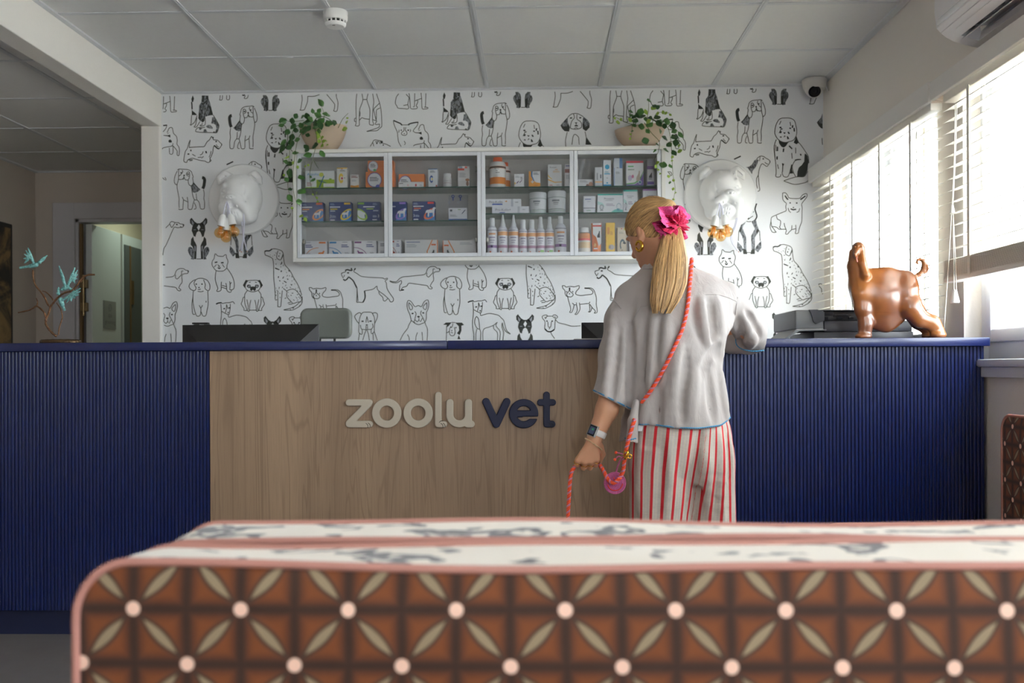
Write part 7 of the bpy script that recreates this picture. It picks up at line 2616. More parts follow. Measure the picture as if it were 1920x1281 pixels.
# right arm: elbow over the counter edge, hand resting on the top
re, rw = W(1424, 634, .21), np.array((XP(1316), YP + .40, CT + .034))
bs.chain([W(1358, 572, .055), W(1404, 616, .15), re], [.036, .034, .032], k=.02)
bs.chain([re, (re + rw) / 2 + (0, 0, -.002), rw], [.033, .032, .022], k=.015)
hd = np.array((-.80, .60, 0.0)); sd = np.array((.60, .80, 0.0))
bs.chain([rw, rw + hd * .05 + (0, 0, -.012)], [.022, .020], k=.012, fy=1)
for i in range(4):
    o_ = sd * (.020 - .0185 * i) 
    k0 = rw + hd * .075 + o_ + (0, 0, -.012)
    bs.chain([rw + hd * .02 + o_ * .6 + (0, 0, -.006), k0], [.015, .0105], k=.008)
    l_ = (.060, .072, .066, .050)[i]
    bs.chain([k0, k0 + hd * l_ * .5 + (0, 0, -.002), k0 + hd * l_ + (0, 0, -.012)], [.0095, .0085, .0070], k=.003)
bs.chain([rw + hd * .015 + sd * -.014 + (0, 0, -.006), rw + hd * .045 - sd * .042 + (0, 0, -.014), rw + hd * .075 - sd * .050 + (0, 0, -.019)], [.013, .0105, .0080], k=.006)
sdf_obj('body', bs, m_skin, per, it=3)

# --- trousers: wide legs, stripes follow each leg
ps = SDF((XP(1150), YP - 0.19, 0.02), (XP(1410), YP + 0.22, ZP(765)), .0045)
def row(py, a, c, dy, ry):
    return (ZP(py), XP((a + c) / 2), YP + dy, (c - a) / 2 * K, ry)
ps.stack([row(772, 1192, 1360, .0, .105), row(800, 1185, 1368, .0, .115), (row(835, 1181, 1373, .0, .118)), row(870, 1179, 1376, .0, .112), row(905, 1186, 1370, .0, .085)])
LEGL = [(840, 1184, 1312, -.012, .098), (880, 1178, 1304, -.012, .098), (930, 1178, 1298, -.014, .096), (975, 1178, 1291, -.014, .094), (1100, 1182, 1284, -.012, .094), (1236, 1184, 1280, -.010, .096)]
LEGR = [(840, 1280, 1374, .022, .095), (880, 1284, 1378, .024, .092), (930, 1286, 1380, .026, .090), (975, 1284, 1381, .026, .090), (1100, 1290, 1380, .024, .090), (1236, 1292, 1378, .022, .092)]
ps.stack([row(*r) for r in LEGL], k=.012)
ps.stack([row(*r) for r in LEGR], k=.012)
camp = np.array((0, 0, CAMZ))
def surf(s, px, py, lift=0.0):
    r = np.array(ray(px, py))
    p = s.hit(camp + r * 2.6, r, far=1.2)
    if p is None:
        p = Vector(W(px, py, -.05))
    return np.array(p) - np.array(r) / np.linalg.norm(r) * lift
def crease(s, pts, r, depth, k, mode):
    w = [surf(s, x, y, lift=(r - depth) if mode == 'sub' else -(r - depth)) for x, y in pts]
    w = [np.array(q) for q in spline(w, 4)]
    rs = [r * (0.35 + 0.65 * math.sin(math.pi * (i + .5) / len(w)) ** .6) for i in range(len(w))]
    s.chain(w, rs, k, mode)
for pts, r, d, mode in (([(1313, 806), (1306, 850), (1298, 905), (1291, 985)], .012, .010, 'sub'), ([(1316, 830), (1326, 880), (1328, 960)], .014, .004, 'add'),
                        ([(1190, 838), (1192, 880), (1196, 930), (1196, 975)], .010, .005, 'sub'), ([(1205, 820), (1204, 900), (1206, 975)], .016, .005, 'add'),
                        ([(1345, 815), (1350, 880), (1352, 975)], .016, .004, 'add'), ([(1366, 820), (1368, 900), (1366, 975)], .009, .005, 'sub'),
                        ([(1255, 812), (1256, 880), (1250, 975)], .018, .004, 'add'), ([(1240, 830), (1238, 900), (1232, 975)], .010, .003, 'sub')):
    crease(ps, pts, r, d, .016, mode)
zz_ = np.array([ZP(q) for q in (1236, 1100, 975, 930, 880, 840, 800, 770)])
def stripe(V):
    z = V[:, 2]
    xl0 = np.interp(z, zz_, [XP(q) for q in (1184, 1182, 1178, 1178, 1178, 1181, 1185, 1192)])
    xd = np.interp(z, zz_, [XP(q) for q in (1284, 1286, 1291, 1297, 1303, 1308, 1313, 1316)])
    xr1 = np.interp(z, zz_, [XP(q) for q in (1378, 1380, 1381, 1380, 1378, 1374, 1368, 1360)])
    left = V[:, 0] < xd
    a = np.where(left, xl0, xd); c = np.where(left, xd, xr1)
    u = (V[:, 0] - a) / (c - a)
    w = np.clip((u - .5) * 2 / 1.10, -1, 1)
    s = (np.arcsin(w) / math.asin(1 / 1.10) + 1) / 2
    n = np.where(left, 7.4, 5.3)
    st = s * n + np.where(left, 0.05, .5)
    back = V[:, 1] < YP + .005
    return np.where(back, st, st + .5)
def trouser_mat():
    t = NT('striped_trousers', 0.75)
    at = t.node('ShaderNodeAttribute'); at.attribute_name = 'stripe'
    f = t.math('FRACT', at.outputs['Fac'])
    d = t.math('ABSOLUTE', t.math('SUBTRACT', f, 0.5))
    red = t.math('SUBTRACT', 1.0, t.smooth(d, 0.115, 0.145))
    thin = t.math('SUBTRACT', 1.0, t.smooth(t.math('ABSOLUTE', t.math('SUBTRACT', d, 0.36)), 0.008, 0.03))
    co = t.coords('Object')
    n = t.noise(co, 160, 3)
    c = t.mix(n, (190, 178, 166), (208, 198, 187))
    c = t.mix(t.math('MULTIPLY', thin, 0.45), c, (150, 150, 176))
    c = t.mix(red, c, (196, 26, 40))
    t.link(c, t.b.inputs['Base Color'])
    w = t.noise(t.coords('Object', (30, 30, 190)), 1.0, 4, .6)
    t.bump(w, 0.25, 0.004)
    return t.m
V, Q = ps.mesh(); V = relax(V, Q, 2)
np_mesh('trousers', V, Q, trouser_mat(), per, {'stripe': stripe(V)})

# --- blouse
h = .0035
ss = SDF((XP(1096), YP - 0.20, ZP(845)), (XP(1460), YP + 0.36, ZP(478)), h)
TS_ = [(850, 1184, 1374, .0, .128), (805, 1185, 1371, .0, .130), (760, 1187, 1364, .0, .128), (700, 1190, 1355, .01, .126), (640, 1186, 1364, .028, .128), (590, 1177, 1378, .042, .124),
       (556, 1164, 1384, .05, .108), (532, 1172, 1372, .055, .088), (514, 1190, 1346, .06, .068), (500, 1206, 1312, .062, .055), (490, 1212, 1292, .062, .048)]
ss.stack([row(*r) for r in TS_])
ss.chain([W(1178, 560, .045), W(1166, 600, .035), W(1157, 665, .015), W(1147, 745, .0), W(1143, 790, -.003)], [.042, .050, .0535, .0535, .0535], k=.025)
ss.chain([W(1362, 558, .055), W(1384, 590, .09), W(1404, 615, .15), W(1422, 633, .21)], [.046, .050, .050, .045], k=.022)
ss.chain([W(1420, 632, .205), W(1404, 640, .235), W(1370, 642, .28)], [.043, .042, .040], k=.012)
ss.chain([W(1425, 644, .205), W(1408, 648, .225)], [.022, .020], k=.015)
# long soft folds down the back and the sleeves
for pts, r, d, mode in (([(1200, 580), (1198, 640), (1193, 720), (1190, 790)], .020, .010, 'add'), ([(1213, 585), (1211, 660), (1205, 735)], .013, .010, 'sub'),
                        ([(1226, 590), (1226, 660), (1220, 730)], .017, .007, 'add'), ([(1240, 600), (1238, 660), (1230, 725)], .011, .007, 'sub'), ([(1252, 592), (1251, 640), (1243, 690)], .016, .008, 'add'),
                        ([(1303, 562), (1306, 600), (1316, 640)], .012, .007, 'sub'), ([(1314, 562), (1320, 610), (1334, 680)], .015, .007, 'add'), ([(1330, 565), (1337, 615), (1342, 670)], .010, .007, 'sub'),
                        ([(1343, 560), (1350, 610), (1349, 680)], .014, .006, 'add'), ([(1372, 600), (1340, 640), (1300, 690)], .015, .005, 'add'), ([(1348, 648), (1330, 672), (1310, 720)], .011, .006, 'sub'),
                        ([(1274, 640), (1268, 700), (1258, 775)], .018, .006, 'add'), ([(1288, 660), (1284, 720), (1278, 790)], .011, .006, 'sub'), ([(1305, 700), (1298, 745), (1296, 795)], .017, .005, 'add'),
                        ([(1330, 700), (1334, 745), (1340, 790)], .012, .006, 'sub'), ([(1348, 690), (1354, 740), (1360, 778)], .012, .004, 'add'), ([(1236, 730), (1230, 770), (1232, 800)], .014, .006, 'sub'), ([(1218, 745), (1210, 775), (1206, 800)], .014, .006, 'add'),
                        ([(1150, 590), (1144, 660), (1134, 745)], .012, .004, 'add'), ([(1162, 620), (1156, 690), (1146, 755)], .010, .005, 'sub'), ([(1172, 620), (1167, 690), (1160, 765)], .012, .004, 'add'),
                        ([(1183, 610), (1182, 680), (1179, 760)], .011, .009, 'sub'), ([(1392, 590), (1402, 615), (1404, 640)], .010, .005, 'add'), ([(1400, 585), (1416, 610), (1424, 632)], .008, .005, 'sub'),
                        ([(1384, 600), (1390, 625), (1388, 645)], .008, .005, 'sub'), ([(1412, 625), (1412, 640), (1404, 652)], .009, .004, 'add')):
    crease(ss, pts, r, d, .014, mode)
# straight-cut hem following a soft curve, sleeve hems
HEMX = [XP(q, 795) for q in (1160, 1184, 1215, 1260, 1300, 1340, 1369, 1390)]
HEMZ = [ZP(q) for q in (800, 796, 795, 800, 801, 797, 783, 778)]
armx = XP(1181)
def hemcut(X, Y, Z):
    hz = np.interp(X.ravel(), HEMX, HEMZ)[:, None, None]
    return np.maximum(hz - Z, (armx - X)) + 0 * Y          # only right of the sleeve
ss.op(lambda X, Y, Z: np.maximum(np.interp(X.ravel(), HEMX, HEMZ)[:, None, None] - Z + 0 * Y, -1.0) if True else 0, (XP(1181.5), YP - .2, ZP(846)), (XP(1460), YP + .36, ZP(700)), 0, 'int')
a_, b_ = W(1116, 737), W(1178, 768)
nrm = np.array(((b_ - a_)[2], 0, -(b_ - a_)[0])); nrm /= np.linalg.norm(nrm)
nrm = nrm if nrm[2] < 0 else -nrm
ss.op(lambda X, Y, Z: (X - a_[0]) * nrm[0] + (Z - a_[2]) * nrm[2] + 0 * Y, (XP(1096), YP - .2, ZP(846)), (XP(1180.5), YP + .2, ZP(690)), 0, 'int')
# hem outlines before hollowing: march outwards from the axis
def outline(s, c, u, v, n=72, zfun=None, far=.25):
    pts = []
    for i in range(n):
        an = 2 * math.pi * i / n
        d = np.array(u) * math.cos(an) + np.array(v) * math.sin(an)
        t, last = 0.0, None
        while t < far:
            q = np.array(c) + d * t
            if zfun is not None:
                q[2] = zfun(q[0])
            if s.at(q) > 0:
                break
            last = q
            t += .0012
        if last is not None:
            pts.append(last)
    return pts
hem = outline(ss, (XP(1276), YP, 0), (1, 0, 0), (0, 1, 0), 120, lambda x: float(np.interp(x, HEMX, HEMZ)) + .005)
hem = [q for q in hem if q[0] > XP(1184)]
ax_ = W(1147, 752, 0.0)
sh = outline(ss, ax_ - np.array((nrm[0], 0, nrm[2])) * .005, (-nrm[2], 0, nrm[0]), (0, 1, 0), 60, None, .12)
# hollow the hems
ss.stack([(z, x, y, rx - .016, ry - .016) for z, x, y, rx, ry in [row(*r) for r in TS_ if r[0] > 740]], k=0, mode='sub')
ss.chain([W(1149, 728, .003), W(1143, 800, -.003)], [.036, .050], k=0, mode='sub')
# opening of the right sleeve, facing left
ss.op(lambda X, Y, Z: XP(1379) - X + 0.55 * (Z - ZP(645)) + 0 * Y, (XP(1352), YP + .215, ZP(690)), (XP(1400), YP + .36, ZP(612)), 0, 'int')
ss.chain([W(1392, 642, .25), W(1366, 643, .285)], [.026, .034], k=0, mode='sub')
# front tail hanging lower at the left
fl = SDF((XP(1150), YP - .12, ZP(835)), (XP(1210), YP + .16, ZP(735)), .0028)
fl.chain([W(1190, 745, .06), W(1180, 790, .045), W(1176, 840, .04)], [.020, .024, .028], k=.01)
fl.chain([W(1193, 755, -.07), W(1187, 790, -.075), W(1184, 840, -.07)], [.010, .015, .020], k=.008)
fl.op(lambda X, Y, Z: (ZP(823) - .5 * np.abs(X - XP(1180)) ) - Z + 0.05 * np.sin((X - XP(1160)) * 130) * .04 + 0 * Y, fl.lo, fl.lo + (fl.n - 1) * fl.h, 0, 'int')
fl.chain([W(1178, 800, .045), W(1176, 850, .04)], [.019, .024], k=0, mode='sub')
fl.chain([W(1186, 806, -.075), W(1184, 850, -.07)], [.009, .016], k=0, mode='sub')
m_blouse = NT('white_blouse', 0.7)
co = m_blouse.coords('Object')
m_blouse.b.inputs['Base Color'].default_value = rgb((176, 168, 165))
m_blouse.b.inputs['Sheen Weight'].default_value = .15
m_blouse.b.inputs['Subsurface Weight'].default_value = .08
m_blouse.b.inputs['Subsurface Radius'].default_value = (.01, .01, .01)
m_blouse.bump(m_blouse.noise(m_blouse.coords('Object', (26, 26, 10)), 1.0, 4, .55, .6), .35, .012)
V, Q = ss.mesh(); V = relax(V, Q, 3)
np_mesh('blouse', V, Q, m_blouse.m, per)
sdf_obj('blouse_tail', fl, m_blouse.m, per, it=2)
m_trim = M('blue_picot_trim', (60, 142, 190), .7)
def picot(pts, r=.0016, step=.006):
    mb = MB()
    mb.tube(pts, r, 5)
    acc = 0
    for i in range(1, len(pts)):
        acc += float(np.linalg.norm(np.array(pts[i]) - np.array(pts[i - 1])))
        if acc > step:
            acc = 0
            p = Vector(pts[i])
            mb.lathe([(0, -.0021), (.0018, -.001), (.0018, .001), (0, .0021)], p - Vector((0, 0, .0012)), n=6)
    mb.build('hem_trim', m_trim, per, smooth=True)
def closed(pts):
    return [Vector(q) for q in pts] + [Vector(pts[0])]
ctr = np.array((XP(1276), YP))
hs = sorted(hem, key=lambda q: math.atan2(q[0] - ctr[0], -(q[1] - ctr[1])))
picot(spline(hs[::3], 6))
picot(spline(closed(sh[::3]), 6))
picot(spline([W(1379, 634, .20), W(1381, 646, .195), W(1390, 654, .185), W(1404, 657.5, .18), W(1418, 658.5, .178), W(1432, 657, .182)], 6))
picot(spline([surf(fl, x, y, .0005) for x, y in ((1166, 817), (1172, 821), (1178, 823), (1184, 824), (1192, 822))], 4))
# collar stand folded around the neck
cl = SDF((XP(1185), YP - .04, ZP(512)), (XP(1300), YP + .17, ZP(470)), .0026)
nb = W(1236, 496, .066)
def collar(X, Y, Z):
    dx, dy, dz = X - nb[0] - .25 * (Z - nb[2]) * -1, Y - nb[1], Z - nb[2]
    r = np.sqrt((dx / 1.0) ** 2 + (dy / .92) ** 2)
    top = .016 + .22 * dx * -1 * .35
    sl = r - (.0565 - .38 * np.minimum(dz, .02))
    return np.maximum(np.abs(sl) - .0032, np.maximum(dz - .019 - .55 * np.minimum(dx, 0), -.020 - dz))
cl.op(collar, cl.lo, cl.lo + (cl.n - 1) * cl.h)
sdf_obj('collar', cl, m_blouse.m, per, it=1)
# seams
for pts in ([(1272, 559), (1290, 556), (1315, 553), (1340, 552), (1362, 557), (1381, 565)], [(1147, 557), (1165, 579), (1185, 603)], [(1200, 575), (1193, 588), (1185, 603)],
            [(1383, 557), (1379, 590), (1374, 628)], [(1215, 572), (1208, 574), (1200, 575)]):
    mb = MB(); mb.tube(spline([surf(ss, x, y, .0002) for x, y in pts], 5), .0013, 5); mb.build('seam', m_blouse.m, per, smooth=True)
mb = MB(); c_ = surf(ps, 1201, 801, .001); mb.box(c_[0] - .008, c_[0] + .012, c_[1] - .006, c_[1] - .005, c_[2] - .012, c_[2] + .006); mb.build('care_tag', M('white_tag', (236, 236, 240), .6), per)

# --- hair: smooth cap drawn back to a low side ponytail
def hair_mat(name):
    t = NT(name, 0.42)
    at = t.node('ShaderNodeAttribute'); at.attribute_name = 'strand'
    al = t.node('ShaderNodeAttribute'); al.attribute_name = 'along'
    cv = t.node('ShaderNodeCombineXYZ')
    t.link(at.outputs['Fac'], cv.inputs[0]); t.link(al.outputs['Fac'], cv.inputs[1])
    n = t.noise(cv.outputs[0], 1.0, 5, .7)
    n2 = t.noise(cv.outputs[0], .23, 3, .6)
    c = t.mix(t.smooth(n, .36, .62), (116, 80, 46), (226, 184, 126))
    c = t.mix(t.math('MULTIPLY', t.smooth(n2, .52, .70), .55), c, (96, 68, 42))
    t.link(c, t.b.inputs['Base Color'])
    t.bump(n, .5, .004)
    return t.m
m_hair = hair_mat('blonde_hair')
hs_ = SDF(C - .14, C + .14, .0026)
hs_.ell(H(-.004, 0, .006), (.092, .0735, .096), RH)
hs_.ell(H(-.045, 0, -.030), (.045, .056, .052), RH, k=.02)
Bp = H(-.092, 0.002, .022)
hs_.cap(H(-.06, 0, .02), Bp, .040, .022, k=.03)
fa = F_ * .555 - U_ * .83
p0 = H(.045, 0, -.006)
hs_.op(lambda X, Y, Z: (X - p0[0]) * fa[0] + (Y - p0[1]) * fa[1] + (Z - p0[2]) * fa[2], hs_.lo, hs_.lo + (hs_.n - 1) * hs_.h, .004, 'int')
for sg in (-1, 1):
    hs_.ell(H(-.004, .072 * sg, -.030), (.018, .014, .024), RH, k=.006, mode='sub')
pa = (Bp - C); pa /= np.linalg.norm(pa)
e1 = np.cross(pa, (0, 0, 1)); e1 /= np.linalg.norm(e1); e2 = np.cross(pa, e1)
V, Q = hs_.mesh(); V = relax(V, Q, 2)
rel = V - C
ang = np.arctan2(rel @ e2, rel @ e1)
np_mesh('hair', V, Q, m_hair, per, {'strand': np.sin(ang) * 17 + np.cos(ang) * 23, 'along': (rel @ pa) * 7})
# ponytail
PT = [(1262, 424, -.005), (1261, 446, -.030), (1258, 490, -.062), (1254, 530, -.082), (1247, 562, -.090), (1240, 588, -.092)]
PWd = [13, 20, 31, 32, 27, 16]
def tail_pt(s, u, v):
    x, y, d, w = [np.interp(s, np.linspace(0, 1, 6), [q[i] for q in PT] if i < 3 else PWd) for i in range(4)]
    return W(x + u * w, y, d + v * .030 * min(1, .35 + 2 * s))
mb_v, mb_f, at1, at2 = [], [], [], []
NR, NC = 40, 36
for i in range(NR):
    s_ = i / (NR - 1)
    for j in range(NC):
        an = 2 * math.pi * j / NC
        rag = 1 + .05 * math.sin(j * 5 + 1) + .04 * math.sin(j * 9)
        p = tail_pt(min(1, s_ * (0.93 + .06 * math.sin(j * 2.3))), math.cos(an) * .93 * rag, math.sin(an) * .9 * rag)
        mb_v.append(p); at1.append(math.cos(an) * 13 + math.sin(an) * 9); at2.append(s_ * .9)
for i in range(NR - 1):
    for j in range(NC):
        j2 = (j + 1) % NC
        mb_f.append((i * NC + j, i * NC + j2, (i + 1) * NC + j2, (i + 1) * NC + j))
pony = np_mesh('ponytail', np.array(mb_v), np.array(mb_f), m_hair, per, {'strand': at1, 'along': at2})
rnd = random.Random(4)
V_, Q_, A1, A2 = [], [], [], []
for kk in range(320):
    u0, v0 = rnd.uniform(-1, 1), rnd.uniform(-1, .45)
    if u0 * u0 + v0 * v0 > 1:
        L0 = math.hypot(u0, v0); u0, v0 = u0 / L0, v0 / L0
    L0 = max(.05, math.hypot(u0, v0)); u0, v0 = u0 / L0 * .97, v0 / L0 * .97
    if v0 > .35: continue
    sw = rnd.uniform(-.12, .12); e = rnd.uniform(.86, 1.03); ph_ = rnd.uniform(0, 6)
    o0 = len(V_)
    S_ = 14
    for i in range(S_):
        s_ = i / (S_ - 1) * e
        p = tail_pt(s_, u0 + sw * s_ + .03 * math.sin(5 * s_ + ph_), v0)
        r_ = .0016 * (1 - .6 * (i / (S_ - 1)) ** 3)
        for q_ in ((-r_, 0, 0), (0, -r_, 0), (r_, 0, 0), (0, r_, 0)):
            V_.append(p + np.array(q_)); A1.append(kk * 3.17); A2.append(s_ * .9)
    for i in range(S_ - 1):
        for j in range(4):
            Q_.append((o0 + i * 4 + j, o0 + i * 4 + (j + 1) % 4, o0 + (i + 1) * 4 + (j + 1) % 4, o0 + (i + 1) * 4 + j))
so_ = np_mesh('loose_strands', np.array(V_), np.array(Q_), m_hair, pony, {'strand': A1, 'along': A2})
so_['kind'] = 'stuff'
# fine combed strands over the cap, all running to the tie
V_, Q_, A1, A2 = [], [], [], []
for kk in range(300):
    a0 = rnd.uniform(0, 2 * math.pi)
    d0 = pa * math.cos(2.3) + (e1 * math.cos(a0) + e2 * math.sin(a0)) * math.sin(2.3)
    pts = []
    for i in range(18):
        th = 2.45 - (2.45 - .34) * i / 17 - rnd.uniform(0, .01)
        d_ = pa * math.cos(th) + (e1 * math.cos(a0) + e2 * math.sin(a0)) * math.sin(th)
        q = C + d_ * .13
        t_ = .13
        while t_ > .04 and hs_.at(C + d_ * t_) > 0:
            t_ -= .0015
        if t_ <= .05 or (C + d_ * t_ - p0) @ fa > -.004:
            if len(pts) > 3: break
            pts = []
            continue
        pts.append(C + d_ * (t_ + .0004))
    if len(pts) < 5: continue
    pts = [np.array(q) for q in spline(pts, 2)]
    o0 = len(V_)
    for i, p in enumerate(pts):
        for q_ in ((-.0011, 0, 0), (0, -.0011, 0), (.0011, 0, 0), (0, .0011, 0)):
            V_.append(p + np.array(q_)); A1.append(kk * 3.17 + 60); A2.append(i / len(pts))
    for i in range(len(pts) - 1):
        for j in range(4):
            Q_.append((o0 + i * 4 + j, o0 + i * 4 + (j + 1) % 4, o0 + (i + 1) * 4 + (j + 1) % 4, o0 + (i + 1) * 4 + j))
if V_:
    o = np_mesh('combed_strands', np.array(V_), np.array(Q_), m_hair, per, {'strand': A1, 'along': A2}); o['kind'] = 'stuff'
# pink scrunchie: gathered ruffles with a pointed lacy edge
SCc = W(1261, 420, -.010)
sa = np.array((.62, -.50, -.25)); sa /= np.linalg.norm(sa)
s1 = np.cross(sa, (0, 0, 1)); s1 /= np.linalg.norm(s1); s2 = np.cross(s1, sa)
def ruffle(r0, r1, n, amp, off, points, seed):
    v, f = [], []
    N, R_ = 140, 8
    for i in range(N):
        an = 2 * math.pi * i / N
        wv = math.sin(n * an + seed) * amp + .4 * amp * math.sin((2 * n + 1) * an + seed * 2)
        edge = 1 + (.16 * (2 * abs((an * points / (2 * math.pi)) % 1 - .5)) if points else 0)
        for j in range(R_):
            t_ = j / (R_ - 1)
            rr = r0 + (r1 * edge - r0) * t_
            rr *= 1 + .10 * math.sin(3 * an + seed)
            up = off + wv * t_ + .006 * math.sin(t_ * math.pi)
            p = SCc + (s1 * math.cos(an) * 1.22 + s2 * math.sin(an) * .92) * rr + sa * up
            v.append(p)
    for i in range(N):
        for j in range(R_ - 1):
            i2 = (i + 1) % N
            f.append((i * R_ + j, i * R_ + j + 1, i2 * R_ + j + 1, i2 * R_ + j))
    return np.array(v), np.array(f)
def lace_mat(n, c, c2):
    t = NT(n, .7)
    w = t.node('ShaderNodeTexVoronoi'); w.inputs['Scale'].default_value = 330
    t.link(t.coords('Object'), w.inputs['Vector'])
    t.link(t.mix(t.smooth(w.outputs['Distance'], .1, .6), c, c2), t.b.inputs['Base Color'])
    t.bump(w.outputs['Distance'], .6, .004)
    return t.m
m_pk1 = lace_mat('crimson_crochet', (150, 14, 58), (206, 28, 84)); m_pk2 = lace_mat('pink_crochet', (186, 40, 108), (226, 82, 146))
scr = None
for (r0, r1, n, amp, off, pts_, sd_, mm) in ((.010, .058, 6, .016, -.010, 12, .4, m_pk2), (.008, .047, 8, .016, .000, 0, 1.7, m_pk1), (.010, .045, 11, .015, .010, 0, 3.1, m_pk1), (.006, .036, 9, .014, .019, 0, 5.0, m_pk1),
                                            (.009, .054, 5, .018, .004, 13, 2.2, m_pk2)):
    v, f = ruffle(r0, r1, n, amp, off, pts_, sd_)
    if scr is None:
        scr = np_mesh('scrunchie', v, f, mm, per)
    else:
        np_mesh('ruffle', v, f, mm, scr)
# earring, watch, bracelet, rings
m_gold = M('gold', (230, 178, 70), .18, 1.0)
ec_ = H(.006, .078, -.066)
mb = MB(); mb.tube([ec_ + F_ * .013 * math.cos(a) + U_ * .015 * math.sin(a) for a in np.linspace(.6, 2 * math.pi + .2, 18)], [.0030 + .0026 * math.sin(math.pi * i / 17) for i in range(18)], 10); mb.build('earring', m_gold, per, smooth=True)
wd = W(1138, 768, -.005) - W(1115, 822, -.012); wd /= np.linalg.norm(wd)
def band(center, r, half, th, m, name, rx=1.0):
    mb = MB(); mb.lathe([(r, -half), (r + th, -half * .8), (r + th, half * .8), (r, half)], center, axis=tuple(wd), n=32); mb.f = [f for f in mb.f if len(f) == 4]; mb.mi = [0] * len(mb.f)
    return mb.build(name, m, per, smooth=True)
wc_ = W(1120, 812, -.011)
wb = band(wc_, .0262, .010, .0022, M('pale_watch_strap', (214, 210, 208), .5), 'watch')
fc = W(1107, 814, -.030)
tn = np.array((-.62, -.78, 0)); tn -= wd * (tn @ wd); tn /= np.linalg.norm(tn); sn = np.cross(wd, tn)
fc = wc_ + tn * .0285
def obox(c, a, b__, n_, da, db, dn):
    return [c + a * sa_ * da + b__ * sb_ * db + n_ * sn_ * dn for sn_ in (-1, 1) for sb_ in (-1, 1) for sa_ in (-1, 1)]
BF = [(0, 1, 3, 2), (4, 6, 7, 5), (0, 4, 5, 1), (1, 5, 7, 3), (3, 7, 6, 2), (2, 6, 4, 0)]
mb = MB(); mb.add(obox(fc, sn, wd, tn, .0145, .0175, .0045), BF); mb.build('watch_case', M('silver_case', (206, 206, 206), .25, .6), wb)
mb = MB(); mb.add(obox(fc + tn * .0048, sn, wd, tn, .0128, .0158, .0006), BF, M('watch_glass', (12, 13, 18), .08))
mb.add(obox(fc + tn * .0056, sn, wd, tn, .0095, .0115, .0002), BF, M('watch_dial', (70, 78, 108), .3))
mb.add(obox(fc + tn * .0060 + sn * .002 + wd * .004, sn, wd, tn, .003, .003, .0002), BF, M('green_dial_mark', (40, 170, 110), .3)); mb.build('watch_face', None, wb)
bc_ = W(1113, 833, -.011)
mb = MB()
for i in range(40):
    an = 2 * math.pi * i / 40
    d_ = np.cross(wd, (0, 1, 0)); d_ /= np.linalg.norm(d_); e_ = np.cross(wd, d_)
    p = bc_ + (d_ * math.cos(an) * 1.05 + e_ * math.sin(an)) * .0285 + wd * .006 * math.cos(an)
    mb.lathe([(0, -.0022), (.0019, -.0011), (.0019, .0011), (0, .0022)], p, n=6)
mb.build('bracelet', M('pale_gold_beads', (224, 200, 160), .3, .5), per, smooth=True)
for i in (0, 1, 2, 3):
    kx, ky = kn[i]
    a0, b0 = W(kx, ky, -.012), W(kx - 2, ky + 11 * ln[i], .004)
    c0 = a0 + (b0 - a0) * (.5 if i else .4)
    dd = Vector(b0 - a0).normalized(); u_ = dd.orthogonal().normalized(); w_ = dd.cross(u_)
    mb = MB(); mb.tube([Vector(c0) + (u_ * math.cos(t) + w_ * math.sin(t)) * .0101 + dd * .0016 * math.sin(3 * t) for t in np.linspace(0, 2 * math.pi, 19)], .0013, 6, caps=False); mb.build('ring', m_gold, per, smooth=True)

# ================================================================== rope lead worn across the back and held in the hand
lead = thing('dog_lead', 'orange and lilac twisted rope lead worn across the back and held in her hand', 'lead', (XP(1160), YP - .05, 0))
m_or, m_li = M('orange_rope', (240, 84, 44), .75, bump=.4, bscale=500), M('lilac_rope', (206, 132, 160), .75, bump=.4, bscale=500)
def rope(pts, r=.0034, pitch=.020, name='rope'):
    sp_ = spline(pts, 10)
    # even spacing
    d = [0]
    for i in range(1, len(sp_)):
        d.append(d[-1] + (sp_[i] - sp_[i - 1]).length)
    n = int(d[-1] / .0025)
    xs = np.interp(np.linspace(0, d[-1], n), d, [q.x for q in sp_]); ys = np.interp(np.linspace(0, d[-1], n), d, [q.y for q in sp_]); zs = np.interp(np.linspace(0, d[-1], n), d, [q.z for q in sp_])
    cs = [Vector(q) for q in zip(xs, ys, zs)]
    mb = MB()
    for ph0, mm in ((0, m_or), (2.1, m_or), (4.2, m_li)):
        out = []
        u = None
        for i, c in enumerate(cs):
            t = (cs[min(i + 1, n - 1)] - cs[max(i - 1, 0)]).normalized()
            if u is None:
                u = t.orthogonal().normalized()
            u = (u - t * u.dot(t)).normalized(); w = t.cross(u)
            a = ph0 + 2 * math.pi * (i * .0025) / pitch
            out.append(c + (u * math.cos(a) + w * math.sin(a)) * r * .95)
        mb.tube(out, r, 6, mm)
    mb.build(name, None, lead, smooth=True)
bk = lambda x, y, l=.006: Vector(surf(ss, x, y, l))
rope([Vector(W(1292, 520, .13)), Vector(W(1296, 492, .10)), Vector(W(1297, 486.5, .062)), Vector(W(1297, 490, .022)), bk(1296, 506), bk(1293, 535), bk(1289, 575), bk(1280, 615), bk(1264, 652), bk(1243, 695), bk(1222, 730), bk(1203, 756, .003)])
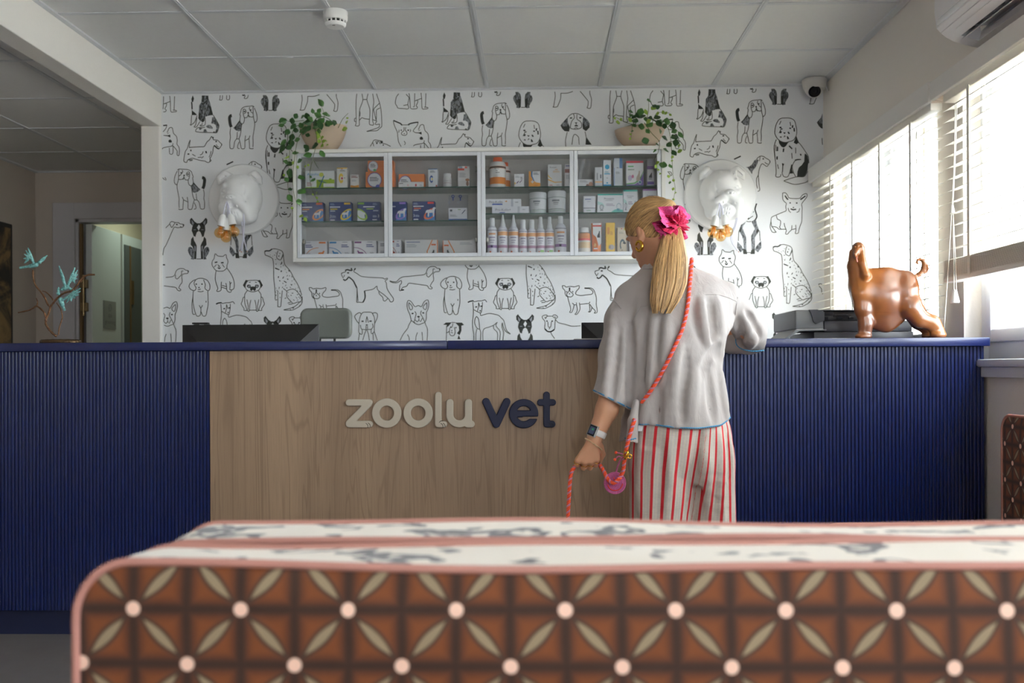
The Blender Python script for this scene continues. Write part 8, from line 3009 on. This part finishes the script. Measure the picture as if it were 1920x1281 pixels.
rope([Vector(W(1190, 786, -.10)), Vector(W(1181, 815, -.105)), Vector(W(1176, 835, -.10)), Vector(W(1171, 862, -.085)), Vector(W(1168, 884, -.075)), Vector(W(1160, 899, -.072)), Vector(W(1149, 906, -.068)), Vector(W(1140, 899, -.055)),
      Vector(W(1132, 884, -.035)), Vector(W(1123, 871, .005)), Vector(W(1114, 872, .020)), Vector(W(1098, 874, .022)), Vector(W(1084, 872, .018)), Vector(W(1075, 879, .005)), Vector(W(1070, 893, -.003)), Vector(W(1067, 930, -.005)), Vector(W(1065, 975, -.005)), Vector(W(1064, 1080, -.005)), Vector(W(1068, 1200, -.01)),
      Vector((XP(1075), YP - .03, .012)), Vector((XP(1110), YP - .10, .008)), Vector((XP(1150), YP - .06, .008))])
mb = MB()
cc = Vector(W(1174, 853, -.098))
mb.tube([cc + Vector((.007 * math.cos(t), 0, .010 * math.sin(t))) for t in np.linspace(0, 2 * math.pi, 17)], .0022, 7, caps=False)
mb.tube([cc + Vector((.010 + .006 * math.cos(t), -.003, -.004 + .006 * math.sin(t))) for t in np.linspace(0, 2 * math.pi, 15)], .0020, 7, caps=False)
mb.tube([cc + Vector((-.004, -.004, -.014)), cc + Vector((.006, -.004, .014))], .0028, 8)
mb.build('gold_clip', m_gold, lead, smooth=True)
chm = thing('crochet_charm', 'round pink crochet disc with a smiling face hanging from the rope lead', 'charm', (XP(1153), YP - .05, ZP(905)))
cd = Vector(W(1153, 906, -.050))
m_cp = M('pink_crochet_yarn', (206, 104, 158), .8, bump=.5, bscale=420, var=.12, vscale=320)
mb = MB()
for k in range(8):
    rr = .0335 * (k + .5) / 8
    mb.tube([cd + Vector((rr * math.cos(t), .0014 * math.sin(t * (9 + 3 * k)), rr * math.sin(t))) for t in np.linspace(0, 2 * math.pi, 16 + 7 * k)], .0026, 6, caps=False)
mb.build('disc', m_cp, chm, smooth=True)
mb = MB()
for dx_ in (-.002, .013):
    mb.tube([cd + Vector((dx_, -.0034, .006)), cd + Vector((dx_ - .001, -.0034, .018))], .0015, 6)
mb.tube([cd + Vector((.0225 * math.cos(t), -.0034, .0225 * math.sin(t))) for t in np.linspace(math.pi * 1.06, math.pi * 1.98, 18)], .0016, 6)
mb.build('smile', M('orange_yarn', (226, 66, 56), .8), chm, smooth=True)
mb = MB(); mb.tube(spline([cd + Vector((.004, 0, .034)), Vector(W(1158, 875, -.055)), Vector(W(1164, 862, -.075)), Vector(W(1171, 854, -.095))], 5), .0022, 6); mb.build('loop', m_cp, chm, smooth=True)
for a, e in (((1168, 852), (1155, 849)), ((1166, 858), (1153, 862))):
    mb = MB(); mb.tube(spline([Vector(W(*a, -.095)), Vector(W((a[0] + e[0]) / 2, a[1] - 2, -.09)), Vector(W(*e, -.085))], 4), .0016, 6, m_cp); mb.lathe([(0, -.005), (.0042, -.0025), (.0042, .0025), (0, .005)], Vector(W(*e, -.085)), n=10, m=m_or); mb.build('tassel', None, chm, smooth=True)
# ================================================================== upholstered seats in the foreground
UOFF = 0.5
def african_print(name, axis):
    """brown printed cloth: dark grid, leaf shapes on the diagonals, pale pink dots where leaves meet (u along axis, v = height)"""
    t = NT(name, 0.8)
    s = t.sep(t.coords('Object'))
    c = 0.0535
    u = t.math('ADD', t.math('DIVIDE', t.math('ADD', s[axis], 20 * c), c * .985), UOFF)
    v = t.math('DIVIDE', t.math('ADD', s[2], 20 * c), c)
    wob = t.noise(t.coords('Object'), 5.0, 2)
    u = t.math('ADD', u, t.math('MULTIPLY', t.math('SUBTRACT', wob, .5), .20))
    iu, iv = t.math('FLOOR', u), t.math('FLOOR', v)
    fu, fv = t.math('FRACT', u), t.math('FRACT', v)
    par = t.math('MODULO', t.math('ADD', iu, iv), 2.0)
    d1 = t.math('SUBTRACT', fu, fv)
    d2 = t.math('SUBTRACT', t.math('ADD', fu, fv), 1.0)
    mixf = lambda a, b: t.math('ADD', t.math('MULTIPLY', a, t.math('SUBTRACT', 1.0, par)), t.math('MULTIPLY', b, par))
    a = mixf(d1, d2)          # across the leaf
    b = mixf(d2, d1)          # along the leaf
    aa, ab = t.math('ABSOLUTE', a), t.math('ABSOLUTE', b)
    # lens shape
    q = t.math('DIVIDE', ab, 0.68)
    wdt = t.math('MULTIPLY', t.math('SUBTRACT', 1.0, t.math('MULTIPLY', q, q)), 0.15)
    e = t.math('SUBTRACT', aa, wdt)
    leaf = t.math('SUBTRACT', 1.0, t.smooth(e, -0.05, -0.01))
    ring = t.math('SUBTRACT', 1.0, t.smooth(e, 0.01, 0.11))
    # fine hatching that darkens towards the grid
    gx = t.math('MINIMUM', t.math('MINIMUM', fu, t.math('SUBTRACT', 1.0, fu)), t.math('MINIMUM', fv, t.math('SUBTRACT', 1.0, fv)))
    hat = t.math('SINE', t.math('MULTIPLY', t.math('ADD', aa, t.math('MULTIPLY', ab, 0.25)), 95.0))
    g = t.math('ADD', gx, t.math('MULTIPLY', hat, 0.05))
    dark = t.math('SUBTRACT', 1.0, t.smooth(g, -0.01, 0.27))
    col = t.mix(t.math('MULTIPLY', t.math('ADD', hat, 1.0), .22), (124, 64, 22), (74, 38, 16))
    col = t.mix(t.math('MULTIPLY', dark, .92), col, (30, 19, 16))
    col = t.mix(t.math('MULTIPLY', ring, .8), col, (48, 40, 34))
    lt = t.math('MULTIPLY', t.math('ADD', t.math('SINE', t.math('MULTIPLY', t.math('ADD', aa, ab), 80.0)), 1.0), .2)
    col = t.mix(leaf, col, t.mix(lt, (150, 132, 104), (110, 94, 74)))
    bb = t.math('SUBTRACT', 1.0, ab)
    rr = t.math('SQRT', t.math('ADD', t.math('MULTIPLY', a, a), t.math('MULTIPLY', bb, bb)))
    dot = t.math('SUBTRACT', 1.0, t.smooth(rr, 0.17, 0.20))
    col = t.mix(dot, col, (232, 192, 172))
    t.link(col, t.b.inputs['Base Color'])
    t.b.inputs['Sheen Weight'].default_value = .1
    t.bump(t.noise(t.coords('Object'), 500, 2), .15, .002)
    return t.m
def animal_print():
    t = NT('animal_print_velvet', 0.7)
    n = t.noise(t.coords('Object', (13, 17, 17)), 1.0, 2.0, .45, .5)
    n2 = t.noise(t.coords('Object', (40, 50, 50)), 1.0, 2, .5)
    q = t.math('ADD', n, t.math('MULTIPLY', t.math('SUBTRACT', n2, .5), .16))
    k = t.math('MULTIPLY', t.smooth(q, .555, .58), t.math('SUBTRACT', 1.0, t.smooth(q, .64, .665)))
    base = t.mix(t.noise(t.coords('Object'), 10, 3), (206, 194, 176), (222, 212, 200))
    t.link(t.mix(k, base, (44, 32, 40)), t.b.inputs['Base Color'])
    t.b.inputs['Sheen Weight'].default_value = .25
    return t.m
m_afx, m_afy, m_ani = african_print('brown_leaf_print', 0), african_print('brown_leaf_print_side', 1), animal_print()
m_pipe = M('dusty_pink_piping', (180, 126, 114), .7)
m_leg = M('dark_wood_leg', (58, 40, 28), .45)

def cushion_outline(w, h, r, n=10):
    o = []
    for (cx, cz, a0) in ((w / 2 - r, h / 2 - r, 0), (-w / 2 + r, h / 2 - r, 90), (-w / 2 + r, -h / 2 + r, 180), (w / 2 - r, -h / 2 + r, 270)):
        for i in range(n + 1):
            a = math.radians(a0 + 90 * i / n)
            o.append((cx + r * math.cos(a), cz + r * math.sin(a)))
    # extra points on the long edges, gently uneven as stuffed upholstery is
    out = []
    for i in range(len(o)):
        p, q = o[i], o[(i + 1) % len(o)]
        d = math.hypot(q[0] - p[0], q[1] - p[1])
        k = max(1, int(d / .05))
        for j in range(k):
            out.append((p[0] + (q[0] - p[0]) * j / k, p[1] + (q[1] - p[1]) * j / k))
    return out

def box_cushion(t, name, c, ux, uy, uz, w, h, th, r, mface, wave=.003, puff=.012, seed=0):
    """c centre; ux width, uz height, uy thickness direction; faces in cloth, boxing in animal print, piping on both edges"""
    c, ux, uy, uz = [Vector(q) for q in (c, ux, uy, uz)]
    o = cushion_outline(w, h, r)
    rr = random.Random(seed)
    ph = [rr.uniform(0, 6) for _ in range(4)]
    def wob(x, z, f):
        return wave * (math.sin(x * 5.2 + ph[0] + f) + .6 * math.sin(x * 11 + ph[1] + 2 * f)) * (1 if z > 0 else -1)
    def pt(x, z, y, f=0.0):
        return c + ux * x + uz * (z + (wob(x, z, f) if abs(z) > h / 2 - r else 0)) + uy * y
    n = len(o)
    mb = MB()
    # boxing strip
    rows = [(-th / 2, 0), (-th / 4, .4), (0, .8), (th / 4, 1.1), (th / 2, 1.5)]
    v = []
    for y, f in rows:
        bul = 1 + .004 * (1 - (2 * y / th) ** 2)
        v += [pt(x * bul, z * bul, y, f) for x, z in o]
    mb.add(v, [(i * n + k, i * n + (k + 1) % n, (i + 1) * n + (k + 1) % n, (i + 1) * n + k) for i in range(4) for k in range(n)], m_ani)
    for sgn, f in ((-1, 0), (1, 1.5)):
        v, fc_ = [], []
        R_ = 9
        for j in range(R_):
            s_ = 1 - j / R_
            v += [pt(x * s_, z * s_, sgn * (th / 2 + puff * (1 - s_ ** 4)), f) for x, z in o]
        v.append(pt(0, 0, sgn * (th / 2 + puff), f))
        fc_ = [(i * n + k, i * n + (k + 1) % n, (i + 1) * n + (k + 1) % n, (i + 1) * n + k) for i in range(R_ - 1) for k in range(n)]
        fc_ += [((R_ - 1) * n + k, (R_ - 1) * n + (k + 1) % n, R_ * n) for k in range(n)]
        mb.add(v, fc_, mface)
    o_ = mb.build(name, None, t, auto=.9)
    for sgn, f in ((-1, 0), (1, 1.5)):
        mb = MB(); loop = [pt(x, z, sgn * th / 2, f) for x, z in o]; mb.tube(loop + [loop[0]], .0044, 8, caps=False); mb.build('piping', m_pipe, o_, smooth=True)
    return o_

def sofa(label, x0, x1, yb0, yb1, ztop, facing, seed, th):
    """facing -1: seat towards the camera, +1: seat towards the counter"""
    yc = (yb0 + yb1) / 2
    t = thing('sofa', label, 'sofa', ((x0 + x1) / 2, yc + facing * .25, 0), None)
    zb = .34
    box_cushion(t, 'back_cushion', ((x0 + x1) / 2, yc, (ztop + zb) / 2), (1, 0, 0), (0, 1, 0), (0, 0, 1), x1 - x0, ztop - zb, th, .055, m_afx, seed=seed)
    ys0, ys1 = (yb0 - .55, yb0 - .02) if facing < 0 else (yb1 + .02, yb1 + .55)
    box_cushion(t, 'seat_cushion', ((x0 + x1) / 2, (ys0 + ys1) / 2, .39), (1, 0, 0), (0, 0, 1), (0, 1, 0), x1 - x0 - .02, ys1 - ys0, .11, .05, m_afx, seed=seed + 3)
    mb = MB(); mb.box(x0 + .01, x1 - .01, min(ys0, yb0) + .01, max(ys1, yb1) - .01, .22, .325, bev=.01); mb.build('base_frame', m_leg, t, auto=.6)
    for xx in (x0 + .06, x1 - .06):
        for yy in (min(ys0, yb0) + .05, max(ys1, yb1) - .05):
            mb = MB(); mb.tube([(xx, yy, 0), (xx, yy, .22)], [.014, .022], 10); mb.build('leg', m_leg, t, smooth=True)
    return t
ZS = 0.737
e0 = P(1000, 1061, Z=ZS).y; e1 = P(1000, 1021, Z=ZS).y; e2 = P(1000, 1009, Z=ZS).y; e3 = P(1000, 978, Z=ZS).y
xl = P(133, 1180, Y=e0).x
sofa('nearest sofa back in brown leaf print with animal print top and pink piping', xl + .005, xl + 2.0, e0, e1, ZS, -1, 1, e1 - e0)
sofa('second sofa back to back behind the nearest one, with animal print top', P(262, 1020, Y=e2).x, xl + 2.03, e2, e3, ZS - .003, 1, 5, e3 - e2)
# third seat under the window at the right edge
t = thing('sofa', 'brown leaf print sofa under the window at the right edge', 'sofa', (1.40, 2.4, 0), None)
xs_f = 1.385
yfar = P(1876, 870, X=xs_f).y
ztp = P(1890, 779, X=xs_f).z
LN = 1.25
box_cushion(t, 'back_cushion', (xs_f + .055, yfar - LN / 2, (ztp + .36) / 2), (0, 1, 0), (1, 0, 0), (0, 0, 1), LN, ztp - .36, .10, .05, m_afy, wave=.002, seed=9)
box_cushion(t, 'seat_cushion', (xs_f - .27, yfar - LN / 2, .40), (0, 1, 0), (0, 0, 1), (1, 0, 0), LN - .02, .50, .11, .05, m_afy, wave=.002, seed=11)
mb = MB(); mb.box(xs_f - .51, xs_f + .10, yfar - LN + .01, yfar - .01, .22, .335, bev=.01); mb.build('base_frame', m_leg, t, auto=.6)
for xx in (xs_f - .46, xs_f + .05):
    for yy in (yfar - LN + .06, yfar - .06):
        mb = MB(); mb.tube([(xx, yy, 0), (xx, yy, .22)], [.014, .022], 10); mb.build('leg', m_leg, t, smooth=True)
